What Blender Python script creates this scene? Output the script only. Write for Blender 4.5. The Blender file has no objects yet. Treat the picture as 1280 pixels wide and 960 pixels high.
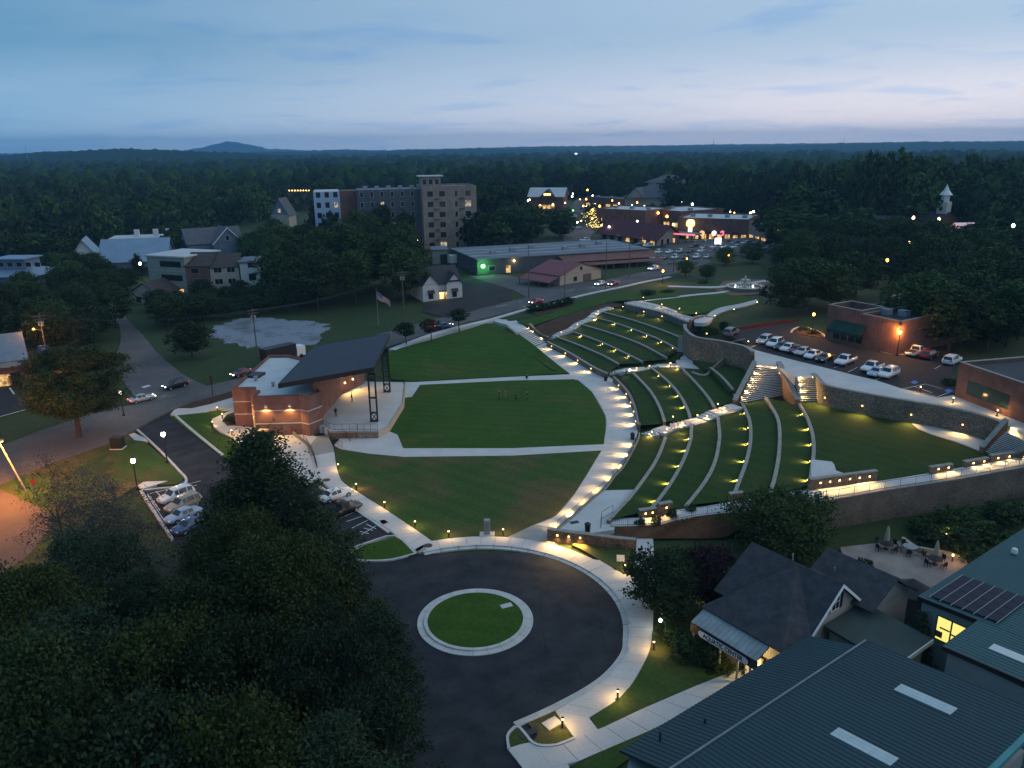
import bpy, bmesh, math, random
import numpy as np
from mathutils import Vector, Matrix
from mathutils.geometry import tessellate_polygon
random.seed(11); rng = np.random.default_rng(11)
scene = bpy.context.scene
COL = scene.collection
R = math.radians

# ---------------------------------------------------------------- camera
FPX, PITCH, ROLL, CAMH = 982.0, R(16.9), R(0.65), 45.0
cam_d = bpy.data.cameras.new('camera'); cam = bpy.data.objects.new('camera', cam_d); COL.objects.link(cam)
cam_d.sensor_fit = 'HORIZONTAL'; cam_d.sensor_width = 36.0; cam_d.lens = FPX / 1280.0 * 36.0
cam_d.clip_start = 0.5; cam_d.clip_end = 60000.0
FW = Vector((0, math.cos(PITCH), -math.sin(PITCH)))
UP0 = Vector((0, math.sin(PITCH), math.cos(PITCH))); RT0 = Vector((1, 0, 0))
RT = RT0 * math.cos(ROLL) - UP0 * math.sin(ROLL); UP = UP0 * math.cos(ROLL) + RT0 * math.sin(ROLL)
mw = Matrix((RT, UP, -FW)).transposed().to_4x4(); mw.translation = (0, 0, CAMH)
cam.matrix_world = mw
scene.camera = cam

# ---------------------------------------------------------------- sky
SUN_EL, SUN_AZ = R(5.0), R(78.0)         # azimuth clockwise from the view direction (+Y)
world = bpy.data.worlds.new('World'); scene.world = world; world.use_nodes = True
nt = world.node_tree; nt.nodes.clear()
def N(tree, typ, **kw):
    n = tree.nodes.new(typ)
    for k, v in kw.items():
        if k == 'inp':
            for kk, vv in v.items(): n.inputs[kk].default_value = vv
        else: setattr(n, k, v)
    return n
def L(tree, a, b): tree.links.new(a, b)
out = N(nt, 'ShaderNodeOutputWorld'); bg = N(nt, 'ShaderNodeBackground', inp={'Strength': 0.13})
sky = N(nt, 'ShaderNodeTexSky', sky_type='NISHITA', sun_disc=False, sun_elevation=SUN_EL, sun_rotation=SUN_AZ,
        altitude=300.0, air_density=1.0, dust_density=0.4, ozone_density=6.0)
geo = N(nt, 'ShaderNodeTexCoord')
sep = N(nt, 'ShaderNodeSeparateXYZ'); L(nt, geo.outputs['Generated'], sep.inputs[0])
# clouds lie on a flat deck overhead: divide the direction by its height
zc = N(nt, 'ShaderNodeMath', operation='MAXIMUM', inp={1: 0.0}); L(nt, sep.outputs['Z'], zc.inputs[0])
za = N(nt, 'ShaderNodeMath', operation='ADD', inp={1: 0.09}); L(nt, zc.outputs[0], za.inputs[0])
dv = N(nt, 'ShaderNodeVectorMath', operation='DIVIDE'); L(nt, geo.outputs['Generated'], dv.inputs[0])
cmb = N(nt, 'ShaderNodeCombineXYZ')
for k in 'XYZ': L(nt, za.outputs[0], cmb.inputs[k])
L(nt, cmb.outputs[0], dv.inputs[1])
mp = N(nt, 'ShaderNodeMapping'); mp.inputs['Scale'].default_value = (0.8, 1.0, 0.0); mp.inputs['Location'].default_value = (3.4, 1.3, 0)
L(nt, dv.outputs[0], mp.inputs['Vector'])
n1 = N(nt, 'ShaderNodeTexNoise', inp={'Scale': 1.25, 'Detail': 7.0, 'Roughness': 0.55, 'Distortion': 0.4}); L(nt, mp.outputs[0], n1.inputs['Vector'])
r1 = N(nt, 'ShaderNodeValToRGB'); r1.color_ramp.elements[0].position = 0.53; r1.color_ramp.elements[1].position = 0.66
L(nt, n1.outputs['Fac'], r1.inputs[0])
n2 = N(nt, 'ShaderNodeTexNoise', inp={'Scale': 0.42, 'Detail': 4.0, 'Roughness': 0.5}); L(nt, mp.outputs[0], n2.inputs['Vector'])
r2 = N(nt, 'ShaderNodeValToRGB'); r2.color_ramp.elements[0].position = 0.38; r2.color_ramp.elements[1].position = 0.66
L(nt, n2.outputs['Fac'], r2.inputs[0])
# thin high twilight veil over the clear sky: paler towards the sun's side, bluer away from it; low scud a little darker
SK = 0.12
def kc(r, g, b): return (r / SK, g / SK, b / SK, 1)
hv = N(nt, 'ShaderNodeVectorMath', operation='MULTIPLY'); hv.inputs[1].default_value = (1, 1, 0); L(nt, geo.outputs['Generated'], hv.inputs[0])
hn = N(nt, 'ShaderNodeVectorMath', operation='NORMALIZE'); L(nt, hv.outputs[0], hn.inputs[0])
dt = N(nt, 'ShaderNodeVectorMath', operation='DOT_PRODUCT'); dt.inputs[1].default_value = (math.sin(SUN_AZ), math.cos(SUN_AZ), 0); L(nt, hn.outputs[0], dt.inputs[0])
dr = N(nt, 'ShaderNodeMapRange', interpolation_type='SMOOTHSTEP', inp={'From Min': -0.62, 'From Max': 0.80}); L(nt, dt.outputs['Value'], dr.inputs['Value'])
vlow = N(nt, 'ShaderNodeMix', data_type='RGBA'); vlow.inputs['A'].default_value = kc(0.20, 0.50, 0.78); vlow.inputs['B'].default_value = kc(1.25, 1.10, 1.12); L(nt, dr.outputs[0], vlow.inputs['Factor'])
vhigh = N(nt, 'ShaderNodeMix', data_type='RGBA'); vhigh.inputs['A'].default_value = kc(0.085, 0.29, 0.50); vhigh.inputs['B'].default_value = kc(0.50, 0.64, 0.80); L(nt, dr.outputs[0], vhigh.inputs['Factor'])
hz_ = N(nt, 'ShaderNodeMapRange', interpolation_type='SMOOTHSTEP', inp={'From Min': 0.005, 'From Max': 0.13}); L(nt, sep.outputs['Z'], hz_.inputs['Value'])
veil = N(nt, 'ShaderNodeMix', data_type='RGBA'); L(nt, hz_.outputs[0], veil.inputs['Factor']); L(nt, vlow.outputs['Result'], veil.inputs['A']); L(nt, vhigh.outputs['Result'], veil.inputs['B'])
base = N(nt, 'ShaderNodeMix', data_type='RGBA', inp={'Factor': 0.85}); L(nt, sky.outputs[0], base.inputs['A']); L(nt, veil.outputs['Result'], base.inputs['B'])
# brighter cloud sheets
shf = N(nt, 'ShaderNodeMath', operation='MULTIPLY', inp={1: 0.30}); L(nt, r2.outputs[0], shf.inputs[0])
sheetc = N(nt, 'ShaderNodeMix', data_type='RGBA'); sheetc.inputs['B'].default_value = kc(0.44, 0.58, 0.76); L(nt, shf.outputs[0], sheetc.inputs['Factor']); L(nt, base.outputs['Result'], sheetc.inputs['A'])
scud = N(nt, 'ShaderNodeMix', data_type='RGBA', blend_type='MULTIPLY'); scud.inputs['B'].default_value = (0.74, 0.86, 1.0, 1)
sf = N(nt, 'ShaderNodeMath', operation='MULTIPLY', inp={1: 0.85}); L(nt, r1.outputs[0], sf.inputs[0])
L(nt, sf.outputs[0], scud.inputs['Factor']); L(nt, sheetc.outputs['Result'], scud.inputs['A'])
L(nt, scud.outputs['Result'], bg.inputs['Color']); L(nt, bg.outputs[0], out.inputs['Surface'])

# ---------------------------------------------------------------- sun lamp: raised as a weak, soft, warm fill for the afterglow
sd = bpy.data.lights.new('sun', 'SUN'); sd.energy = 0.6; sd.angle = R(60); sd.color = (1.0, 0.86, 0.76)
so = bpy.data.objects.new('sun', sd); COL.objects.link(so)
sdir = Vector((math.sin(SUN_AZ) * math.cos(R(26)), math.cos(SUN_AZ) * math.cos(R(26)), math.sin(R(26))))
so.rotation_euler = sdir.to_track_quat('Z', 'Y').to_euler(); so.location = (0, 0, 200)
scene.view_settings.view_transform = 'Standard'; scene.view_settings.look = 'None'
scene.view_settings.exposure = 0.0; scene.view_settings.gamma = 1.0
scene.render.engine = 'CYCLES'
scene.cycles.use_denoising = True; scene.cycles.max_bounces = 6; scene.cycles.volume_bounces = 1
scene.cycles.diffuse_bounces = 2; scene.cycles.glossy_bounces = 2; scene.cycles.transparent_max_bounces = 4
scene.cycles.sample_clamp_indirect = 4.0; scene.cycles.caustics_reflective = False; scene.cycles.caustics_refractive = False
scene.cycles.use_light_tree = True

# ---------------------------------------------------------------- pixel of the photograph -> point on a plane of known height
def ray(px, py): return RT * ((px - 640) / FPX) - UP * ((py - 480) / FPX) + FW
def P(px, py, z=0.0):
    d = ray(px, py); t = (z - CAMH) / d.z
    return Vector((d.x * t, d.y * t, z))
def proj(p):
    v = Vector(p) - Vector((0, 0, CAMH)); c = v.dot(FW)
    return 640 + FPX * v.dot(RT) / c, 480 - FPX * v.dot(UP) / c
def zup(b, py):
    lo, hi = -20.0, 80.0
    for _ in range(40):
        m = (lo + hi) / 2
        if proj((b[0], b[1], m))[1] > py: lo = m
        else: hi = m
    return m

# ---------------------------------------------------------------- object helpers
ORG = {}
def tag(o, label=None, cat=None, group=None, kind=None):
    if label: o['label'] = label
    if cat: o['category'] = cat
    if group: o['group'] = group
    if kind: o['kind'] = kind
    return o
def thing(name, label, cat, loc=(0, 0, 0), group=None):
    o = bpy.data.objects.new(name, None); COL.objects.link(o); o.location = loc; o.empty_display_size = 0.3
    ORG[o.name] = Vector(loc); return tag(o, label, cat, group)
class MB:
    def __init__(s): s.v = []; s.f = []; s.mi = []; s.cur = 0
    def add(s, vs, fs):
        b = len(s.v); s.v += [tuple(v) for v in vs]; s.f += [tuple(i + b for i in f) for f in fs]; s.mi += [s.cur] * len(fs); return s
    def quad(s, *p): return s.add(p, [tuple(range(len(p)))])
    def hexa(s, p):   # 8 points, bottom 4 (ccw) then top 4
        return s.add(p, [(3, 2, 1, 0), (4, 5, 6, 7), (0, 1, 5, 4), (1, 2, 6, 5), (2, 3, 7, 6), (3, 0, 4, 7)])
    def box(s, x0, x1, y0, y1, z0, z1):
        return s.hexa([(x0, y0, z0), (x1, y0, z0), (x1, y1, z0), (x0, y1, z0), (x0, y0, z1), (x1, y0, z1), (x1, y1, z1), (x0, y1, z1)])
    def obox(s, o, u, v, a0, a1, b0, b1, z0, z1):
        o = Vector(o); q = [o + u * a + v * b for a, b in ((a0, b0), (a1, b0), (a1, b1), (a0, b1))]
        return s.hexa([(p.x, p.y, z0) for p in q] + [(p.x, p.y, z1) for p in q])
    def tube(s, pts, r, n=6, cap=True):
        pts = [Vector(p) for p in pts]; rs = r if isinstance(r, (list, tuple)) else [r] * len(pts); vs = []
        for i, p in enumerate(pts):
            t = (pts[min(i + 1, len(pts) - 1)] - pts[max(i - 1, 0)]).normalized()
            a = t.cross(Vector((0, 0, 1)) if abs(t.z) < 0.95 else Vector((1, 0, 0))).normalized(); b = t.cross(a)
            for k in range(n):
                an = 2 * math.pi * k / n; vs.append(p + (a * math.cos(an) + b * math.sin(an)) * rs[i])
        fs = []
        for i in range(len(pts) - 1):
            for k in range(n):
                k2 = (k + 1) % n; fs.append((i * n + k, i * n + k2, (i + 1) * n + k2, (i + 1) * n + k))
        if cap: fs += [tuple(range(n))[::-1], tuple(range((len(pts) - 1) * n, len(pts) * n))]
        return s.add(vs, fs)
    def lathe(s, prof, n=12, c=(0, 0, 0)):
        vs = []; fs = []
        for r, z in prof:
            for k in range(n):
                a = 2 * math.pi * k / n; vs.append((c[0] + r * math.cos(a), c[1] + r * math.sin(a), c[2] + z))
        for i in range(len(prof) - 1):
            for k in range(n):
                k2 = (k + 1) % n; fs.append((i * n + k, i * n + k2, (i + 1) * n + k2, (i + 1) * n + k))
        fs += [tuple(range(n))[::-1], tuple(range((len(prof) - 1) * n, len(prof) * n))]
        return s.add(vs, fs)
    def prism(s, pts, zt, zb):   # pts xy(z); zt/zb number or None to use own z (zb then is a depth below it)
        n = len(pts)
        top = [Vector((p[0], p[1], p[2] if zt is None else zt)) for p in pts]
        bot = [Vector((p.x, p.y, p.z - zb if zt is None else zb)) for p in top]
        ar = sum(top[i].x * top[(i + 1) % n].y - top[(i + 1) % n].x * top[i].y for i in range(n))
        if ar < 0: top.reverse(); bot.reverse()
        tri = tessellate_polygon([[Vector((p.x, p.y, 0)) for p in top]])
        fs = []
        for t in tri:
            a, b, c = (top[i] for i in t); up = (b - a).cross(c - a).z
            fs.append(tuple(t) if up > 0 else tuple(t)[::-1])
        fs += [tuple(i + n for i in f[::-1]) for f in list(fs)]
        for i in range(n):
            j = (i + 1) % n; fs.append((n + i, n + j, j, i))
        return s.add(top + bot, fs)
    def strip(s, A, B, depth=0.0):
        n = len(A); vs = [Vector(p) for p in A] + [Vector(p) for p in B]; fs = []
        flip = ((Vector(A[1]) - Vector(A[0])).cross(Vector(B[0]) - Vector(A[0]))).z < 0
        for i in range(n - 1):
            q = (i, i + 1, n + i + 1, n + i); fs.append(q[::-1] if flip else q)
        s.add(vs, fs)
        if depth:
            loop = list(range(n)) + list(range(2 * n - 1, n - 1, -1)); vv = [vs[i] for i in loop]; m = len(vv)
            vb = [v - Vector((0, 0, depth)) for v in vv]; ff = []
            for i in range(m):
                j = (i + 1) % m; q = (i, m + i, m + j, j); ff.append(q[::-1] if flip else q)
            s.add(vv + vb, ff)
        return s
    def grid(s, rows):   # list of polylines of equal count
        n = len(rows[0]); vs = [Vector(p) for r in rows for p in r]; fs = []
        a, b, c = vs[0], vs[1], vs[n]; flip = (b - a).cross(c - a).z < 0
        for j in range(len(rows) - 1):
            for i in range(n - 1):
                q = (j * n + i, j * n + i + 1, (j + 1) * n + i + 1, (j + 1) * n + i); fs.append(q[::-1] if flip else q)
        return s.add(vs, fs)
    def wall(s, pts, th, zb, zt, off=0.0):   # thick wall along a polyline; zb, zt numbers or lists
        A = offset(pts, off); B = offset(pts, off + th); n = len(A)
        zb = zb if isinstance(zb, (list, tuple)) else [zb] * n; zt = zt if isinstance(zt, (list, tuple)) else [zt] * n
        vs = []
        for a, b, z0, z1 in zip(A, B, zb, zt): vs += [(a.x, a.y, z0), (b.x, b.y, z0), (b.x, b.y, z1), (a.x, a.y, z1)]
        fs = []
        for i in range(n - 1):
            for k in range(4):
                k2 = (k + 1) % 4; fs.append((i * 4 + k, i * 4 + k2, i * 4 + 4 + k2, i * 4 + 4 + k))
        fs += [(3, 2, 1, 0), tuple(4 * (n - 1) + k for k in range(4))]
        return s.add(vs, fs)
    def mesh(s, name, mats, smooth=False, origin=None, fix=True):
        me = bpy.data.meshes.new(name)
        o = origin or Vector((0, 0, 0))
        me.from_pydata([(v[0] - o[0], v[1] - o[1], v[2] - o[2]) for v in s.v], [], s.f)
        for m in (mats if isinstance(mats, (list, tuple)) else [mats]): me.materials.append(m)
        if any(s.mi): me.polygons.foreach_set('material_index', s.mi)
        if fix:
            bm = bmesh.new(); bm.from_mesh(me); bmesh.ops.recalc_face_normals(bm, faces=bm.faces); bm.to_mesh(me); bm.free()
        if smooth: me.polygons.foreach_set('use_smooth', [True] * len(me.polygons))
        me.update(); return me
    def build(s, name, mats, parent=None, smooth=False, fix=True):
        org = Vector((0, 0, 0))
        if parent is not None:
            org = ORG.get(parent.name, Vector((0, 0, 0)))
        me = s.mesh(name, mats, smooth, org, fix)
        o = bpy.data.objects.new(name, me); COL.objects.link(o)
        if parent is not None: o.parent = parent; ORG[o.name] = org
        return o
def part(name, me, parent, loc=(0, 0, 0)):
    o = bpy.data.objects.new(name, me); COL.objects.link(o); o.parent = parent; o.location = loc
    ORG[o.name] = ORG.get(parent.name, Vector((0, 0, 0))) + Vector(loc); return o
def dup(root, loc, rz=0.0, sc=None, label=None, group=None, cat=None):
    def cp(o, par):
        c = o.copy(); COL.objects.link(c); c.parent = par
        for ch in o.children: cp(ch, c)
        return c
    r = cp(root, None); r.location = loc; r.rotation_euler = (0, 0, rz)
    if sc is not None: r.scale = sc if isinstance(sc, (tuple, list)) else (sc, sc, sc)
    if label: r['label'] = label
    if group: r['group'] = group
    elif 'group' in r.keys() and group is False: del r['group']
    if cat: r['category'] = cat
    return r
def struct(o): o['kind'] = 'structure'; return o
# ---- polylines
def offset(pts, d):
    pts = [Vector(p) for p in pts]; res = []
    for i, p in enumerate(pts):
        t = pts[min(i + 1, len(pts) - 1)] - pts[max(i - 1, 0)]; t.z = 0; t.normalize()
        res.append(p + Vector((-t.y, t.x, 0)) * d)
    return res
def smooth(pts, k=6):
    pts = [Vector(p) for p in pts]; res = []
    for i in range(len(pts) - 1):
        p0, p1, p2, p3 = pts[max(i - 1, 0)], pts[i], pts[i + 1], pts[min(i + 2, len(pts) - 1)]
        for j in range(k):
            t = j / k
            res.append(0.5 * ((2 * p1) + (p2 - p0) * t + (2 * p0 - 5 * p1 + 4 * p2 - p3) * t * t + (3 * p1 - p0 - 3 * p2 + p3) * t ** 3))
    res.append(pts[-1]); return res
def resample(pts, n):
    pts = [Vector(p) for p in pts]; d = [0.0]
    for a, b in zip(pts, pts[1:]): d.append(d[-1] + (b - a).length)
    res = []; i = 0
    for k in range(n):
        t = d[-1] * k / (n - 1)
        while i < len(pts) - 2 and d[i + 1] < t: i += 1
        res.append(pts[i].lerp(pts[i + 1], 0 if d[i + 1] == d[i] else min(1, (t - d[i]) / (d[i + 1] - d[i]))))
    return res
def length(pts): return sum((Vector(b) - Vector(a)).length for a, b in zip(pts, pts[1:]))
def pl(pxs, z=0.0, k=6, n=None):   # pixel polyline -> smooth world polyline
    w = [P(p[0], p[1], p[2] if len(p) > 2 else z) for p in pxs]
    if k > 1 and len(w) > 2: w = smooth(w, k)
    return resample(w, n) if n else w
def setz(pts, z): return [Vector((p[0], p[1], z)) for p in pts]

# ---------------------------------------------------------------- materials (procedural)
MATS = {}
def mat(name, col, rough=0.85, var=0.18, scale=0.6, bump=0.0, bscale=8.0, metal=0.0, col2=None, emit=None, estr=0.0, fine=0.0, spec=0.3, rand=0.0, split=0.5, width=0.18, coat=0.0):
    if name in MATS: return MATS[name]
    m = bpy.data.materials.new(name); m.use_nodes = True; t = m.node_tree; b = t.nodes['Principled BSDF']
    b.inputs['Roughness'].default_value = rough; b.inputs['Metallic'].default_value = metal; b.inputs['Specular IOR Level'].default_value = spec
    b.inputs['Coat Weight'].default_value = coat
    c1 = (*col, 1); c2 = (*(col2 or tuple(c * (1 - var * 1.6) for c in col)), 1)
    g = N(t, 'ShaderNodeNewGeometry'); pos = g.outputs['Position']
    if var or col2:
        n = N(t, 'ShaderNodeTexNoise', inp={'Scale': scale, 'Detail': 5.0, 'Roughness': 0.6}); L(t, pos, n.inputs['Vector'])
        r = N(t, 'ShaderNodeValToRGB'); r.color_ramp.elements[0].position = split - width; r.color_ramp.elements[1].position = split + width
        r.color_ramp.elements[0].color = c1; r.color_ramp.elements[1].color = c2; L(t, n.outputs['Fac'], r.inputs[0]); src = r.outputs[0]
        if fine:
            n3 = N(t, 'ShaderNodeTexNoise', inp={'Scale': scale * 14, 'Detail': 3.0, 'Roughness': 0.7}); L(t, pos, n3.inputs['Vector'])
            mr = N(t, 'ShaderNodeMapRange', inp={'From Min': 0.3, 'From Max': 0.7, 'To Min': 1 - fine, 'To Max': 1 + fine}); L(t, n3.outputs['Fac'], mr.inputs['Value'])
            mx = N(t, 'ShaderNodeMix', data_type='RGBA', blend_type='MULTIPLY', inp={'Factor': 1.0}); L(t, src, mx.inputs['A']); L(t, mr.outputs[0], mx.inputs['B']); src = mx.outputs['Result']
        if rand:
            oi = N(t, 'ShaderNodeObjectInfo'); mr = N(t, 'ShaderNodeMapRange', inp={'To Min': 1 - rand, 'To Max': 1 + rand}); L(t, oi.outputs['Random'], mr.inputs['Value'])
            mx = N(t, 'ShaderNodeMix', data_type='RGBA', blend_type='MULTIPLY', inp={'Factor': 1.0}); L(t, src, mx.inputs['A']); L(t, mr.outputs[0], mx.inputs['B']); src = mx.outputs['Result']
        L(t, src, b.inputs['Base Color'])
    else: b.inputs['Base Color'].default_value = c1
    if bump:
        n = N(t, 'ShaderNodeTexNoise', inp={'Scale': bscale, 'Detail': 4.0}); L(t, pos, n.inputs['Vector'])
        bp = N(t, 'ShaderNodeBump', inp={'Strength': bump, 'Distance': 0.05}); L(t, n.outputs['Fac'], bp.inputs['Height']); L(t, bp.outputs[0], b.inputs['Normal'])
    if emit: b.inputs['Emission Color'].default_value = (*emit, 1); b.inputs['Emission Strength'].default_value = estr
    MATS[name] = m; return m
def stone_mat(name, cols, size=0.45, joint=(0.16, 0.14, 0.12)):
    m = bpy.data.materials.new(name); m.use_nodes = True; t = m.node_tree; b = t.nodes['Principled BSDF']; b.inputs['Roughness'].default_value = 0.9
    g = N(t, 'ShaderNodeNewGeometry'); mpn = N(t, 'ShaderNodeMapping'); mpn.inputs['Scale'].default_value = (1 / size, 1 / size, 1.7 / size); L(t, g.outputs['Position'], mpn.inputs[0])
    v = N(t, 'ShaderNodeTexVoronoi', feature='F1', inp={'Randomness': 0.9}); L(t, mpn.outputs[0], v.inputs['Vector'])
    e = N(t, 'ShaderNodeTexVoronoi', feature='DISTANCE_TO_EDGE', inp={'Randomness': 0.9}); L(t, mpn.outputs[0], e.inputs['Vector'])
    sp = N(t, 'ShaderNodeSeparateColor'); L(t, v.outputs['Color'], sp.inputs[0])
    r = N(t, 'ShaderNodeValToRGB'); cr = r.color_ramp
    while len(cr.elements) < len(cols): cr.elements.new(0.5)
    for i, c in enumerate(cols): cr.elements[i].position = i / (len(cols) - 1); cr.elements[i].color = (*c, 1)
    L(t, sp.outputs[0], r.inputs[0])
    st = N(t, 'ShaderNodeMapRange', inp={'From Min': 0.02, 'From Max': 0.09}); L(t, e.outputs['Distance'], st.inputs['Value'])
    mx = N(t, 'ShaderNodeMix', data_type='RGBA'); mx.inputs['A'].default_value = (*joint, 1); L(t, st.outputs[0], mx.inputs['Factor']); L(t, r.outputs[0], mx.inputs['B'])
    n = N(t, 'ShaderNodeTexNoise', inp={'Scale': 0.35, 'Detail': 4.0}); L(t, g.outputs['Position'], n.inputs['Vector'])
    mr = N(t, 'ShaderNodeMapRange', inp={'From Min': 0.3, 'From Max': 0.7, 'To Min': 0.75, 'To Max': 1.2}); L(t, n.outputs['Fac'], mr.inputs['Value'])
    m2 = N(t, 'ShaderNodeMix', data_type='RGBA', blend_type='MULTIPLY', inp={'Factor': 1.0}); L(t, mx.outputs['Result'], m2.inputs['A']); L(t, mr.outputs[0], m2.inputs['B'])
    L(t, m2.outputs['Result'], b.inputs['Base Color'])
    bp = N(t, 'ShaderNodeBump', inp={'Strength': 0.8, 'Distance': 0.06}); L(t, st.outputs[0], bp.inputs['Height']); L(t, bp.outputs[0], b.inputs['Normal'])
    MATS[name] = m; return m
def brick_mat(name, c1, c2, mortar=(0.28, 0.24, 0.21), course=0.2):
    m = bpy.data.materials.new(name); m.use_nodes = True; t = m.node_tree; b = t.nodes['Principled BSDF']; b.inputs['Roughness'].default_value = 0.9
    g = N(t, 'ShaderNodeNewGeometry'); s = N(t, 'ShaderNodeSeparateXYZ'); L(t, g.outputs['Position'], s.inputs[0])
    ad = N(t, 'ShaderNodeMath', operation='ADD'); L(t, s.outputs['X'], ad.inputs[0]); L(t, s.outputs['Y'], ad.inputs[1])
    c = N(t, 'ShaderNodeCombineXYZ'); L(t, ad.outputs[0], c.inputs['X']); L(t, s.outputs['Z'], c.inputs['Y'])
    bt = N(t, 'ShaderNodeTexBrick', inp={'Color1': (*c1, 1), 'Color2': (*c2, 1), 'Mortar': (*mortar, 1), 'Scale': 1.0, 'Mortar Size': 0.012, 'Brick Width': course * 2.6, 'Row Height': course, 'Bias': 0.0})
    L(t, c.outputs[0], bt.inputs['Vector'])
    n = N(t, 'ShaderNodeTexNoise', inp={'Scale': 0.5, 'Detail': 5.0}); L(t, g.outputs['Position'], n.inputs['Vector'])
    mr = N(t, 'ShaderNodeMapRange', inp={'From Min': 0.3, 'From Max': 0.7, 'To Min': 0.75, 'To Max': 1.2}); L(t, n.outputs['Fac'], mr.inputs['Value'])
    m2 = N(t, 'ShaderNodeMix', data_type='RGBA', blend_type='MULTIPLY', inp={'Factor': 1.0}); L(t, bt.outputs['Color'], m2.inputs['A']); L(t, mr.outputs[0], m2.inputs['B'])
    L(t, m2.outputs['Result'], b.inputs['Base Color']); MATS[name] = m; return m
def glow(name, col, s): return mat(name, (0.8, 0.8, 0.8), var=0, emit=col, estr=s)
def clear_glow(name, col, s):      # a clear globe: it glows and lets its lamp's light out
    if name in MATS: return MATS[name]
    m = bpy.data.materials.new(name); m.use_nodes = True; t = m.node_tree; t.nodes.clear()
    o = N(t, 'ShaderNodeOutputMaterial'); e = N(t, 'ShaderNodeEmission', inp={'Color': (*col, 1), 'Strength': s}); tr = N(t, 'ShaderNodeBsdfTransparent'); ad = N(t, 'ShaderNodeAddShader')
    L(t, e.outputs[0], ad.inputs[0]); L(t, tr.outputs[0], ad.inputs[1]); L(t, ad.outputs[0], o.inputs['Surface']); MATS[name] = m; return m
def room(name, col, s, scale=0.9):  # a lit room drawn as glow on the glass: brighter and darker patches
    m = mat(name, (0.05, 0.05, 0.05), .2, var=0); t = m.node_tree; b = t.nodes['Principled BSDF']
    g = N(t, 'ShaderNodeNewGeometry'); n = N(t, 'ShaderNodeTexNoise', inp={'Scale': scale, 'Detail': 3.0, 'Roughness': 0.7}); L(t, g.outputs['Position'], n.inputs['Vector'])
    r = N(t, 'ShaderNodeValToRGB'); r.color_ramp.elements[0].position = 0.36; r.color_ramp.elements[1].position = 0.66; r.color_ramp.elements[0].color = (col[0] * .10, col[1] * .07, col[2] * .05, 1); r.color_ramp.elements[1].color = (*col, 1)
    L(t, n.outputs['Fac'], r.inputs[0]); L(t, r.outputs[0], b.inputs['Emission Color']); b.inputs['Emission Strength'].default_value = s; return m
GRASS = mat('grass', (0.022, 0.046, 0.011), 0.95, col2=(0.040, 0.058, 0.016), scale=0.06, fine=0.22, bump=0.5, bscale=3.0, width=0.2)
def lawn_mat(name, green, green2, dry, stripe=(1, 0), amt=.10, width=1.6, dryness=.60):
    m = bpy.data.materials.new(name); m.use_nodes = True; t = m.node_tree; b = t.nodes['Principled BSDF']; b.inputs['Roughness'].default_value = .95; b.inputs['Specular IOR Level'].default_value = .15
    g = N(t, 'ShaderNodeNewGeometry'); pos = g.outputs['Position']
    n1_ = N(t, 'ShaderNodeTexNoise', inp={'Scale': .22, 'Detail': 6.0, 'Roughness': .65}); L(t, pos, n1_.inputs['Vector'])
    r_ = N(t, 'ShaderNodeValToRGB'); r_.color_ramp.elements[0].position = .35; r_.color_ramp.elements[1].position = .65; r_.color_ramp.elements[0].color = (*green, 1); r_.color_ramp.elements[1].color = (*green2, 1); L(t, n1_.outputs['Fac'], r_.inputs[0])
    n2_ = N(t, 'ShaderNodeTexNoise', inp={'Scale': .085, 'Detail': 7.0, 'Roughness': .62, 'Distortion': .6}); L(t, pos, n2_.inputs['Vector'])
    d_ = N(t, 'ShaderNodeMapRange', interpolation_type='SMOOTHSTEP', inp={'From Min': dryness - .10, 'From Max': dryness + .14}); L(t, n2_.outputs['Fac'], d_.inputs['Value'])
    mx = N(t, 'ShaderNodeMix', data_type='RGBA'); L(t, d_.outputs[0], mx.inputs['Factor']); L(t, r_.outputs[0], mx.inputs['A']); mx.inputs['B'].default_value = (*dry, 1)
    dp_ = N(t, 'ShaderNodeVectorMath', operation='DOT_PRODUCT'); dp_.inputs[1].default_value = (stripe[0], stripe[1], 0); L(t, pos, dp_.inputs[0])
    sn = N(t, 'ShaderNodeMath', operation='SINE'); ml_ = N(t, 'ShaderNodeMath', operation='MULTIPLY', inp={1: math.pi / width}); L(t, dp_.outputs['Value'], ml_.inputs[0]); L(t, ml_.outputs[0], sn.inputs[0])
    mr = N(t, 'ShaderNodeMapRange', inp={'From Min': -.4, 'From Max': .4, 'To Min': 1 - amt, 'To Max': 1 + amt}); L(t, sn.outputs[0], mr.inputs['Value'])
    m2 = N(t, 'ShaderNodeMix', data_type='RGBA', blend_type='MULTIPLY', inp={'Factor': 1.0}); L(t, mx.outputs['Result'], m2.inputs['A']); L(t, mr.outputs[0], m2.inputs['B'])
    n3 = N(t, 'ShaderNodeTexNoise', inp={'Scale': 2.2, 'Detail': 4.0, 'Roughness': .75}); L(t, pos, n3.inputs['Vector'])
    m3r = N(t, 'ShaderNodeMapRange', inp={'From Min': .3, 'From Max': .7, 'To Min': .72, 'To Max': 1.28}); L(t, n3.outputs['Fac'], m3r.inputs['Value'])
    m3 = N(t, 'ShaderNodeMix', data_type='RGBA', blend_type='MULTIPLY', inp={'Factor': 1.0}); L(t, m2.outputs['Result'], m3.inputs['A']); L(t, m3r.outputs[0], m3.inputs['B']); L(t, m3.outputs['Result'], b.inputs['Base Color'])
    MATS[name] = m; return m
LAWN = lawn_mat('lawn_green', (.029, .076, .008), (.042, .090, .011), (.075, .085, .020), (.17, .98), .05, 1.3, .60)
LAWN_DRY = lawn_mat('lawn_dry', (.036, .078, .016), (.050, .086, .020), (.100, .080, .034), (.6, .8), .06, 1.5, .53)
CONC = mat('concrete', (0.58, 0.57, 0.55), 0.9, var=0.10, scale=0.3, fine=0.06)
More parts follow.
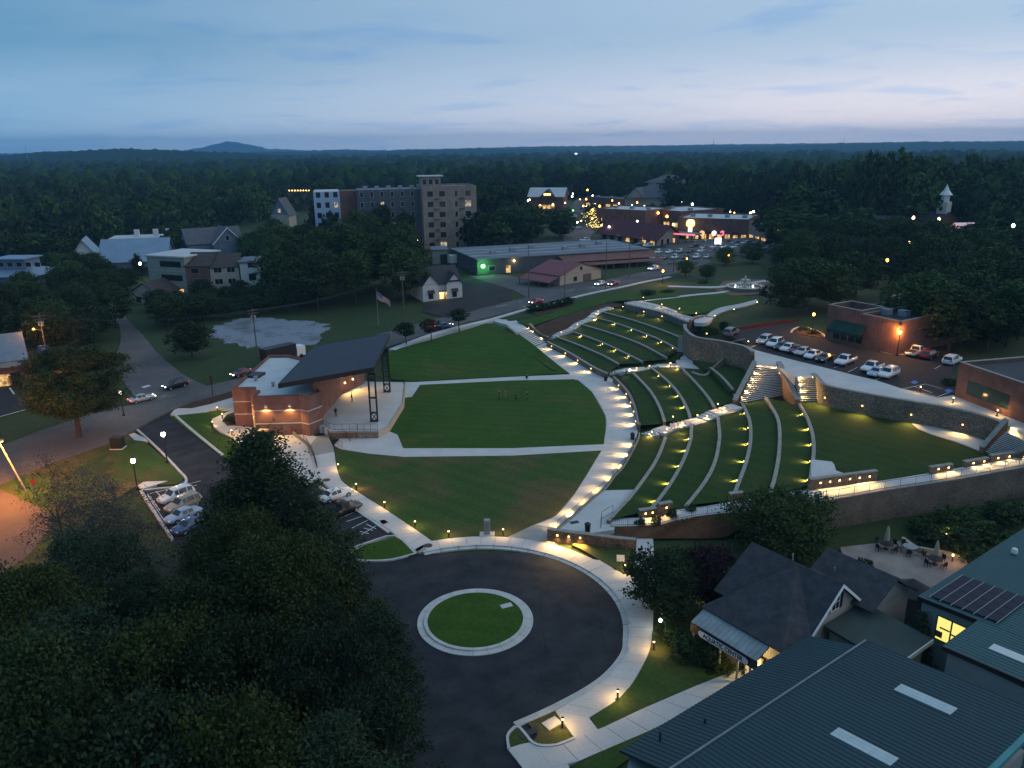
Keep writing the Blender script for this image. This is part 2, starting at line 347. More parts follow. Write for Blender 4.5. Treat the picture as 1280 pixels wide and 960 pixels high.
CONC2 = mat('concrete_dull', (0.34, 0.34, 0.32), 0.9, var=0.16, scale=0.4, fine=0.10)
KERB = mat('kerb_concrete', (0.56, 0.56, 0.54), 0.9, var=0.15, scale=0.8, fine=0.08)
ASPH = mat('asphalt', (0.030, 0.030, 0.034), 0.9, spec=.15, col2=(0.042, 0.041, 0.044), scale=0.10, fine=0.20)
ASPH2 = mat('asphalt_old', (0.085, 0.085, 0.09), 0.9, spec=.15, col2=(0.13, 0.125, 0.12), scale=0.12, fine=0.15)
GRAVEL = mat('gravel', (0.21, 0.24, 0.28), 0.95, col2=(0.07, 0.09, 0.08), scale=0.12, fine=0.25, split=0.6, width=0.1)
MULCH = mat('mulch', (0.085, 0.045, 0.025), 0.95, var=0.3, scale=0.8, fine=0.35, bump=0.6)
MULCH2 = mat('mulch_red', (0.16, 0.075, 0.035), 0.95, var=0.3, scale=0.5, fine=0.3, bump=0.6)
PAINT = mat('road_paint', (0.68, 0.68, 0.66), 0.8, var=0.12, scale=2.0)
BLUEP = mat('blue_paint', (0.05, 0.20, 0.62), 0.7, var=0.1)
STONE = stone_mat('fieldstone', [(0.09, 0.07, 0.05), (0.32, 0.24, 0.16), (0.17, 0.14, 0.12), (0.46, 0.37, 0.26), (0.24, 0.17, 0.11)], 0.95, (0.06, 0.05, 0.04))
STONE_R = stone_mat('brown_stone', [(0.13, 0.065, 0.04), (0.36, 0.20, 0.12), (0.22, 0.13, 0.09), (0.44, 0.30, 0.19), (0.28, 0.16, 0.09)], 0.8, (0.07, 0.05, 0.04))
STONE_W = stone_mat('block_wall', [(0.15, 0.11, 0.08), (0.25, 0.18, 0.13), (0.20, 0.15, 0.11), (0.29, 0.22, 0.16)], 1.3, (0.14, 0.11, 0.09))
CAP = mat('cap_stone', (0.36, 0.34, 0.30), 0.9, var=0.2, scale=1.5, fine=0.15)
BRICK = brick_mat('red_brick', (0.21, 0.085, 0.06), (0.165, 0.066, 0.048))
BRICK_D = brick_mat('dark_brick', (0.19, 0.085, 0.062), (0.15, 0.068, 0.052), (0.17, 0.12, 0.1))
BRICK_T = brick_mat('tan_brick', (0.30, 0.22, 0.17), (0.26, 0.19, 0.15), (0.3, 0.26, 0.22))
BLACK = mat('black_metal', (0.012, 0.012, 0.014), 0.45, var=0, metal=0.0, spec=0.5)
DARK = mat('dark_metal', (0.03, 0.03, 0.032), 0.5, var=0)
GREYM = mat('grey_metal', (0.30, 0.31, 0.32), 0.5, var=0.1)
WOODP = mat('pole_wood', (0.16, 0.125, 0.095), 0.9, var=0.2, scale=2.0)
WHITE = mat('white_paint', (0.75, 0.75, 0.74), 0.6, var=0.05)
GLASS = mat('dark_glass', (0.02, 0.024, 0.03), 0.12, var=0, spec=0.6)
LITW = room('lit_window', (1.0, 0.60, 0.22), 1.5)
LITW2 = room('lit_window_white', (1.0, 0.82, 0.55), .75)
LENS = clear_glow('warm_lens', (1.0, 0.62, 0.22), 5.0)
LENSW = clear_glow('white_lens', (1.0, 0.93, 0.78), 10.0)
LENSO = clear_glow('sodium_lens', (1.0, 0.36, 0.05), 9.0)
LENSG = glow('green_lens', (0.15, 1.0, 0.2), 6.0)
LENSR = glow('red_lens', (1.0, 0.05, 0.03), 3.0)
WARM = (1.0, 0.57, 0.17); SODIUM = (1.0, 0.40, 0.07)
LE = 6.0
def lamp(kind, energy, color, parent, loc, direction=None, size=0.06, angle=120, blend=0.5, cache={}):
    energy = round(energy * (0.72, 0.9, 1.0, 1.15, 1.3)[len(bpy.data.objects) * 7 % 5], 2); key = (kind, energy, color, size, angle, blend)
    if key not in cache:
        d = bpy.data.lights.new('lamp_light', kind); d.energy = energy * LE; d.color = color; d.shadow_soft_size = size
        if kind == 'SPOT': d.spot_size = R(angle); d.spot_blend = blend
        cache[key] = d
    o = bpy.data.objects.new('lamp_light', cache[key]); COL.objects.link(o); o.parent = parent; o.location = loc
    if direction is not None: o.rotation_euler = (-Vector(direction)).to_track_quat('Z', 'Y').to_euler()
    return o
# ================================================================ terrain
CTRL = [(1190,715,-.7),(1222,728,-.7),(1160,695,-.7),(1140,745,-.7),(1090,700,-.7),(0,560,0),(100,500,0),(0,430,0),(150,420,0),(200,480,0),(300,440,.2),(250,380,0),(100,330,0),(300,340,0),(400,400,.8),(500,400,1.4),
 (600,395,2),(560,350,2),(650,378,2.3),(740,355,3),(830,345,3),(700,320,3),(860,320,3),(900,300,3),(760,290,3),(650,260,3),(900,270,3),(400,300,1),
 (500,260,2),(960,330,4),(880,370,4.8),(930,357,5),(840,378,4.4),(950,395,6),(1000,400,6.9),(1100,420,6.9),(1040,380,6.9),(1200,450,6.9),(1280,480,6.9),
 (1150,380,6.9),(1200,330,6),(1060,320,5),(1280,300,6),(1000,290,4),(1280,250,5),(870,680,-.15),(1000,685,-.5),(1100,680,-.7),(1150,655,-.3),(1200,640,1.0),(1280,625,2.0),
 (1150,800,-.7),(1000,850,-.2),(900,860,-.1),(1280,900,-.7),(700,1000,-.1),(100,700,0),(0,800,0),(200,900,0),(450,1000,0),(1040,262,17),(1100,258,17),(1180,258,13),(1260,262,11),(760,372,3.4),(700,395,2.4),(660,398,2.3)]
_cp = np.array([tuple(P(a, b, z)) for a, b, z in CTRL] + [(-400, 900, 0), (0, 1200, 4), (500, 900, 5), (400, 300, 7), (300, 60, 2), (200, -100, 0), (-300, 0, 0), (-250, 200, 0), (250, 180, 7)])
KPOLY = [tuple(P(a, b, z))[:2] for a, b, z in [(160,536,0),(219,514,0),(262,500,0),(300,478,0),(395,440,.5),(486,437,.8),(560,418,1.5),(612,403,2),(640,404,2),(690,398,2.3),(770,384,3.5),(800,378,4),
 (862,404,4.5),(900,420,5),(943,437,6.9),(1000,452,6.9),(1094,475,6.9),(1192,495,6.9),(1290,532,6.9),(1290,580,4.7),(1190,597,4.1),(1105,610,3.7),(1010,628,3.2),(915,640,2.3),(850,652,1.9),(766,659,.9),(735,672,0),(795,674,0),(817,674,0),(815,700,0),
 (800,740,0),(803,800,0),(770,860,0),(740,900,0),(700,1000,0),(640,1100,0),(-200,1100,0),(100,720,0),(176,612,0)]]
_kp = np.array(KPOLY)
def _inpoly(x, y):
    ins = np.zeros(x.shape, bool); n = len(_kp)
    for i in range(n):
        x1, y1 = _kp[i]; x2, y2 = _kp[(i + 1) % n]
        c = ((y1 > y) != (y2 > y)) & (x < (x2 - x1) * (y - y1) / (y2 - y1 + 1e-12) + x1); ins ^= c
    return ins
def _dpoly(x, y):
    d = np.full(x.shape, 1e9); n = len(_kp)
    for i in range(n):
        a = _kp[i]; b = _kp[(i + 1) % n]; ab = b - a
        t = np.clip(((x - a[0]) * ab[0] + (y - a[1]) * ab[1]) / (ab @ ab + 1e-12), 0, 1)
        d = np.minimum(d, np.hypot(x - a[0] - t * ab[0], y - a[1] - t * ab[1]))
    return d
def hraw(x, y):
    x = np.asarray(x, float); y = np.asarray(y, float); w = 0; s = 0
    for c in _cp:
        k = 1.0 / ((x - c[0]) ** 2 + (y - c[1]) ** 2 + 30.0) ** 1.5
        w = w + k; s = s + k * c[2]
    return s / w
def hbase(x, y):   # the bare ground sheet, cut down below the built-up core
    x = np.asarray(x, float); y = np.asarray(y, float); h = hraw(x, y) - 0.12
    f = np.clip(_dpoly(x, y) / 3.0, 0, 1); f = np.where(_inpoly(x, y), 0, f)
    return h * f + (-0.3) * (1 - f)
def H(x, y): return float(hraw(np.array([x]), np.array([y]))[0])
def PH(px, py, off=0.0):
    z = 2.0
    for _ in range(8):
        w = P(px, py, z); z = 0.5 * z + 0.5 * H(w.x, w.y)
    w = P(px, py, z); w.z = H(w.x, w.y) + off; return w
def phl(pxs, off=0.0, k=5, n=None):
    w = [PH(*p) for p in pxs]
    if k > 1 and len(w) > 2: w = smooth(w, k)
    if n: w = resample(w, n)
    return [Vector((p.x, p.y, H(p.x, p.y) + off)) for p in w]

def axis(lo, hi, d0, d1, step, grow):
    a = list(np.arange(d0, d1 + 0.1, step)); s = step
    while a[-1] < hi: s *= grow; a.append(a[-1] + s)
    s = step
    while a[0] > lo: s *= grow; a.insert(0, a[0] - s)
    return np.array(a)
xs = axis(-8000, 8000, -190, 190, 2.5, 1.16); ys = axis(-900, 9000, 20, 300, 2.5, 1.10)
X, Y = np.meshgrid(xs, ys)
def noise2(x, y, s, seed):
    r = np.random.default_rng(seed); out_ = 0
    for k in range(7):
        a = r.uniform(0, 6.28); f = r.uniform(0.6, 1.7) / s; p = r.uniform(0, 6.28); out_ = out_ + np.sin((x * math.cos(a) + y * math.sin(a)) * f * 6.28 + p)
    return out_ / 4.0
D = np.hypot(X, Y)
Z = hbase(X, Y)
far = np.clip((D - 700) / 1500, 0, 1)
Z = Z * (1 - far) + far * (-6 + 8 * noise2(X, Y, 1500, 3) + 5 * noise2(X, Y, 420, 5))
rnd = rng.normal(0, 1, X.shape)
Z = Z + np.clip((D - 1700) / 600, 0, 1) * (8 + rnd * 2.2)          # beyond that the sheet is the top of the woods
vs = np.stack([X, Y, Z], -1).reshape(-1, 3); nx = len(xs); ny = len(ys)
ii = (np.arange(ny - 1)[:, None] * nx + np.arange(nx - 1)[None, :]).reshape(-1)
fs = np.stack([ii, ii + 1, ii + nx + 1, ii + nx], -1)
def np_mesh(name, v, f, mats, mi=None, smooth_=False):
    me = bpy.data.meshes.new(name); k = f.shape[1]
    me.vertices.add(len(v)); me.vertices.foreach_set('co', v.astype(np.float32).ravel())
    me.loops.add(f.size); me.loops.foreach_set('vertex_index', f.astype(np.int32).ravel())
    me.polygons.add(len(f)); me.polygons.foreach_set('loop_start', np.arange(0, f.size, k, dtype=np.int32)); me.polygons.foreach_set('loop_total', np.full(len(f), k, np.int32))
    for m in mats: me.materials.append(m)
    if mi is not None: me.polygons.foreach_set('material_index', mi.astype(np.int32))
    if smooth_: me.polygons.foreach_set('use_smooth', np.ones(len(f), bool))
    me.update(calc_edges=True); return me
def npobj(name, *a, **k):
    o = bpy.data.objects.new(name, np_mesh(name, *a, **k)); COL.objects.link(o); return o
WOODS = mat('far_woods', (0.016, 0.034, 0.014), 1.0, col2=(0.027, 0.045, 0.018), scale=0.03, fine=0.4, bump=1.0, bscale=0.08, spec=0.0)
cx = X[:-1, :-1].ravel(); cy = Y[:-1, :-1].ravel(); mi = (np.hypot(cx, cy) > 620).astype(np.int32)
struct(npobj('ground', vs, fs, [GRASS, WOODS], mi))
# far ridges: wooded hills at their own distances
def ridge(name, y0, depth, prof, jag, seed, nn=700, rows=14):
    r = np.random.default_rng(seed); pxs = np.linspace(-500, 1800, nn)
    top = np.interp(pxs, [p[0] for p in prof], [p[1] for p in prof]); v = []
    for j in range(rows):
        t = j / (rows - 1); yy = y0 + depth * t; s = math.sin(math.pi * min(1, t * 1.0) * 0.5) ** 0.8
        for i, px in enumerate(pxs):
            d = ray(px, top[i]); e = d * ((y0 + depth) / d.y); x = d.x / d.y * yy
            zt = CAMH + e.z; z = -12 + (zt + 12) * s + (r.normal(0, jag) if t > 0.05 else 0)
            v.append((x, yy, z))
    v = np.array(v); q = (np.arange(rows - 1)[:, None] * nn + np.arange(nn - 1)[None, :]).reshape(-1)
    struct(npobj(name, v, np.stack([q, q + 1, q + nn + 1, q + nn], -1), [WOODS]))
ridge('hills', 2300, 900, [(-500,200),(0,196),(40,191),(90,189),(150,186),(220,188),(330,193),(420,198),(560,203),(760,204),(900,202),(1050,199),(1280,196),(1800,190)], 2.4, 1)
ridge('hills', 3600, 1500, [(-500,196),(0,192),(220,192),(330,190),(440,191),(520,188),(600,186),(700,187),(800,190),(880,186),(960,183),(1060,179),(1160,177),(1280,177),(1800,170)], 2.2, 2)
ridge('hills', 5200, 1600, [(-500,196),(0,194),(330,190),(380,188.5),(430,187),(470,188),(560,186),(680,183),(820,182),(960,180),(1280,176.5),(1800,171)], 3.0, 3)
ridge('mountain', 8000, 1000, [(-500,200),(120,197),(215,190),(250,185.5),(268,181),(284,176.5),(300,179),(318,182),(335,186.5),(370,187.5),(430,191),(700,197),(1800,190)], 3.5, 4)

# ================================================================ flat core
RC = Vector((-3.9, 67.9, 0)); RA = 14.8
def arc(r, a0, a1, n=40, z=0.0): return [Vector((RC.x + r * math.cos(R(a0 + (a1 - a0) * i / (n - 1))), RC.y + r * math.sin(R(a0 + (a1 - a0) * i / (n - 1))), z)) for i in range(n)]
ZA = -0.13
drive = [P(*p) for p in [(160,531),(163,533),(200,565),(231,596),(232,602),(222,607),(176,611),(215,672),(262,745),(200,860),(180,960),(300,1150),(560,1150),(700,960),(790,800),(790,740),(700,690),(560,690),(437,695),(437,684),(458,676),(493,668),(453,642),(400,612),(275,566),(215,518),(205,512)]]
def worn_asphalt():
    m = bpy.data.materials.new('asphalt_worn'); m.use_nodes = True; t = m.node_tree; b = t.nodes['Principled BSDF']; b.inputs['Roughness'].default_value = .88; b.inputs['Specular IOR Level'].default_value = .2
    g = N(t, 'ShaderNodeNewGeometry'); pos = g.outputs['Position']
    ds = N(t, 'ShaderNodeVectorMath', operation='DISTANCE'); ds.inputs[1].default_value = RC; L(t, pos, ds.inputs[0])
    nz = N(t, 'ShaderNodeTexNoise', inp={'Scale': .16, 'Detail': 5.0, 'Roughness': .6}); L(t, pos, nz.inputs['Vector'])
    ad = N(t, 'ShaderNodeMath', operation='MULTIPLY_ADD', inp={1: 5.0}); L(t, nz.outputs['Fac'], ad.inputs[0]); L(t, ds.outputs['Value'], ad.inputs[2])
    ml = N(t, 'ShaderNodeMath', operation='MULTIPLY', inp={1: 2.1}); L(t, ad.outputs[0], ml.inputs[0]); sn = N(t, 'ShaderNodeMath', operation='SINE'); L(t, ml.outputs[0], sn.inputs[0])
    n2 = N(t, 'ShaderNodeTexNoise', inp={'Scale': .30, 'Detail': 6.0, 'Roughness': .68}); L(t, pos, n2.inputs['Vector'])
    mm = N(t, 'ShaderNodeMath', operation='MULTIPLY', inp={1: .045}); L(t, sn.outputs[0], mm.inputs[0]); sm = N(t, 'ShaderNodeMath', operation='ADD'); L(t, mm.outputs[0], sm.inputs[0]); L(t, n2.outputs['Fac'], sm.inputs[1])
    r = N(t, 'ShaderNodeValToRGB'); r.color_ramp.elements[0].position = .32; r.color_ramp.elements[1].position = .72; r.color_ramp.elements[0].color = (.016, .020, .026, 1); r.color_ramp.elements[1].color = (.040, .045, .053, 1); L(t, sm.outputs[0], r.inputs[0])
    v = N(t, 'ShaderNodeTexVoronoi', feature='DISTANCE_TO_EDGE', inp={'Scale': .11, 'Randomness': 1.0}); nd = N(t, 'ShaderNodeVectorMath', operation='ADD'); nv = N(t, 'ShaderNodeTexNoise', inp={'Scale': .5, 'Detail': 3.0}); L(t, pos, nv.inputs['Vector']); L(t, nv.outputs['Color'], nd.inputs[0]); L(t, pos, nd.inputs[1]); L(t, nd.outputs[0], v.inputs['Vector'])
    cr = N(t, 'ShaderNodeMapRange', inp={'From Min': .0, 'From Max': .006, 'To Min': .55, 'To Max': 1.0}); L(t, v.outputs['Distance'], cr.inputs['Value'])
    m2 = N(t, 'ShaderNodeMix', data_type='RGBA', blend_type='MULTIPLY', inp={'Factor': 1.0}); L(t, r.outputs[0], m2.inputs['A']); L(t, cr.outputs[0], m2.inputs['B']); L(t, m2.outputs['Result'], b.inputs['Base Color']); return m
struct(MB().prism(drive, ZA, -0.7).build('driveway_road', worn_asphalt()))
# central island
isl = thing('roundabout_island', 'round grassed traffic island with a wide pale kerb in the turning circle', 'island', RC)
MB().prism(arc(4.75, 0, 360, 65)[:-1], 0.06, -0.3).build('grass_top', LAWN, isl)
m = MB(); c0, c1 = arc(4.75, 0, 360, 49), arc(5.1, 0, 360, 49); c2 = arc(5.75, 0, 360, 49)
for k in range(24):
    for A_, B_, zt in ((c0, c1, 0.09), (c1, c2, -0.06)):
        a, b = A_[2 * k:2 * k + 3], B_[2 * k:2 * k + 3]; g_ = 0.012
        mid = lambda p, q, t: p.lerp(q, t)
        a = [mid(a[0], a[2], g_), a[1], mid(a[2], a[0], g_)]; b = [mid(b[0], b[2], g_), b[1], mid(b[2], b[0], g_)]
        m.strip(setz(a, zt), setz(b, zt), 0.3)
tag(m.build('kerb', KERB, isl, fix=False), kind='stuff')
tag(MB().obox(P(633, 757, 0.07), Vector((.9, .4, 0)).normalized(), Vector((-.4, .9, 0)).normalized(), -.6, .6, -.35, .35, 0.03, .10).build('utility_cover', CONC), 'pale concrete cover set in the grass of the round island', 'cover')
# ring kerb and gutter, sidewalk slabs as single pieces
def ringpiece(mb, r0, r1, a0, a1, z0, z1, n=4):
    A_, B_ = arc(r0, a0, a1, n, z1), arc(r1, a0, a1, n, z1); mb.strip(A_, B_, z1 - z0)
kg = thing('ring_kerb', 'pale concrete kerb and gutter curving round the turning circle', 'kerb', RC)
a = -12.0
while a < 116:
    for r0, r1, zt, nm in ((14.55, 15.05, ZA + 0.02, 'gutter_piece'), (15.06, 15.3, 0.025, 'kerb_piece')):
        m = MB(); ringpiece(m, r0, r1, a + 0.15, a + 7.85, -0.4, zt); m.build(nm, KERB, kg, fix=False)
    a += 8.0
sw = struct(MB().strip(arc(15.25, -12, 118, 70, -0.012), arc(17.3, -12, 118, 70, -0.012), 0.4).build('ring_sidewalk', CONC2, fix=False))
a = -12.0; k = 0
while a < 112:
    m = MB(); ringpiece(m, 15.31, 17.25, a + 0.12, a + 5.9, -0.05, 0.005 + 0.004 * (k % 3)); m.build('paving_slab', CONC, sw, fix=False); a += 6.0; k += 1
# wide apron of concrete outside the ring: fills to the lawns
def sheet(name, pxs, m_, z=0.0, depth=0.4, k=1, parent=None, par_name=None):
    w = [P(p[0], p[1], z) for p in pxs]
    if k > 1: w = smooth(w + [w[0]], k)[:-1]
    o = MB().prism(w, z, z - depth).build(name, m_, parent)
    return struct(o) if parent is None else o
apron = [(520,691),(485,662),(453,641),(420,620),(400,600),(390,585),(383,560),(395,545),(410,544),(417,560),(420,585),(427,602),(445,614),(482,637),(540,676),(570,672),(600,670.5),(635,671),(665,657),(695,645),(720,615),(750,565),(757,540),(757,520),(740,490),(716,470),(690,452),(663,434),(684,427),(710,441),(740,459),(757,467),(766,474),(783,491),(793,510),(797.5,540),(794.5,553),(778,583),(767,595),(755,611),(742,621),(728,633),(713,647),(695,662),(684,664),(684,676),(700,681)]
ring_in = [proj(p) for p in arc(17.2, 66, 110, 14)]
prom = struct(sheet('promenade_path', apron + [(x, y) for x, y in ring_in], CONC2, -0.012))
def slabs(parent, A, B, n, z=0.004, gap=.05):
    A, B = resample(A, n + 1), resample(B, n + 1)
    for i in range(n):
        zz = Vector((0, 0, z + .004 * ((i * 5) % 3))); ga = gap / max(.3, (A[i + 1] - A[i]).length) / 2; gb = gap / max(.3, (B[i + 1] - B[i]).length) / 2
        MB().strip([A[i].lerp(A[i + 1], ga) + zz, A[i + 1].lerp(A[i], ga) + zz], [B[i].lerp(B[i + 1], gb) + zz, B[i + 1].lerp(B[i], gb) + zz], .05).build('paving_slab', CONC, parent, fix=False)
pin = pl([(665,435),(690,452),(716,470),(740,490),(757,520),(757,540),(750,565),(720,615),(695,645),(668,656)], 0, 5); pout = pl([(684,427.5),(710,442),(740,460),(766,475),(783,492),(793,511),(797,540),(794,553),(778,583),(755,611),(728,633),(698,660)], 0, 5)
slabs(prom, pin, pout, 34)
slabs(prom, pl([(389,570),(397,592),(412,610),(424,622),(453,640.5),(485,661),(518,687)], 0, 4), pl([(418,565),(421,585),(428,602),(446,614),(482,636.7),(520,662),(539,675.5)], 0, 4), 22)
ring_e = [proj(p) for p in arc(17.2, -8, 42, 12)]
struct(sheet('corner_path', [(796,671),(816,671),(818,700),(817,760),(816,788)] + ring_e + [(750,700),(770,712.5),(782,718),(788,716),(794,704)], CONC, -0.006))
# south-east stretch of the ring walk straightens towards the drive mouth
sA = pl([proj(arc(15.3, -12, 0, 2)[0]) , (785,817),(766,842),(740,862),(694,888)], 0, 5, 30); sB = pl([proj(arc(17.3, -12, 0, 2)[0]), (811,815),(793,850),(773,873),(736,897)], 0, 5, 30)
so_ = struct(MB().strip(setz(sA, -.015), setz(sB, -.015), 0.4).build('ring_sidewalk', CONC2, fix=False))
A_, B_ = resample(sA, 11), resample(sB, 11)
for i in range(10):
    m = MB(); z_ = Vector((0, 0, .004 + .004 * (i % 3))); m.strip([A_[i].lerp(A_[i + 1], .012) + z_, A_[i + 1].lerp(A_[i], .012) + z_], [B_[i].lerp(B_[i + 1], .012) + z_, B_[i + 1].lerp(B_[i], .012) + z_], .06); m.build('paving_slab', CONC, so_, fix=False)
k1 = pl([proj(arc(15.05, -12, 0, 2)[0]), (783,815),(764,840),(738,860),(692,885),(645,906)], 0, 5, 33); k0 = offset(k1, .5 if (offset(k1, .5)[5] - RC).length < (k1[5] - RC).length else -.5)
for i in range(0, 32, 4):
    q1 = [p.copy() for p in k1[i:i + 5]]; q0 = [p.copy() for p in k0[i:i + 5]]
    q1[-1] = q1[-1].lerp(q1[-2], .05); q0[-1] = q0[-1].lerp(q0[-2], .05)
    MB().strip(setz(q1, ZA + .02), setz(q0, ZA + .02), .3).build('gutter_piece', KERB, kg, fix=False)
    MB().wall(q1, .22 if (offset(q1, .2)[1] - RC).length > (q1[1] - RC).length else -.22, -.4, .025).build('kerb_piece', KERB, kg)
# long walkway from the bottom edge to the entrance, slab by slab
wkA = [P(*p) for p in [(653,960),(708,958),(770,931),(820,910),(880,876),(925,848),(945,836)]]; wkB = [P(*p) for p in [(639,938),(680,934),(718,923),(748,912),(805,885),(868,858),(918,838)]]
wk = struct(MB().strip(setz(resample(wkA, 20), -0.02), setz(resample(wkB, 20), -0.02), 0.4).build('entrance_walk', CONC2, fix=False))
A_, B_ = resample(wkA, 12), resample(wkB, 12)
for i in range(11):
    g_ = 0.012; m = MB(); z_ = 0.004 + 0.005 * ((i * 7) % 3)
    m.strip([A_[i].lerp(A_[i + 1], g_) + Vector((0, 0, z_)), A_[i + 1].lerp(A_[i], g_) + Vector((0, 0, z_))], [B_[i].lerp(B_[i + 1], g_) + Vector((0, 0, z_)), B_[i + 1].lerp(B_[i], g_) + Vector((0, 0, z_))], 0.06)
    m.build('paving_slab', CONC, wk, fix=False)
sheet('link_path', [(694,888),(736,897),(748,912.5),(719,923.5)], CONC, 0.0)
sheet('link_path', [(633,934),(661,928),(690,934),(712,958),(690,990),(655,962)], CONC, -0.004)
sheet('grass_bed', [(660,904),(693,890),(718,922.5),(697,931),(677,932),(666,927),(672,918)], LAWN_DRY, 0.03)
sheet('grass_bed', [(638,934),(637,920),(641,914),(648,911),(661,926)], LAWN_DRY, 0.03)
m = MB(); m.wall(pl([(638,936),(636,921),(641,913),(648,910),(661,926),(668,931),(677,933.5),(697,932.5),(719,924)], 0.0, 2), 0.22, -0.3, 0.08); tag(m.build('bed_kerb', KERB), 'thin pale kerb bending round the small grass beds at the drive mouth', 'kerb')
tag(MB().obox(P(690, 905, 0), Vector((.8, .6, 0)), Vector((-.6, .8, 0)), -.7, .7, -.5, .5, 0.02, .12).build('utility_cover', CONC), 'square pale concrete cover in the small grass bed', 'cover')
tag(MB().obox(P(661, 917, 0), Vector((.8, .6, 0)), Vector((-.6, .8, 0)), -.8, .8, -.3, .3, 0.0, .07).build('drain_grate', DARK), 'dark drain grate between the two small grass beds', 'drain')
# lawns
sheet('lawn', [(525,481),(640,475.5),(718,474),(740,490.5),(756.5,520),(756.5,540),(755,555),(640,560),(504,560),(497,543),(478,535.5),(492,500),(506,497),(515,496)], LAWN, 0.03)
sheet('lawn', [(430,562),(461,567),(505,571),(640,569.5),(752,563),(720,614.5),(695,644.5),(665,656.5),(635,670.5),(600,670),(570,671.5),(540,675.5),(482,636.5),(445,613.5),(427.5,601.5),(421,585),(418,561)], LAWN_DRY, 0.03)
sheet('lawn', [(523,692.5),(494,671),(460,680),(447,686),(442,694),(455,699),(480,699.5)], LAWN, 0.04)
m = MB(); m.wall(pl([(520,691),(494,669),(458,678),(443,684),(437,693),(446,700),(463,701.5),(490,700),(521,692)], 0.0, 3), 0.25, -0.4, 0.06); tag(m.build('island_kerb', KERB), 'pale kerb round the pointed lawn beside the parking bays', 'kerb')
sheet('lawn', [(724,670),(794,675),(793.5,703),(788,715),(782,717),(770,712),(733,690),(715,681)], LAWN_DRY, 0.025)   # behind the three-light wall
sheet('lawn', [(816,790),(812,815),(794,850),(774,873),(738,897),(748,911),(805,884),(868,857),(925,836),(900,815),(850,795),(835,780)], LAWN_DRY, 0.01)
sheet('lawn', [(760,935),(820,909),(790,945),(770,960),(740,968),(700,968)], LAWN_DRY, 0.0)
sheet('lawn', [(212,520),(262,515),(288,513),(262,525),(266,540),(290,550),(310,570),(330,600),(275,568)], LAWN, 0.02)
sheet('lawn', [(163,536),(200,568),(229,596),(229,601),(220,605),(172,606),(120,640),(0,760),(0,600),(60,560),(140,540)], LAWN_DRY, 0.0)
# cross paths
cp1 = sheet('cross_path', [(498,477.5),(520,477.5),(640,471),(720,467.5),(722,474.5),(640,475.5),(525,481.5),(515,496.5),(505,497.5),(488,501)], CONC, 0.0)
cp2 = sheet('cross_path', [(418,556),(425,548),(440,533),(478,534),(497,543),(504,560),(640,560),(760,555),(753,563),(640,569.5),(505,571),(461,567),(430,562)], CONC, 0.0)
slabs(cp1, pl([(526,477.3),(640,471.2),(716,468)], 0, 4), pl([(528,481),(640,475.2),(720,474)], 0, 4), 22); slabs(cp2, pl([(507,560.5),(640,560.5),(755,555.5)], 0, 4), pl([(507,570.5),(640,569),(750,563)], 0, 4), 26)
# pavements west of the stage building
sheet('west_pavement', [(213,518),(219,511),(292,495),(330,490),(330,510),(297,508),(262,512),(236,529)], CONC, 0.0)
sheet('curved_path', [(297,508),(275,514),(265,522),(266,532),(276,540),(290,546),(303,560),(330,600),(372,610),(398,596),(384,560),(396,546),(380,540),(297,532),(284,532),(277,526),(284,518),(297,514)], CONC, 0.012)
sheet('planting_bed', [(297,514),(284,518),(278,525),(284,531),(297,532)], MULCH, 0.05)
sheet('planting_bed', [(219,510),(240,497),(292,484),(296,495),(262,505),(240,510)], MULCH, 0.04)
# parking bays left of the drive
def stripe(p, q, w=0.12, z=ZA + 0.012, m_=None, mb=None):
    a, b = P(*p, z), P(*q, z); t = (b - a).normalized(); n_ = Vector((-t.y, t.x, 0)) * w / 2
    (mb or MB()).quad(a + n_, a - n_, b - n_, b + n_)
m = MB()
for p, q in [((184,618),(251,601)),((190,627),(246,606)),((184,618),(208,655)),((238,606),(246,616)),((233,604),(243,612)),((220,608),(236,620)),((207,611),(222,626)),((195,614),(210,630)),((187,620),(200,638)),((300,590),(330,582))]: stripe(p, q, mb=m)
struct(m.build('bay_lines', PAINT))
m = MB()
for p, q in [((433,652),(453,645)),((425,648),(445,639)),((452,668),(472,656)),((440,660),(460,650)),((455,660),(466,663)),((458,655),(470,661)),((450,664),(461,667))]: stripe(p, q, mb=m)
struct(m.build('bay_lines', PAINT))
for q in ([(222,603),(233,601),(237,604),(226,607)], [(425,684),(433,679),(436,682),(428,687)]):
    tag(MB().prism([P(*p, ZA + .008) for p in q], ZA + 0.012, ZA + 0.004).build('accessible_bay_mark', BLUEP), 'blue accessible bay mark painted by the white SUV' if q[0][0] < 300 else 'blue accessible bay mark half hidden below the foreground trees', 'marking')
RED = mat('tactile_red', (0.42, 0.06, 0.05), 0.8)
tag(MB().prism([P(*p, 0) for p in [(474,651),(480,649.5),(486,653),(479,656)]], 0.012, -0.02).build('tactile_pad', RED), 'red tactile pad on the walk beside the parking bays', 'pad')
for (px, py), wh in (((408,600), 'near the curved ramp rail'), ((535,682), 'where the walk meets the turning circle')):
    tag(MB().lathe([(.55, -.02), (.55, .012), (.45, .02)], 16, P(px, py, 0)).build('manhole_cover', mat('iron', (.06, .05, .045), .7)), 'round dark manhole cover in the walk ' + wh, 'manhole')
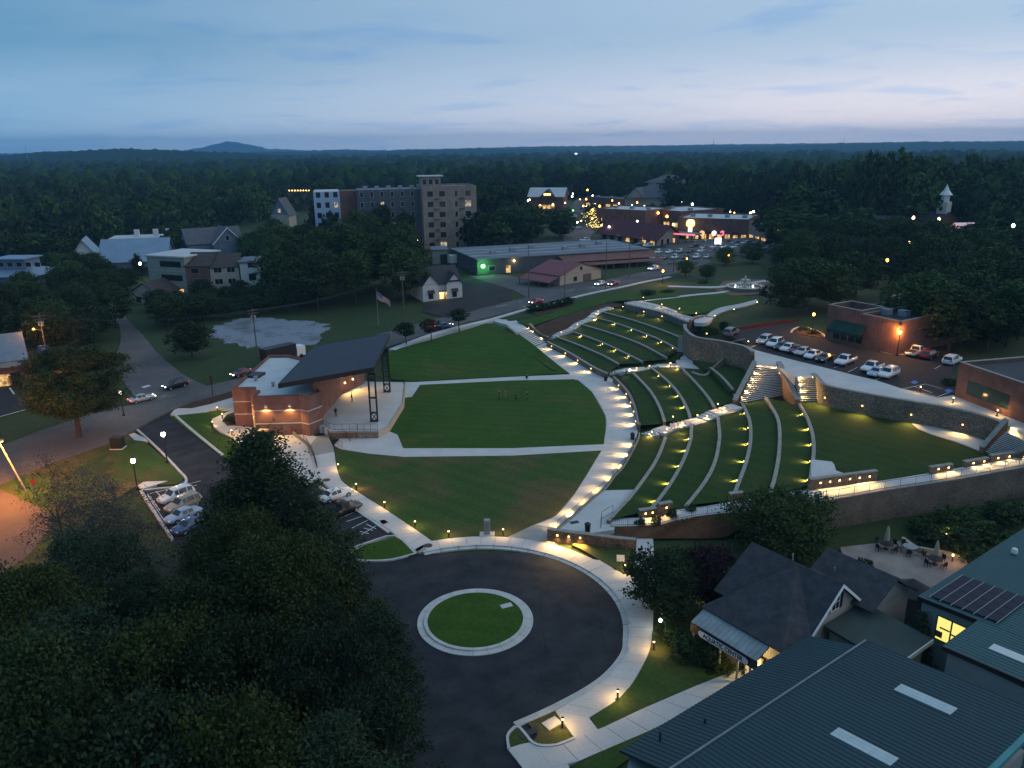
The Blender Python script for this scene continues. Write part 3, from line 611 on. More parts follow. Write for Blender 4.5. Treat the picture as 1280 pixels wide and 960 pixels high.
# kerbs along the drive
for i, q in enumerate([[(165,531),(182,546),(203,566),(222,586),(232,597),(231,604),(221,608),(200,610),(176,613)], [(176,613),(196,644),(216,674)], [(216,517),(240,538),(278,569)], [(400,608),(428,626),(454,643),(486,665)]]):
    w_ = pl(q, 0.0); m = MB(); m.wall(w_, 0.35 if i != 2 else 0.5, -0.5, 0.03, off=-0.17)
    tag(m.build('drive_kerb', KERB), ['pale kerb along the west side of the drive ending in a rounded corner', 'pale kerb at the head of the western parking bays', 'broad pale kerb on the stage side of the drive', 'pale kerb between the eastern parking bays and the walk'][i], 'kerb')
sheet('pavement_ramp', [(161,543),(168,541),(182,548),(185,552),(168,550)], CONC, 0.02)
sheet('pavement_ramp', [(172,607),(180,602),(210,601),(178,611)], CONC, 0.02)

# ================================================================ main road, side streets, pavements on the slope
def road(name, A, B, m_, off=0.0, n=60, depth=0.5):
    a, b = phl(A, off, 5, n), phl(B, off, 5, n); return struct(MB().strip(a, b, depth).build(name, m_, fix=False))
MA = [(-60,575),(0,557),(60,535),(120,516),(180,502),(240,487),(300,472),(360,452),(420,434),(480,416),(540,400),(600,386),(660,371),(720,357),(780,345),(830,334),(880,320)]
MBk = [(-60,633),(0,606),(70,577),(140,552),(205,517),(240,503),(300,486),(360,467),(420,450),(480,435),(540,415),(600,399),(660,384),(720,369),(780,356),(830,345),(890,328)]
road('main_road', MA, MBk, ASPH2, 0.0, 90)
road('side_street', [(100,360),(128,385),(148,405),(150,430),(143,450),(150,470),(165,492),(172,508)], [(112,352),(142,372),(160,400),(178,418),(196,440),(213,455),(232,470),(262,484)], ASPH2, 0.015, 40)
a_ = phl([(486,437),(540,417),(580,406.5),(612,399)], 0.14, 5, 40); b_ = offset(a_, -1.9)
struct(MB().strip(a_, [Vector((p.x, p.y, q.z)) for p, q in zip(b_, a_)], 0.9).build('road_sidewalk', CONC, fix=False))
a_ = phl([(612,399),(660,385.5),(720,370.5),(780,357.5),(835,346)], 0.14, 5, 40); b_ = offset(a_, -1.3)
struct(MB().strip(a_, [Vector((p.x, p.y, q.z)) for p, q in zip(b_, a_)], 0.9).build('road_sidewalk', CONC, fix=False))
m = MB()
for k in range(6):
    a_ = phl([(620 + 28 * k, 384 - 6.3 * k), (634 + 28 * k, 381 - 6.3 * k)], 0.02, 1); t = (a_[1] - a_[0]).normalized(); n_ = Vector((-t.y, t.x, 0)) * .1
    m.quad(a_[0] + n_, a_[0] - n_, a_[1] - n_, a_[1] + n_)
for q in ([(176,484),(186,481),(190,482),(180,485)],): m.quad(*[PH(*p, 0.03) for p in q])
for p, q in (((0,521), (33,512)), ((12,485), (18,493)), ((32,480), (38,489))):
    a_, b_ = PH(*p, .05), PH(*q, .05); t = (b_ - a_).normalized(); n_ = Vector((-t.y, t.x, 0)) * .15; m.quad(a_ + n_, a_ - n_, b_ - n_, b_ + n_)
struct(m.build('road_markings', PAINT))
# street-side parking lots and forecourts
def pad(name, pxs, m_, off=0.03, depth=0.5):
    w = [PH(*p, off) for p in pxs]; return struct(MB().prism(w, None, depth).build(name, m_))
pad('store_parking', [(-40,535),(0,519),(30,512),(42,492),(34,480),(0,487),(-60,500)], ASPH, 0.02)
pad('parking_lot', [(-60,640),(0,612),(30,625),(60,640),(66,655),(40,690),(0,720),(-80,760)], mat('asphalt_lamplit', (.10, .085, .08), .85, var=.15, scale=.2, fine=.1), 0.02)  # warm tint puts the orange lamp's light into the asphalt colour
pad('forecourt', [(528,390),(560,398),(600,386),(640,375),(640,362),(600,350),(575,352),(580,372),(530,380)], ASPH, 0.04)
pad('forecourt', [(640,362),(660,372),(712,360),(750,350),(700,356),(668,350),(610,340),(585,345),(600,350)], ASPH2, 0.02)
pad('side_lot', [(800,345),(835,336),(880,320),(905,318),(935,312),(920,303),(870,302),(820,312),(812,325),(818,335)], ASPH2, 0.05)
pad('dirt_yard', [(22,462),(60,470),(95,462),(120,448),(118,434),(70,432),(34,440)], mat('lamplit_yard', (.20, .10, .06), .95, var=.25, scale=.4, fine=.15), 0.05)  # red-orange of the pole lamp's light put into the ground colour
gq = [PH(*p) for p in [(262,412),(275,404),(312,398),(350,399),(380,402),(410,408),(404,417),(380,430),(340,436),(300,432),(272,424)]]; gq = resample(smooth(gq + [gq[0]], 4), 90)[:-1]; gc_ = sum(gq, Vector()) / len(gq); gr_ = random.Random(3); gv = 0.0; gl_ = []
for p in gq: gv = gv * .55 + gr_.uniform(-.11, .10); q = gc_ + (p - gc_) * (1 + gv); gl_.append(Vector((q.x, q.y, H(q.x, q.y) + .06)))
struct(MB().prism(gl_, None, .5).build('gravel_lot', GRAVEL))
pad('downtown_street', [(700,290),(712,262),(722,246),(735,246),(740,262),(742,290),(735,300),(705,302)], ASPH2, 0.05)
pad('downtown_street', [(820,305),(860,300),(960,296),(1000,300),(1000,312),(930,318),(880,322)], ASPH2, 0.04)
pad('red_mulch_bank', [(655,388),(690,384),(712,376),(716,380),(700,388),(672,394)], MULCH, 0.02)
# ================================================================ terraces
ZR = [0.9, 1.35, 1.8, 2.25, 2.7, 3.15, 3.6]
ROWS = {
 'C': [[(797,541),(794,553),(778,582),(767,594),(755,610),(742,620.5),(728,632.5),(713,646.5),(695,661)],
       [(830,546),(829,549),(822,567),(812,585),(790,615),(770,637),(758,650)],
       [(863,527),(862,540),(861,550),(852,575),(835,605),(812,635)],
       [(895,520),(897,535),(897,550),(892,575),(880,600),(855,632)],
       [(926,504),(935,525),(936,550),(931,575),(922,600),(913,622)],
       [(955,496),(969,520),(972.5,540),(971,570),(965,600),(958,620)],
       [(997,504),(1006,520),(1013,540),(1015,560),(1013,580),(1010,603)]],
 'B': [[(766,472),(783,490),(792,509),(797,532)],
       [(790,466),(810,487),(822,507),(829,527)],
       [(812,459),(832,475),(847,492),(857,510),(861,522)],
       [(849,458),(870,480),(884,497),(891,509)],
       [(887,460),(902,475),(915,491),(919,499)]],
 'A': [[(683,428),(710,441.5),(740,459.5),(758,468)],
       [(695,421),(722,431),(752,444),(772,455)],
       [(717,415),(752,428),(780,441),(802,452)],
       [(725,405),(765,417),(800,430),(832,447)],
       [(742,397),(765,402.5),(795,413),(825,425),(847,437)],
       [(750,389),(790,400),(820,410),(851,422)],
       [(770,383),(800,390),(835,399),(861,408)]],
}
SECN = {'A': 'upper', 'B': 'middle', 'C': 'lower'}; ORD = ['', 'first', 'second', 'third', 'fourth', 'fifth', 'sixth']
W = {s: [pl(r, ZR[i], 6, 49) for i, r in enumerate(rr)] for s, rr in ROWS.items()}
SUMMER = lawn_mat('terrace_grass', (.022, .052, .009), (.034, .062, .013), (.055, .062, .020), (.5, .5), .05, 1.0, .62)
for s, rows in W.items():
    for i in range(len(rows) - 1):
        lo, hi = rows[i], rows[i + 1]
        m = MB(); mid = [(a.lerp(b, 0.5)) for a, b in zip(lo, hi)]
        if s == 'C' and i == 0:
            cut = 32
            m.grid([setz(lo[:cut], ZR[0] - .01), setz(mid[:cut], ZR[0] + .03), setz(hi[:cut], ZR[0] + .05)])
            struct(MB().strip(setz(lo[cut - 1:], ZR[0]), setz(hi[cut - 1:], ZR[0] + .02), 0.5).build('terrace_pad', CONC, fix=False))
        else: m.grid([setz(lo, ZR[i] - .01), setz(mid, ZR[i] + .03), setz(hi, ZR[i] + .05)])
        struct(m.build('terrace_lawn', SUMMER, fix=False))
    for i in range(1, len(rows)):
        if s == 'A' and i == 6: continue
        lab = f'{ORD[i]} low stone seat wall up from the promenade in the {SECN[s]} lawn section'
        t = thing('seat_wall', lab, 'seat wall', rows[i][len(rows[i]) // 2])
        MB().wall(setz(rows[i], 0), 0.42, ZR[i - 1] - 0.15, ZR[i] - 0.11, off=0.03).build('stone_face', STONE, t)
        n = max(8, int(length(rows[i]) / 0.95)); rr = resample(rows[i], 2 * n + 1); m = MB()
        for k in range(n):
            q = rr[2 * k:2 * k + 3]; q = [q[0].lerp(q[1], .025), q[1], q[2].lerp(q[1], .025)]; dz = rng.uniform(-.012, .012)
            m.wall(q, 0.50, ZR[i] - 0.11, ZR[i] + 0.03 + dz)
        tag(m.build('cap_stones', CAP, t), kind='stuff')
# earth under the terraces and aisles, so that no gap opens between them
for s, rows in W.items():
    ex = []
    for i, r_ in enumerate(rows):
        a, b = r_[0] + (r_[0] - r_[3]).normalized() * 2.4, r_[-1] + (r_[-1] - r_[-4]).normalized() * (2.4 if s != 'C' else 1.2)
        ex.append(setz([a] + r_ + [b], ZR[i - 1] - .35 if i else -.3))
    struct(MB().grid(ex).build('terrace_earth', SUMMER, fix=False))
# promenade walls
def stone_wall(poly, th, zb, zt, label, m_=None, cap=0.12, off=0.0, capm=None, name='stone_wall', over=0.05):
    t = thing(name, label, 'wall', poly[len(poly) // 2])
    zl = zt if isinstance(zt, (list, tuple)) else [zt] * len(poly)
    MB().wall(poly, th, zb, [z - cap for z in zl], off=off).build('stone_face', m_ or STONE, t)
    m = MB(); n = max(3, int(length(poly) / 1.1)); q = resample(poly, 2 * n + 1); zz = np.interp(np.linspace(0, 1, 2 * n + 1), np.linspace(0, 1, len(zl)), zl)
    for k in range(n):
        a, b, c = q[2 * k:2 * k + 3]; w_ = [a.lerp(b, .02), b, c.lerp(b, .02)]; dz = rng.uniform(-.01, .01)
        m.wall(w_, th + 2 * over, [z - cap for z in zz[2 * k:2 * k + 3]], [z + dz for z in zz[2 * k:2 * k + 3]], off=off - over)
    tag(m.build('cap_stones', capm or CAP, t), kind='stuff'); return t
stone_wall(W['A'][0], 0.45, -0.2, 1.15, 'curved brown stone wall along the far promenade below the upper lawn section', STONE_R)
stone_wall(W['B'][0], 0.45, -0.2, 1.15, 'curved brown stone wall beside the bend of the promenade', STONE_R)
stone_wall(W['C'][0], 0.35, -0.2, 1.0, 'low curved stone kerb wall under the long promenade railing', STONE)
# wall with three lights by the turning circle
w3 = pl([(684,661),(705,664),(735,667),(770,671),(795,673)], 1.45, 4); w3 = [Vector((p.x, p.y, 0)) for p in w3]
stone_wall(w3, 0.5, -0.3, [1.45 - 0.012 * i for i in range(len(w3))], 'brown stone wall with three lights beside the turning circle', STONE_R)
struct(MB().prism([P(a, b, .9) for a, b in [(695,661),(758,650),(768,657),(768,662),(735,667)]], 0.9, 0.0).build('terrace_pad', CONC))
tag(MB().obox(P(718, 653, .9), Vector((.8, .3, 0)).normalized(), Vector((-.3, .8, 0)).normalized(), -.55, .55, -.35, .35, .9, .925).build('floor_grate', DARK), 'dark square grate in the concrete pad above the three-light wall', 'grate')
# ---------------------------------------------------------------- stairs
def stairs(poly, width, label, rise=0.16, m_=None, name='stairway'):
    """poly: centre line with heights; each tread and landing is a part"""
    poly = [Vector(p) for p in poly]; t = thing(name, label, 'stairs', poly[0])
    for a, b in zip(poly, poly[1:]):
        d = Vector((b.x - a.x, b.y - a.y, 0)); ln = d.length; d.normalize(); s = Vector((-d.y, d.x, 0)); n = max(1, round(abs(b.z - a.z) / rise)); flat = abs(b.z - a.z) < 0.1
        for k in range(n):
            z = max(a.z, b.z) if flat else a.z + (b.z - a.z) * (k + 1) / n
            m = MB().obox(a, d, s, ln * k / n + 0.01, ln * (k + 1) / n - 0.01, -width / 2, width / 2, z - 0.7, z)
            m.build('landing' if flat else 'step', m_ or CONC, t)
    return t
def quadstairs(bl, br, tl, tr, n, label, m_=None, depth=1.2):
    t = thing('stairway', label, 'stairs', (bl + br) / 2)
    for k in range(n):
        t0, t1 = k / n, (k + 1) / n + 0.02 / n; z = bl.z + (tl.z - bl.z) * (k + 1) / n
        q = [bl.lerp(tl, t0), br.lerp(tr, t0), br.lerp(tr, t1 - .03 / n), bl.lerp(tl, t1 - .03 / n)]
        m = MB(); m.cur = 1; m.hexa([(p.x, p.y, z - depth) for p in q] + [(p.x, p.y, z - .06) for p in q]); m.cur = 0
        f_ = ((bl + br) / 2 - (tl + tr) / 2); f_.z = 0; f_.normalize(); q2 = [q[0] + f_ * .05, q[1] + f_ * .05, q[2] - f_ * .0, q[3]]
        m.hexa([(p.x, p.y, z - .06) for p in q2] + [(p.x, p.y, z) for p in q2]); m.build('step', [m_ or CONC, RISER_SHADE], t)
    return t
RISER_SHADE = mat('riser_shade', (.15, .11, .08), .9, var=.3, scale=1.5)  # darker than the treads: shade on the risers put into the colour
def px3(*q): return [P(*p) for p in q]
aisle2 = px3((800,547,0.0),(822,540,.9),(838,534,.95),(862,528.5,1.8),(878,524,1.85),(892,517,2.3),(922,507,2.7))
stairs(aisle2, 2.6, 'stone aisle steps between the middle and lower lawn sections')
aisle1 = px3((762,467,0.1),(782,462.5,1.0),(808,460.5,1.05),(822,457.5,1.8),(848,456,1.85),(862,455,2.2),(900,456,2.3))
stairs(aisle1, 2.4, 'stone aisle steps between the upper and middle lawn sections')
aisle0 = px3((680,425.5,.1),(694,420.5,.95),(702,416,1.35),(714,411.5,1.8),(722,405,2.25),(738,398,2.7),(746,390,3.1),(764,384,3.6))
stairs(aisle0, 1.9, 'narrow pale steps climbing along the far edge of the upper lawn section')
# stair from promenade up to the road sidewalk
PL7 = 7.0
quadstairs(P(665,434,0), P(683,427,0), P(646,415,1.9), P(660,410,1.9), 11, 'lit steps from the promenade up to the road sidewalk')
struct(MB().prism([P(a, b, 1.95) for a, b in [(612,400),(634,406),(646,415.5),(660,410.5),(646,401),(640,397),(655,390),(640,388)]], 1.95, 0.5).build('stair_head_path', CONC))
for i, (q, lb) in enumerate((([(664,437,0),(652,427,.9),(640,416,1.9),(636,412,2.0)], 'stepped stone wall on the lawn side of the far lit steps'), ([(685,426,0),(672,419,1.0),(661,409,1.9)], 'lit stone wall beside the mulch bank at the far steps'))):
    w_ = pl(q, 0, 4); stone_wall(w_, 0.5, -0.3, [p.z + .95 for p in w_], lb, STONE_R, off=-0.5 if i else 0.0)
# main stairs
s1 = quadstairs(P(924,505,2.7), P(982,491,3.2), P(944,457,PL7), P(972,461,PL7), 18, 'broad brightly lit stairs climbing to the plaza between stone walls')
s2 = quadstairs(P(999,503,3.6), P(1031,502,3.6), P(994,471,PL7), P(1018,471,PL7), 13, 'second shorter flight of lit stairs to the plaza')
def flank(a, b, th, zb, up, label, m_=STONE_R, n=9):
    a, b = Vector(a), Vector(b); poly = [a.lerp(b, i / (n - 1)) for i in range(n)]
    return stone_wall(poly, th, zb, [p.z + up for p in poly], label, m_, off=-th / 2)
flank(P(918,505,2.7), P(943,456,PL7), 0.7, 1.5, 0.75, 'stepped stone flank wall on the left of the broad lit stairs')
flank(P(997,504,3.5), P(973,456,PL7), 0.8, 2.5, 0.7, 'leaning stone wall between the two flights of lit stairs')
# plaza
plaza = [P(a, b, PL7) for a, b in [(935,432),(943,440),(944,456),(973,460),(995,471),(1019,471),(1035,482),(1070,489),(1120,498),(1175,507),(1222,517),(1252,527),(1258,531),(1300,553),(1300,535),(1192,494),(1172,497),(1150,492),(1128,486),(1094,475),(1072,470),(1037,461),(1000,452),(942,437)]]
struct(MB().prism(plaza, PL7, 5.5).build('plaza', CONC))
big = pl([(1019,467),(1026,474),(1035,481.5),(1070,489),(1120,498),(1175,507),(1222,517),(1250,526),(1257,531)], PL7, 6)
stone_wall(big, 0.6, 2.8, PL7 + 0.15, 'long curved stone retaining wall below the plaza parking', STONE, off=-0.6, cap=0.15)
# great lawn between the sixth row and the wall
lo = setz(W['C'][6], ZR[6]); hi = pl([(999,503),(1031,503),(1060,514.5),(1110,522),(1140,528),(1185,535),(1228,550),(1244,574),(1182,587.5),(1100,600.5),(1050,606),(1013,611.5)], 3.62, 4, 49)
m = MB(); m.grid([[a.lerp(b, t) for a, b in zip(lo, hi)] for t in np.linspace(0, 1, 7)]); struct(m.build('great_lawn', SUMMER, fix=False))
sheet('wall_foot_path', [(1140,529),(1160,530),(1185,534),(1232,551),(1226,564),(1195,552),(1165,543),(1148,536)], CONC, 3.70, 0.3)
sheet('bench_pad', [(1014,574),(1040,577),(1043,581),(1045,588),(1056,592),(1014,602)], CONC, 3.70, 0.4)
# ramp walkway along the foot of the terraces with its retaining wall
rt = pl([(762,648,.95),(800,647,1.0),(826,645,1.05),(848,637,2.0),(880,633,2.1),(915,627,2.5),(960,620,3.0),(1010,611,3.45),(1060,604,3.55),(1100,601,3.7),(1180,588,4.0),(1290,568,4.6)], 0, 5, 90)
rb = pl([(764,658,.95),(800,657,1.0),(826,655,1.05),(848,649,2.0),(880,644,2.1),(915,640,2.5),(960,634,3.0),(1010,627,3.45),(1060,619,3.55),(1105,611,3.7),(1190,598,4.0),(1290,580,4.6)], 0, 5, 90)
struct(MB().strip(rt, rb, 1.0).build('ramp_walk', CONC, fix=False))
i0 = 30
stone_wall(rb[i0:], 0.5, -1.2, [p.z + 0.08 for p in rb[i0:]], 'tall brown block retaining wall carrying the ramp walk above the patio', STONE_W, off=-0.45)
mb_ = rb[:i0 + 4]; lowr = [P(*p) for p in [(750,672,.05),(790,673,.05),(830,673,0),(880,673,0),(905,672,0)]]
struct(MB().grid([[a.lerp(b, t) - Vector((0, 0, 0.02)) for a, b in zip(resample(mb_, 30), resample(lowr, 30))] for t in (0, .5, 1)]).build('mulch_bank', MULCH2, fix=False))
# brick piers and walls along the ramp
def wallseg(p, q, th, zb, zt, label, m_=None):
    a, b = P(*p), P(*q); return stone_wall([a.lerp(b, i / 5) for i in range(6)], th, zb, zt, label, m_ or STONE_R, off=0)
RW1 = wallseg((1012,613,3.5), (1096,601,3.6), 0.5, 3.0, 5.0, 'brown stone wall with six lights over the ramp walk')
RW2 = wallseg((1163,593,3.9), (1191,588,4.0), 0.5, 3.3, 4.9, 'short lit brown wall on the ramp, left of the three by the end stairs')
RW3 = wallseg((1206,585,4.1), (1236,579,4.2), 0.5, 3.3, 5.0, 'short lit brown wall on the ramp, middle of the three by the end stairs')
RW4 = wallseg((1238,579,4.2), (1290,569,4.5), 0.5, 3.3, 5.3, 'lit brown wall on the ramp at the frame edge under the end stairs')
wallseg((800,640,1.8), (822,637,1.8), 0.6, 0.9, 2.0, 'low brown pier wall beside the ramp steps')
wallseg((824,636,2.2), (841,633,2.2), 0.6, 0.9, 2.8, 'taller brown pier wall at the top of the ramp steps')
wallseg((913,624,2.6), (930,621,2.7), 0.6, 1.8, 3.3, 'brown stone pier behind the willow at the foot of the fourth row')
stairs(px3((826,650,1.05),(838,647,1.5),(850,643,2.0)), 2.6, 'short lit steps on the ramp walk beside the round shrubs')
# end stairs on the right
e1, e2 = P(1228,562,3.7), P(1262,580,4.3)
quadstairs(P(1232,566,4.0), P(1262,572,4.2), P(1258,540,6.9), P(1292,556,6.9), 14, 'lit end stairs from the ramp up to the plaza at the frame edge')
flank(P(1226,566,3.7), P(1257,531,PL7), 0.6, 2.5, 0.9, 'sloping brown stone wall at the end of the retaining wall')
# curved stone wall and its lower tier in the middle
cw = pl([(858,405),(858.5,410),(865,417),(876,421.5),(898,424.5),(920,429),(934,432.5),(943,439)], 7.6, 5)
stone_wall(cw, 0.6, 1.8, 7.6, 'tall curved stone wall rising above the middle lawn section', STONE, off=-0.6)
tier = pl([(866,452),(880,456),(892,451),(903,447),(918,439),(932,441),(943,455)], 4.6, 5)
stone_wall(tier, 0.5, 1.8, [2.6 + 3.0 * min(1, max(0, (i - 6) / 14)) for i in range(len(tier))], 'lower tier of dark stone wall in front of the tall curved one', STONE, off=-0.3)
sheet('tier_lawn', [(866,450),(892,454),(905,448),(918,442),(930,443),(940,455),(922,490),(912,489),(887,462),(880,460)], SUMMER, 3.1, 0.8)
stone_wall(pl([(887,461),(902,474),(915,489)], 3.1, 5), 0.4, 1.8, 3.45, 'short dark stone wall with lights above the fourth middle row', STONE)
struct(MB().prism([P(a, b, 2.35) for a, b in [(845,451),(858,442),(868,450),(884,456),(906,456),(904,461),(872,461),(848,459)]], 2.35, 1.2).build('aisle_landing', CONC))
quadstairs(P(847,440,2.4), P(858,441,2.4), P(848,420,5.0), P(859,419,5.0), 14, 'bright narrow stairs against the tall curved stone wall')
# upper walk and lawns round the fountain
ZU = 4.6
upA = pl([(782,380),(800,384),(830,391),(862,403),(878,402)], ZU, 5, 30); upB = pl([(790,376),(815,379),(845,388),(868,397),(882,396)], ZU, 5, 30)
struct(MB().strip(upA, upB, 1.6).build('upper_walk', CONC, fix=False))
stone_wall(offset(upA, -0.1), 0.35, 2.5, ZU + 0.1, 'stone kerb wall under the upper walk railing', STONE, off=-0.3)
def hpath(name, A, B, off=0.10, m_=None, n=30):
    a, b = phl(A, off, 5, n), phl(B, off, 5, n); return struct(MB().strip(a, b, 0.8).build(name, m_ or CONC, fix=False))
hpath('upper_path', [(868,404),(884,404),(896,394),(908,389),(930,384),(948,379)], [(866,397),(880,397),(890,390),(902,385),(925,380.5),(946,375)], 0.16)
hpath('upper_path', [(782,381),(800,378),(850,372),(900,367),(915,364)], [(780,378),(800,375.5),(850,370),(900,365),(913,362)], 0.12)
hpath('upper_path', [(835,359),(900,360),(960,352)], [(835,357.5),(900,358),(960,350)], 0.10)
pad('fountain_plaza', [(893,363),(905,352),(960,349),(975,358),(955,368),(915,370)], mat('paver_red', (.20, .12, .09), .9, var=.2, scale=1.5), 0.11)
struct(MB().grid([phl([(800,377),(850,371.5),(900,366.5),(930,369)], 0.06, 4, 24), phl([(815,381),(855,382),(900,378),(935,374)], 0.06, 4, 24), phl([(830,385),(860,393.5),(888,390),(945,376)], 0.06, 4, 24)]).build('upper_lawn', LAWN, fix=False))
# berm lawn below the road
lo_ = [P(*p) for p in [(489,474,0),(520,476.5,0),(560,474.5,0),(640,470.5,0),(680,468,0),(712,466.5,0)]]; up_ = [PH(*p) + Vector((0, 0, 0)) for p in [(484,440),(520,430),(560,419),(590,410),(612,404),(634,410)]]
lo_, up_ = resample(smooth(lo_), 30), resample(smooth(up_), 30); rw_ = []
side = resample([P(712,466.5,0), P(690,451,0), P(664,436,.2), P(640,416,1.9)], 30)
for t in np.linspace(0, 1, 9):
    k = t * t * (3 - 2 * t); row = []
    for i, (a, b) in enumerate(zip(lo_, up_)):
        p = a.lerp(b, t); p.z = a.z + (b.z + 0.05 - a.z) * k + 0.5 * math.sin(math.pi * t) * (0.3 + 0.7 * i / 29) ; row.append(p)
    rw_.append(row)
struct(MB().grid(rw_).build('berm_lawn', LAWN, fix=False))
struct(MB().grid([[P(712,467,0), P(690,452,0), P(665,436,.1)], [P(700,465,0.05), P(672,445,.6), P(650,426,1.6)], [P(690,462,.3), P(655,436,1.3), P(634,411,2.05)]]).build('berm_lawn', LAWN, fix=False))
# bank east of the far steps up to the upper walk
struct(MB().grid([[P(*p) for p in [(662,410,1.95),(672,419,1.0),(684,426,.5)]], [P(*p) for p in [(680,404,2.2),(697,410,1.6),(703,414,1.3)]], [P(*p) for p in [(700,396,2.5),(716,400,2.2),(722,403,2.2)]], [P(*p) for p in [(735,385,3.1),(742,390,3.0),(746,390,3.05)]], [P(*p) for p in [(765,377,3.7),(770,380,3.7),(776,382,3.9)]]]).build('side_bank', MULCH, fix=False))
struct(MB().grid([phl([(646,402),(680,394),(720,380),(770,368),(830,358)], 0.05, 4, 24), [v + Vector((0, 0, .06)) for v in resample([P(662,409,2.0), P(700,396,2.5), P(735,385,3.1), P(765,377,3.8), P(795,375,4.4), P(850,370,4.8)], 24)]]).build('roadside_lawn', LAWN, fix=False))
# parking lot on the hill
pk = [(935,431),(942,437),(1000,452),(1037,461),(1072,470),(1094,475),(1128,486),(1150,492),(1172,497),(1192,493),(1199,476),(1190,462),(1205,448),(1150,440),(1120,444),(1080,434),(1032,423),(1010,414),(1000,404),(960,407),(920,413),(905,416)]
pz = PL7 - 0.06; struct(MB().prism([P(a, b, pz) for a, b in pk], pz, 5.5).build('hill_parking', ASPH))
for q, lb in (([(912,412),(935,408),(960,404),(1000,400)], 'red painted kerb along the hill parking entrance'),):
    w_ = pl(q, pz, 4); tag(MB().wall(w_, 0.35, 6.0, pz + .14).build('red_kerb', mat('red_kerb_paint', (.13, .018, .018), .8)), lb, 'kerb')
w_ = pl([(1032,423),(1080,434),(1120,444),(1150,441)], pz, 3); struct(MB().wall(w_, 1.6, 6, pz + .13, off=0).build('shop_sidewalk', CONC2))
w_ = pl([(990,416),(993,412),(1003,409),(1020,414),(1032,421)], pz, 4); tag(MB().wall(w_, .35, 6, pz + .14).build('planter_kerb', KERB), 'rounded kerb of the planting bed beside the hill parking', 'kerb')
sheet('planting_bed', [(992,413),(1003,410),(1022,414),(1031,422),(1012,420),(998,417)], MULCH, pz + .1, 0.4)
m = MB()
for p, q in [((1094,475),(1115,466)),((1128,486),(1157,480)),((1172,496),(1190,489)),((1128,486),(1172,496)),((1157,480),(1178,486)),((1143,483),(1165,491)),((1060,465),(1072,459)),((1042,460),(1056,455)),((1168,461),(1176,457)),((915,427),(932,423)),((938,434),(952,429))]: stripe(p, q, .12, pz + .012, mb=m)
struct(m.build('bay_lines', PAINT))
for q, lb in (([(1138,478),(1143,475.5),(1148,478),(1143,480)], 'left blue accessible bay mark in the hill parking'), ([(1180,488),(1186,486),(1192,489),(1185,491)], 'right blue accessible bay mark by the dark brick building')):
    tag(MB().prism([P(*p, pz) for p in q], pz + .012, pz + .004).build('accessible_bay_mark', BLUEP), lb, 'marking')

# ================================================================ lights set in the walls
WL = MB(); WL.box(-.11, .11, -.02, .07, -.04, .16); WL.box(-.13, .13, -.02, .12, .16, .20)
WLm = WL.mesh('housing', mat('bronze', (.05, .04, .03), .6)); LNm = MB().box(-.09, .09, -.01, .10, -.035, .158).mesh('lens', LENS)
def wall_light(p, n_, z, label, group, energy=16.0, angle=140):
    n_ = Vector((n_.x, n_.y, 0)).normalized(); loc = Vector((p.x, p.y, z)) + n_ * 0.02
    t = thing('wall_light', label, 'wall light', loc, group)
    t.rotation_euler = (0, 0, math.atan2(n_.y, n_.x) - math.pi / 2)
    part('housing', WLm, t); l = part('lens', LNm, t); l.location = (0, .03, -.0)
    lamp('SPOT', energy, WARM, t, (0, .20, .06), (0, 1.0, -.85), 0.05, angle, 1.0)
def along(poly, ts):
    poly = [Vector(p) for p in poly]; q = resample(poly, 201)
    for t in ts:
        i = min(199, max(1, int(t * 200))); tg = q[i + 1] - q[i - 1]; yield q[i], Vector((tg.y, -tg.x, 0)).normalized()
PW = 'lights in the promenade walls'; SWL = 'lights in the seat walls'
for s_, ts, lb in (('A', (.10, .34, .57, .80), 'small warm light in the promenade wall below the upper section'), ('B', (.16, .36, .54, .72, .90), 'small warm light in the promenade wall below the middle section'), ('C', (.10, .22, .35, .48, .60, .72, .83, .95), 'small warm light in the kerb wall under the long railing')):
    for p, n_ in along(W[s_][0], ts): wall_light(p, n_, 0.6, lb, PW, 150.0, 112)
for s_, i, ts in (('C', 2, (.22, .37, .55, .74, .92)), ('C', 4, (.12, .30, .48, .66, .84)), ('C', 6, (.15, .36, .56, .76, .96)), ('B', 2, (.18, .40, .60, .80)), ('A', 2, (.12, .42, .62, .82)), ('A', 4, (.03, .22, .42, .60, .78, .94)), ('A', 5, ()), ('B', 4, (.3, .7))):
    for p, n_ in along(W[s_][i], ts): wall_light(p, n_, ZR[i] - 0.25, f'small warm light in the {ORD[i]} seat wall of the {SECN[s_]} section', SWL, 110.0, 120)
for p, n_ in along([P(770,383,3.4), P(800,390,3.4), P(835,399,3.4), P(861,408,3.4)], (.1, .38, .62, .86)): wall_light(p, n_, 3.75, 'small warm light in the wall under the upper walk', SWL, 110.0, 120)
for p, n_ in along([offset(big, -0.6)[i] for i in range(len(big))], (.05, .10, .22, .40, .61, .82)): wall_light(p, n_, 5.0, 'small warm light in the long curved retaining wall', 'lights in the retaining wall', 170.0, 130)
for a, b, ts, z, lb in ((w3[0], w3[-1], (.12, .25, .38), .75, 'bright light in the wall beside the turning circle'),):
    for p, n_ in along([a, b], ts): wall_light(p, n_, z, lb, 'three lights by the turning circle', 200.0)
def seglights(p, q, ts, z, lb, e=14.0):
    for a, n_ in along([P(*p), P(*q)], ts): wall_light(a, n_, z, lb, 'lights over the ramp walk', e)
seglights((1012,613,3.5), (1096,601,3.6), (.14, .28, .42, .58, .72, .87), 4.35, 'one of six small lights in the brown ramp wall', 50.0)
seglights((1163,593,3.9), (1191,588,4.0), (.3, .75), 4.5, 'small light in the left short ramp wall', 50.0)
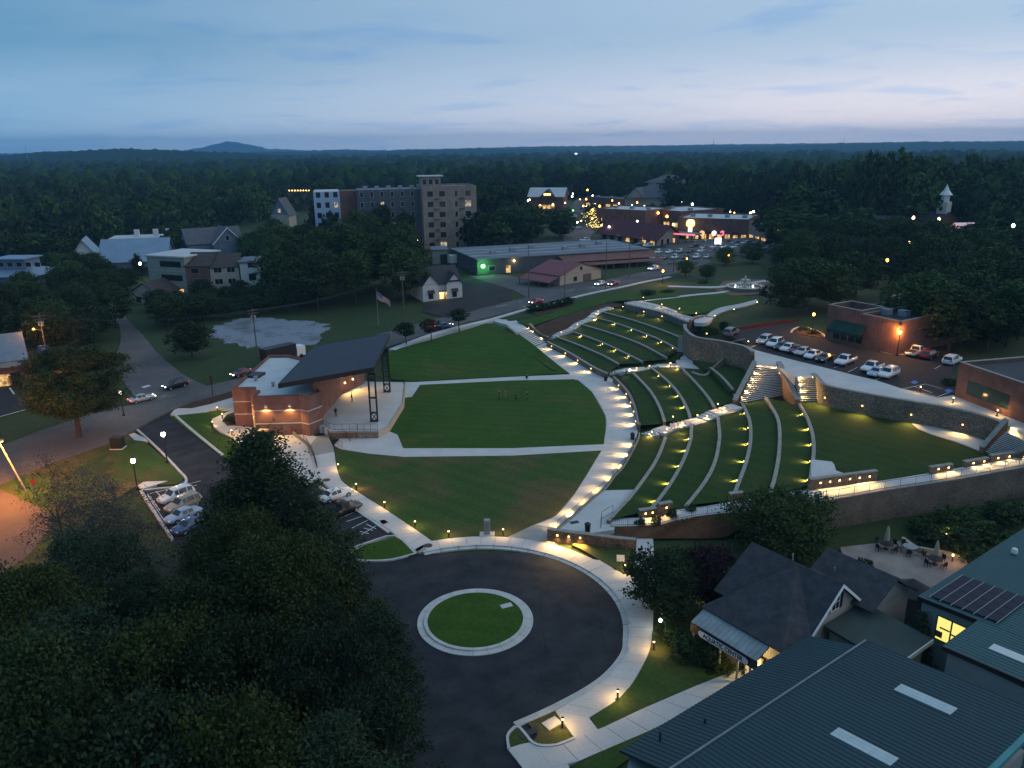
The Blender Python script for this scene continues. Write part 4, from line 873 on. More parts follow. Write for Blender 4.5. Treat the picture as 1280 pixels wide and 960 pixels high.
seglights((1206,585,4.1), (1236,579,4.2), (.3, .75), 4.6, 'small light in the middle short ramp wall', 50.0)
seglights((1238,579,4.2), (1290,569,4.5), (.15, .42, .7), 4.8, 'small light in the ramp wall at the frame edge', 50.0)
seglights((800,640,1.8), (822,637,1.8), (.3, .7), 1.5, 'small light in the low brown pier', 40.0)
seglights((824,636,2.2), (841,633,2.2), (.5,), 2.2, 'small light in the taller brown pier', 40.0)
# stair lights: low on both flanks
def flank_lights(a, b, n, off, nrm, lb, e=10.0, up=0.35):
    a, b = Vector(a), Vector(b)
    for k in range(n):
        p = a.lerp(b, (k + .6) / n); wall_light(p, nrm, p.z + up, lb, 'lights on the plaza stairs', e * 4.0, 150)
rgt = Vector((1, -.3, 0)).normalized()
flank_lights(P(920,504,2.7) + rgt * .45, P(944,457,PL7) + rgt * .4, 6, 0, rgt, 'small light on the left flank of the broad stairs', 16.0)
flank_lights(P(986,490,3.4) - rgt * .15, P(973,460,PL7) - rgt * .5, 4, 0, -rgt, 'small light on the leaning wall facing the broad stairs', 20.0, .5)
flank_lights(P(999.5,503,3.6) + rgt * .2, P(994.5,471,PL7) + rgt * .2, 4, 0, rgt, 'small light on the leaning wall facing the second stairs', 18.0, .3)
flank_lights(P(1030,501,3.6) - rgt * .2, P(1018,471,PL7) - rgt * .4, 3, 0, -rgt, 'small light on the right of the second stairs', 18.0, .4)
flank_lights(P(683,427,0) - rgt * .1, P(660,410,1.9) - rgt * .1, 4, 0, -rgt, 'small light on the wall of the far lit steps', 12.0, .35)
flank_lights(P(1232,563,4.0) + rgt * .6, P(1258,535,6.9) + rgt * .6, 4, 0, rgt, 'small light beside the end stairs', 18.0, .4)
flank_lights(P(858,441,2.6) - rgt * .25, P(859,420,5.0) - rgt * .25, 3, 0, -rgt, 'small light on the bright narrow stairs', 14.0, .5)
for q in ((846,460,1.9), (852,536,1.9), (872,521,2.2), (812,545,.9), (905,512,2.6), (796,462,1.1), (702,417,1.6), (722,407,2.4), (748,391,3.3), (812,459,1.4), (838,456,2.0), (815,542,.9), (834,538,1.2), (853,531,1.5), (884,522,2.0), (788,463,.9)):
    p = P(*q); wall_light(p, Vector((-.5, -1, 0)), p.z + .3, 'small warm light beside an aisle step', 'lights along the aisles', 45.0, 140)

# ================================================================ railings
PICK = mat('rail_black', (.015, .015, .017), .5, var=0)
def railing(poly, label, hgt=1.05, spacing=1.9, pick=True, rails=(1.0, .12)):
    poly = [Vector(p) for p in poly]; n = max(1, round(length(poly) / spacing)); q = resample(poly, n + 1); t = thing('railing', label, 'railing', q[0])
    for p in q: MB().tube([p, p + Vector((0, 0, hgt))], .03, 5).build('post', PICK, t)
    for r in rails: MB().tube([p + Vector((0, 0, hgt * r)) for p in q], .028, 5).build('rail', PICK, t)
    if pick:
        m = MB()
        for a, b in zip(q, q[1:]):
            k = max(2, int((b - a).length / .24))
            for i in range(1, k):
                c = a.lerp(b, i / k); m.tube([c + Vector((0, 0, hgt * .12)), c + Vector((0, 0, hgt))], .011, 3, False)
        tag(m.build('pickets', PICK, t, fix=False), kind='stuff')
    return t
railing([p + Vector((0, 0, .1)) for p in offset(W['C'][0], .2)[2:]], 'long black railing on the kerb wall along the promenade')
railing([p + Vector((0, 0, .25)) for p in offset(W['B'][0], .35)], 'black railing above the promenade bend')
railing([p + Vector((0, 0, .05)) for p in offset(rb, -.12)[34:]], 'black railing along the top of the tall ramp wall', spacing=2.2)
railing([p + Vector((0, 0, .0)) for p in offset(rb, .1)[:26]], 'black railing above the mulch bank', spacing=2.0)
railing([p + Vector((0, 0, .1)) for p in offset(upA, -.2)], 'black railing of the upper walk', spacing=2.0)
railing(px3((751,660,.9),(751,650,.9),(766,641,1.0)), 'short black railing at the corner of the concrete pad', pick=False)
railing([P(758, 380.5, 4.2), P(784, 377.5, ZU), P(783,380,ZU)], 'short black railing at the head of the far steps')
# ================================================================ buildings
class Bld:
    """a building in its own frame: a along the front, b away from the front, z up"""
    def __init__(s, name, label, cat, o, u, z0, group=None):
        s.o = Vector((o[0], o[1], z0)); s.u = Vector((u[0], u[1], 0)).normalized(); s.v = Vector((-s.u.y, s.u.x, 0)); s.z0 = z0
        s.t = thing(name, label, cat, s.o, group)
    def pt(s, a, b, z): p = s.o + s.u * a + s.v * b; return Vector((p.x, p.y, s.z0 + z))
    def box(s, name, a0, a1, b0, b1, z0, z1, m_, parent=None):
        return MB().obox(s.o, s.u, s.v, a0, a1, b0, b1, s.z0 + z0, s.z0 + z1).build(name, m_, parent or s.t)
    def poly(s, name, pts, m_, th=0.18, parent=None):      # a thick slab from local points
        w = [s.pt(*p) for p in pts]; n = (w[1] - w[0]).cross(w[2] - w[0]).normalized()
        if n.z < 0: n = -n
        k = len(w); lo = [p - n * th for p in w]
        fs = [tuple(range(k)), tuple(range(2 * k - 1, k - 1, -1))] + [(i, (i + 1) % k, k + (i + 1) % k, k + i) for i in range(k)]
        return MB().add(w + lo, fs).build(name, m_, parent or s.t)
    def gable(s, a0, a1, b0, b1, ze, zr, m_, axis='a', over=0.5, th=0.2, wallm=None, ribs=0.0, name='roof', cap=True):
        """roof slopes as slabs; ridge along axis; gable walls filled"""
        r = []
        if axis == 'a':
            bm_ = (b0 + b1) / 2; sl = (zr - ze) / (bm_ - b0); e = ze - over * sl
            r.append(s.poly(name, [(a0 - over, b0 - over, e), (a1 + over, b0 - over, e), (a1 + over, bm_, zr), (a0 - over, bm_, zr)], m_, th))
            r.append(s.poly(name, [(a0 - over, bm_, zr), (a1 + over, bm_, zr), (a1 + over, b1 + over, e), (a0 - over, b1 + over, e)], m_, th))
            if wallm:
                for a in (a0, a1 - .25):
                    w = [s.pt(a, b0, ze - .2), s.pt(a, b1, ze - .2), s.pt(a, bm_, zr - .2), s.pt(a + .25, b0, ze - .2), s.pt(a + .25, b1, ze - .2), s.pt(a + .25, bm_, zr - .2)]
                    MB().add(w, [(0, 1, 2), (5, 4, 3), (0, 3, 4, 1), (1, 4, 5, 2), (2, 5, 3, 0)]).build('gable_wall', wallm, s.t)
        else:
            am = (a0 + a1) / 2; sl = (zr - ze) / (am - a0); e = ze - over * sl
            r.append(s.poly(name, [(a0 - over, b0 - over, e), (am, b0 - over, zr), (am, b1 + over, zr), (a0 - over, b1 + over, e)], m_, th))
            r.append(s.poly(name, [(am, b0 - over, zr), (a1 + over, b0 - over, e), (a1 + over, b1 + over, e), (am, b1 + over, zr)], m_, th))
            if wallm:
                for b in (b0, b1 - .25):
                    w = [s.pt(a0, b, ze - .2), s.pt(a1, b, ze - .2), s.pt(am, b, zr - .2), s.pt(a0, b + .25, ze - .2), s.pt(a1, b + .25, ze - .2), s.pt(am, b + .25, zr - .2)]
                    MB().add(w, [(0, 1, 2), (5, 4, 3), (0, 3, 4, 1), (1, 4, 5, 2), (2, 5, 3, 0)]).build('gable_wall', wallm, s.t)
        return r
    def hip(s, a0, a1, b0, b1, ze, zr, m_, over=0.5, inset=None, th=0.2):
        a0 -= over; a1 += over; b0 -= over; b1 += over; bm_ = (b0 + b1) / 2; i = inset if inset is not None else (b1 - b0) / 2
        for q in ([(a0, b0, ze), (a1, b0, ze), (a1 - i, bm_, zr), (a0 + i, bm_, zr)], [(a0 + i, bm_, zr), (a1 - i, bm_, zr), (a1, b1, ze), (a0, b1, ze)], [(a0, b1, ze), (a0, b0, ze), (a0 + i, bm_, zr)], [(a1, b0, ze), (a1, b1, ze), (a1 - i, bm_, zr)]):
            s.poly('roof', q, m_, th)
    def win(s, face, c, z, w, h, lit=None, frame=None, at=0.0, name='window', bars=0):
        """face 'f' front (b=at), 'l' left side (a=at), 'r' right side (a=at), 'k' back"""
        g = lit or GLASS; fm = frame or WHITE
        def bx(c0, c1, z0, z1, d0, d1, nm, m_, par):
            if face == 'f': return s.box(nm, c0, c1, at - d1, at - d0, z0, z1, m_, par)
            if face == 'k': return s.box(nm, c0, c1, at + d0, at + d1, z0, z1, m_, par)
            if face == 'l': return s.box(nm, at - d1, at - d0, c0, c1, z0, z1, m_, par)
            return s.box(nm, at + d0, at + d1, c0, c1, z0, z1, m_, par)
        f = bx(c - w / 2 - .08, c + w / 2 + .08, z - .08, z + h + .08, -.05, .04, name, fm, s.t)
        if bars:
            e = w / bars
            for k in range(bars): bx(c - w / 2 + e * k + .04, c - w / 2 + e * (k + 1) - .04, z, z + h, .0, .06, 'pane', g, f)
        else: bx(c - w / 2, c + w / 2, z, z + h, .0, .06, 'pane', g, f)
        return f
    def parapet(s, a0, a1, b0, b1, z, hgt, m_, th=0.35, capm=None):
        for q in ((a0, a1, b0, b0 + th), (a0, a1, b1 - th, b1), (a0, a0 + th, b0 + th, b1 - th), (a1 - th, a1, b0 + th, b1 - th)):
            s.box('parapet', *q, z, z + hgt, m_)
            if capm: s.box('coping', q[0] - .05, q[1] + .05, q[2] - .05, q[3] + .05, z + hgt, z + hgt + .08, capm)
def ribbed(name, pts, m_, parent, step=0.6, rib=0.05, wid=0.07, th=0.15):
    """metal roof plane: pts = 4 world corners (e0,e1 along the eave, then r1,r0); ribs run from eave to ridge"""
    e0, e1, r1, r0 = [Vector(p) for p in pts]; n = (e1 - e0).cross(r0 - e0).normalized()
    if n.z < 0: n = -n
    m = MB(); lo = [p - n * th for p in (e0, e1, r1, r0)]
    m.add([e0, e1, r1, r0] + lo, [(0, 1, 2, 3), (7, 6, 5, 4), (0, 4, 5, 1), (1, 5, 6, 2), (2, 6, 7, 3), (3, 7, 4, 0)])
    k = int((e1 - e0).length / step); t = (e1 - e0).normalized() * wid / 2
    for i in range(k + 1):
        a = e0.lerp(e1, i / k); b = r0.lerp(r1, i / k)
        if i == 0: a, b = a + t, b + t
        if i == k: a, b = a - t, b - t
        m.add([a - t, a + t, b + t, b - t, a - t * .5 + n * rib, a + t * .5 + n * rib, b + t * .5 + n * rib, b - t * .5 + n * rib], [(4, 5, 6, 7), (0, 1, 5, 4), (1, 2, 6, 5), (2, 3, 7, 6), (3, 0, 4, 7)])
    return m.build(name, m_, parent)
SHING = mat('shingle_dark', (.062, .062, .07), .9, var=.25, scale=1.2, fine=.25, bump=.4, bscale=6)
SHING_B = mat('shingle_brown', (.085, .068, .062), .9, var=.25, scale=1.2, fine=.2)
SHING_G = mat('shingle_grey', (.12, .125, .14), .9, var=.2, scale=1.0, fine=.2)
METAL_B = mat('blue_metal_roof', (.016, .053, .068), .7, var=.12, scale=.25, spec=.4)
METAL_G = mat('green_metal_roof', (.026, .095, .105), .6, var=.12, scale=.25, spec=.4)
METAL_L = mat('light_blue_roof', (.21, .30, .40), .5, var=.12, scale=.2, spec=.4)
METAL_R = mat('red_metal_roof', (.20, .035, .05), .5, var=.15, scale=.4)
METAL_RB = mat('rust_roof', (.19, .075, .055), .6, var=.25, scale=.3)
FLATR = mat('membrane_white', (.55, .57, .58), .8, var=.10, scale=.3)
FLATG = mat('membrane_grey', (.17, .20, .24), .8, var=.2, scale=.15)
FLATD = mat('membrane_dark', (.055, .06, .068), .85, var=.3, scale=.2)
SIDE_W = mat('siding_white', (.62, .62, .60), .8, var=.06)
SIDE_B = mat('siding_blue', (.16, .20, .27), .8, var=.1)
SIDE_T = mat('siding_tan', (.40, .36, .29), .85, var=.1)
SIDE_G = mat('siding_greygreen', (.28, .30, .26), .85, var=.1)
SIDE_D = mat('siding_dark', (.10, .105, .12), .85, var=.15)
CREAM = mat('stucco_cream', (.46, .40, .31), .9, var=.1)
STEELW = mat('steel_siding', (.26, .29, .29), .6, var=.1)
AWN = mat('green_awning', (.02, .06, .045), .8, var=.15)

# ---------------------------------------------------------------- stage pavilion
st = Bld('stage_pavilion', 'brick stage pavilion with a dark tilted canopy roof on black truss columns', 'pavilion', (-39.3, 120.4), (1, 0), 0)
def sp(name, pts, zt, zb, m_, par=None): return MB().prism(pts, zt, zb).build(name, m_, par or st.t)
V2 = lambda x, y: Vector((x, y, 0))
ZS = 1.1
bA = [V2(-46.9,125.6), V2(-43.2,125.6), V2(-43.2,123.6), V2(-41.8,123.6), V2(-41.8,120.5), V2(-34.4,120.9), V2(-33.0,120.1), V2(-31.3,122.8), V2(-33.5,127), V2(-34.6,140), V2(-43,147), V2(-46.9,147)]
sp('lower_wall', bA, 2.0, -.2, BRICK); sp('band', [p + (p - V2(-39.6, 132)).normalized() * .04 for p in bA], 2.16, 2.0, CONC); sp('middle_wall', bA, 4.2, 2.16, BRICK)
sp('band', [p + (p - V2(-39.6, 132)).normalized() * .04 for p in bA], 4.36, 4.2, CONC); sp('upper_wall', bA, 6.2, 4.36, BRICK)
inn = [p + (V2(-39.6, 132) - p).normalized() * .55 for p in bA]
n_ = len(bA); m = MB()
for i in range(n_):
    a, b, c, d = bA[i], bA[(i + 1) % n_], inn[(i + 1) % n_], inn[i]; m.hexa([(p.x, p.y, 6.2) for p in (a, b, c, d)] + [(p.x, p.y, 6.75) for p in (a, b, c, d)])
m.build('parapet', BRICK_D, st.t); sp('flat_roof', inn, 6.32, 6.2, FLATR)
for k, (x, y) in enumerate(((-44.5, 131), (-40.5, 127.5))): st_v = MB().lathe([(.25, 6.3), (.25, 6.9), (.4, 6.92), (.4, 7.1)], 8, (x, y, 0)).build('roof_vent', GREYM, st.t)
sp('hatch', [V2(-47.5,133), V2(-44.5,132.4), V2(-44,135), V2(-47,135.6)], 6.75, 6.3, DARK)
# angled brick wing walls of the stage mouth
def slabwall(name, p, q, th, z0, z1, m_, z1b=None):
    a, b = V2(*p), V2(*q); d = (b - a).normalized(); n2 = Vector((-d.y, d.x, 0)) * th; z1b = z1 if z1b is None else z1b
    w = [a, b, b + n2, a + n2]; return MB().hexa([(x.x, x.y, z0) for x in w] + [(a.x, a.y, z1), (b.x, b.y, z1b), (b.x + n2.x, b.y + n2.y, z1b), (a.x + n2.x, a.y + n2.y, z1)]).build(name, m_, st.t)
slabwall('proscenium_wall', (-32.4, 124.2), (-31.6, 139.0), .5, ZS, 9.0, BRICK)
slabwall('wing_wall', (-31.6, 139.0), (-28.6, 146.4), .5, ZS, 4.2, BRICK, 4.2); slabwall('wing_cap', (-31.62, 139.0), (-28.6, 146.45), .55, 4.2, 4.35, CONC)
# stage deck
deck = [V2(-34, 121.8), V2(-31.3,122.0), V2(-29.5,119.5), V2(-21.8,119.6), V2(-20.6,121.5), V2(-19.8,134), V2(-21.0,146.5), V2(-30,147.5), V2(-34,145)]
sp('stage_deck', deck, ZS, -.2, CONC)
tag(MB().prism([V2(-21.75,119.5), V2(-20.5,121.45), V2(-19.7,134), V2(-20.9,146.6), V2(-20.7,146.6), V2(-19.45,134), V2(-20.3,121.4), V2(-21.7,119.3)], ZS + .06, -.2).build('stage_edge', CREAM, st.t))
# canopy
cA, cB, cC, cD = P(348,480,9.0), P(467,459,10.7), P(487,417,10.9), P(394,432,9.0)
th = Vector((0, 0, .7)); MB().hexa([cA - th, cB - th, cC - th, cD - th, cA, cB, cC, cD]).build('canopy_roof', mat('canopy_grey', (.045, .055, .075), .75, var=.12, scale=.3), st.t)
m = MB(); ce = [cA, cB, cC, cD]; cen = (cA + cB + cC + cD) / 4
for i in range(4):
    a, b = ce[i], ce[(i + 1) % 4]; o1 = (a - cen).normalized() * .12; o2 = (b - cen).normalized() * .12; m.hexa([a + o1 - th * 1.05, b + o2 - th * 1.05, b - th * 1.05, a - th * 1.05, a + o1 + Vector((0,0,.05)), b + o2 + Vector((0,0,.05)), b + Vector((0,0,.05)), a + Vector((0,0,.05))])
m.build('fascia', BLACK, st.t)
for k in range(6):   # ceiling beams under the canopy
    t_ = (k + .5) / 6; a = cA.lerp(cD, t_) - th; b = cB.lerp(cC, t_) - th; MB().tube([a - Vector((0,0,.15)), b - Vector((0,0,.15))], .16, 4).build('roof_beam', BLACK, st.t)
for nm, bp, py in (('near', P(468,527,ZS), 463), ('far', P(484,490,ZS), 425)):
    zt = 9.5; d1 = Vector((.5, 0, 0)); c = MB()
    for sx in (-.55, .55):
        for sy in (-.25, .25): c.box(bp.x + sx - .09, bp.x + sx + .09, bp.y + sy - .09, bp.y + sy + .09, ZS, zt)
    for z in (ZS + .1, ZS + 1.5, 5.2, zt - 1.2, zt - .2): c.box(bp.x - .55, bp.x + .55, bp.y - .3, bp.y + .3, z, z + .16)
    for z0, z1 in ((ZS + .2, ZS + 1.5), (zt - 1.2, zt - .2)):
        c.tube([(bp.x - .5, bp.y, z0), (bp.x + .5, bp.y, z1)], .07, 5); c.tube([(bp.x + .5, bp.y, z0), (bp.x - .5, bp.y, z1)], .07, 5)
    top = bp + Vector((-.1, 0, 0)); top.z = 10.1
    for sx in (-1, 1): c.tube([(bp.x + sx * .5, bp.y, zt), (bp.x, bp.y, zt + .5), (bp.x - sx * .3, bp.y, 10.2)], .12, 6)
    c.build('truss_column', BLACK, st.t)
def st_light(p, d, e, lb, par): 
    o = MB().obox(p, Vector((1, 0, 0)), Vector((0, 1, 0)), -.22, .22, -.25, .0, p[2], p[2] + .3).build('sconce', CONC, par); l = MB().obox(p, Vector((1, 0, 0)), Vector((0, 1, 0)), -.16, .16, -.2, -.04, p[2] - .03, p[2] - .005).build('lens', LENS, o)
    lamp('SPOT', e, WARM, par, Vector(p) - ORG[par.name] + Vector((0, -.3, -.05)), d, .08, 150, .6)
st_light((-39.8, 120.55, 5.0), (0, -.5, -1), 160, '', st.t); st_light((-36.0, 120.72, 5.0), (0, -.5, -1), 160, '', st.t)
for p, q in (((-31.1, 139.6, 3.2), (1, -.4, -1)), ((-30.1, 142.0, 3.2), (1, -.4, -1))):
    MB().lathe([(.1, p[2] - .15), (.16, p[2]), (.1, p[2] + .15)], 8, (p[0] + .15, p[1] - .1, 0)).build('sconce', LENS, st.t); lamp('SPOT', 110, WARM, st.t, Vector(p) - ORG[st.t.name] + Vector((.45, -.3, -.1)), q, .08, 140, .6)
dr_ = MB().box(-42.95, -42.05, 123.5, 123.58, 0.05, 2.4).build('door', room('door_glow', (1.0, .55, .16), 1.0, 2.0), st.t); MB().box(-43.1, -42.96, 123.4, 123.6, 0, 2.5).build('door_frame', CREAM, dr_)
lamp('POINT', 60, WARM, st.t, Vector((-42.5, 122.7, 2.7)) - ORG[st.t.name], None, .15)
# stage railings
railing([V2(-31.2,122.4) + Vector((0,0,ZS)), V2(-29.4,119.8) + Vector((0,0,ZS)), V2(-25.2,119.9) + Vector((0,0,ZS))], 'black railing at the near corner of the stage deck', spacing=1.2)
stone_wall([V2(-29.4,119.3), V2(-27.3,119.3), V2(-25.2,119.3)], .4, -.2, ZS + .02, 'low stone wall below the near stage railing', STONE_R, off=-.4)
railing([V2(-25.1,119.75) + Vector((0,0,ZS)), V2(-21.9,119.75) + Vector((0,0,ZS))], 'short black railing at the front corner of the stage deck', spacing=1.2)
stone_wall([V2(-25.1,119.3), V2(-23.5,119.3), V2(-21.7,119.3)], .4, -.2, ZS + .02, 'tan stone wall at the front corner of the stage', STONE, off=-.4)
railing([V2(-29.0,146.2) + Vector((0,0,ZS)), V2(-25,147.2) + Vector((0,0,ZS)), V2(-21.2,146.3) + Vector((0,0,ZS))], 'black railing along the far side of the stage', spacing=1.5)
railing([V2(-21.1,146.0) + Vector((0,0,ZS)), V2(-20.6,144.6) + Vector((0,0,ZS))], 'short black railing beside the far truss column', spacing=1.2)
railing([P(410,544,.05), P(414,552,.05), P(428,560,.05)], 'black handrail beside the path to the lawn', spacing=1.3)
railing([P(424,547,.05), P(431,545,.3), P(438,552,.05)], 'short black handrail at the stage ramp', spacing=1.3)
railing([P(322,541,.6), P(341,539,.6), P(360,537,.6), P(372,545,.5), P(382,553,.4), P(391,568,.2), P(396,585,.0)], 'curved black railing of the ramp beside the stage building', spacing=1.6)
rw = pl([(322,541,.6),(341,539,.6),(360,537,.6),(372,545,.5),(382,553,.4),(391,568,.2),(396,585,.0)], 0, 4)
tag(MB().wall(rw, .25, -.3, [p.z for p in rw]).build('ramp_kerb', CONC2), 'grey kerb wall under the curved ramp railing', 'kerb')
kb = thing('waste_enclosure', 'small grey metal cabinet with a pale lid beside the stage building door', 'cabinet', P(328,549,0)); o = ORG[kb.name]
MB().box(o.x - .9, o.x + .9, o.y - .6, o.y + .6, 0, 1.4).build('body', DARK, kb); MB().box(o.x - 1, o.x + 1, o.y - .7, o.y + .7, 1.4, 1.55).build('lid', CREAM, kb)

# ---------------------------------------------------------------- aquatic centre (dark shingle roofs, local frame turned 36 degrees)
U36 = Vector((math.cos(R(36)), math.sin(R(36)), 0)); V54 = Vector((math.cos(R(-54)), math.sin(R(-54)), 0))
GZ = -0.3; up0 = Vector((0, 0, 1))
aq = thing('aquatic_center', 'dark shingled building with gables and an entrance sign over a tin awning', 'building', Vector((P(951,823,3.2).x, P(951,823,3.2).y, GZ)))
def slab(name, pts, m_, par, th=.22):
    pts = [Vector(p) for p in pts]; n = (pts[1] - pts[0]).cross(pts[2] - pts[0]).normalized()
    if n.z < 0: n = -n
    k = len(pts); return MB().add(pts + [p - n * th for p in pts], [tuple(range(k)), tuple(range(2 * k - 1, k - 1, -1))] + [(i, (i + 1) % k, k + (i + 1) % k, k + i) for i in range(k)]).build(name, m_, par)
apex = P(997,705,8.2); gpk = P(1054,730,8.2)
def on_line(px, py, p0, d):      # height at which the pixel's ray meets the upright plane through p0 along d
    lo, hi = -2.0, 14.0; f = lambda z: (P(px, py, z) - p0).x * d.y - (P(px, py, z) - p0).y * d.x; s0 = f(lo) > 0
    for _ in range(40):
        m_ = (lo + hi) / 2
        if (f(m_) > 0) == s0: lo = m_
        else: hi = m_
    return P(px, py, lo)
eL, eE = P(876,757.5,4.3), P(978,815,4.3); eE = eL + V54 * (eE - eL).dot(V54)
rkL, rkR = on_line(1014,794,gpk,U36), on_line(1078,751,gpk,U36)
slab('main_roof', [eL, eE, apex], SHING, aq); slab('main_roof', [apex, eE, rkL], SHING, aq); slab('main_roof', [apex, rkL, gpk], SHING, aq)
eR = apex + U36 * 6; eR.z = 4.8; slab('main_roof', [apex, gpk, rkR, eR], SHING, aq)
def wallpoly(name, pts, zt, m_, par, zb=GZ): return MB().prism([Vector((p.x, p.y, 0)) for p in pts], zt, zb).build(name, m_, par)
i_ = U36 * .9; j_ = V54 * .6; nV = V54 * .06
wallpoly('wall', [eL + i_ + j_, eE + i_ - j_, rkL - j_ * 1.2, rkR - j_ * 1.2, eR - i_ * .6 - j_], 4.2, SIDE_T, aq)
ga, gb, gc = rkL - V54 * .5, rkR - V54 * .5, gpk - V54 * .5 - up0 * .25
MB().add([ga - up0 * .3, gb - up0 * .3, gc, ga - up0 * .3 - V54 * .2, gb - up0 * .3 - V54 * .2, gc - V54 * .2], [(0, 1, 2), (5, 4, 3), (0, 3, 4, 1), (1, 4, 5, 2), (2, 5, 3, 0)]).build('gable_wall', SIDE_T, aq)
wallpoly('gable_base', [ga, gb, gb - V54 * .2, ga - V54 * .2], min(ga.z, gb.z) - .1, SIDE_T, aq)
wc_ = on_line(1044,752,ga,U36) ; wz = wc_.z - .85; wo = Vector((wc_.x, wc_.y, 0))
wn = MB().obox(wo, U36, V54, -.62, .62, -.02, .08, wz, wz + 1.7).build('window', WHITE, aq)
for s_ in (-1, 1):
    for z_ in (0, 1): MB().obox(wo, U36, V54, s_ * .28 - .22, s_ * .28 + .22, .05, .11, wz + .14 + .76 * z_, wz + .80 + .76 * z_).build('pane', GLASS, wn)
    MB().obox(wo, U36, V54, s_ * .88 - .2, s_ * .88 + .2, -.02, .09, wz, wz + 1.7).build('shutter', BLACK, aq)
for a, b in ((rkL, gpk), (rkR, gpk)): MB().hexa([a + nV - up0 * .32, b + nV - up0 * .32, b + nV * 2.5 - up0 * .32, a + nV * 2.5 - up0 * .32, a + nV, b + nV, b + nV * 2.5, a + nV * 2.5]).build('barge_board', WHITE, aq)
# back wing
bk0, bk1 = P(940,677,7.6), P(993,700,7.6); bk1 = bk0 + V54 * (bk1 - bk0).dot(V54)
be0 = P(902,743,4.2); be0 = bk0 - U36 * abs((be0 - bk0).dot(U36)); be0.z = 4.2; be1 = be0 + V54 * (bk1 - bk0).length
ext = V54 * 3.0
slab('back_roof', [be0, be1 + ext, bk1 + ext, bk0], SHING, aq); br0 = bk0 + (bk0 - be0).project(U36); br0.z = 4.2
slab('back_roof', [bk0, bk1 + ext, br0 + (bk1 - bk0) + ext, br0], SHING, aq)
wallpoly('wall', [be0 + i_ + j_, be1 + i_, br0 + (bk1 - bk0) - i_, br0 - i_ + j_], 4.15, SIDE_T, aq)
# right wing roof and small gable
rk0, rk1 = P(1035,684,7.2), P(1120,731,6.6); rk1 = rk0 + V54 * (rk1 - rk0).dot(V54); rk1.z = 7.2
re0 = P(1010,708,4.6); re0 = rk0 - U36 * 4.0; re0.z = 5.2; re1 = re0 + (rk1 - rk0)
slab('wing_roof', [re0, re1, rk1, rk0], SHING, aq); rr0 = rk0 + U36 * 4.2; rr0.z = 4.4; slab('wing_roof', [rk0, rk1, rr0 + (rk1 - rk0), rr0], SHING, aq)
wallpoly('wall', [re0 + i_ * .6 + j_, re1 + i_ * .6 - j_, rr0 + (rk1 - rk0) - i_ * .6 - j_, rr0 - i_ * .6 + j_], 4.3, SIDE_T, aq)
a, b = re1 + i_ * .6 - j_, rr0 + (rk1 - rk0) - i_ * .6 - j_; c = rk1 - j_
MB().add([Vector((a.x, a.y, 4.3)), Vector((b.x, b.y, 4.3)), c - Vector((0, 0, .3)), Vector((a.x, a.y, 4.3)) - V54 * .2, Vector((b.x, b.y, 4.3)) - V54 * .2, c - Vector((0, 0, .3)) - V54 * .2], [(0, 1, 2), (5, 4, 3), (0, 3, 4, 1), (1, 4, 5, 2), (2, 5, 3, 0)]).build('gable_wall', SIDE_G, aq)
# entrance awning with the sign
w0, w1, w2, w3_ = P(864,777,3.4), P(951,823,3.4), P(974,813,4.2), P(884,763,4.2)
w1 = w0 + V54 * (w1 - w0).dot(V54); w3_ = w0 + U36 * 1.9 + Vector((0, 0, .8)); w2 = w1 + U36 * 1.9 + Vector((0, 0, .8))
ribbed('tin_awning', [w0, w1, w2, w3_], mat('tin', (.34, .37, .38), .5, var=.2, scale=.8), aq, .45)
up = Vector((0, 0, 1)); n36 = -U36
ln = (w1 - w0).length
MB().hexa([w0 - up * .95 + n36 * .02, w1 - up * .95 + n36 * .02, w1 - up * .95 + U36 * .2, w0 - up * .95 + U36 * .2, w0 - up * .12 + n36 * .02, w1 - up * .12 + n36 * .02, w1 - up * .12 + U36 * .2, w0 - up * .12 + U36 * .2]).build('awning_fascia', BLACK, aq)
sgn0 = w0 + V54 * (ln * .13) - up * .53 + n36 * .08; sl_ = ln * .78
def oval(o, l, h, r=10):
    pts = []
    for c, a0 in ((l - h / 2, -90), (h / 2, 90)):
        for k in range(r + 1):
            a = R(a0 + 180 * k / r); pts.append((c + h / 2 * math.cos(a), h / 2 * math.sin(a)))
    return [o + V54 * x + up * y for x, y in pts]
sb = oval(sgn0, sl_, .74); k = len(sb); sg = MB().add([p for p in sb] + [p + n36 * .07 for p in sb], [tuple(range(k)), tuple(range(2 * k - 1, k - 1, -1))] + [(i, (i + 1) % k, k + (i + 1) % k, k + i) for i in range(k)]).build('sign_board', mat('sign_navy', (.03, .035, .06), .6), aq)
sb2 = oval(sgn0 + V54 * .06 + n36 * .075, sl_ - .12, .62); MB().add(sb2 + [p + n36 * .012 for p in sb2], [tuple(range(k)), tuple(range(2 * k - 1, k - 1, -1))] + [(i, (i + 1) % k, k + (i + 1) % k, k + i) for i in range(k)]).build('sign_face', mat('sign_white', (.78, .80, .82), .6), sg)
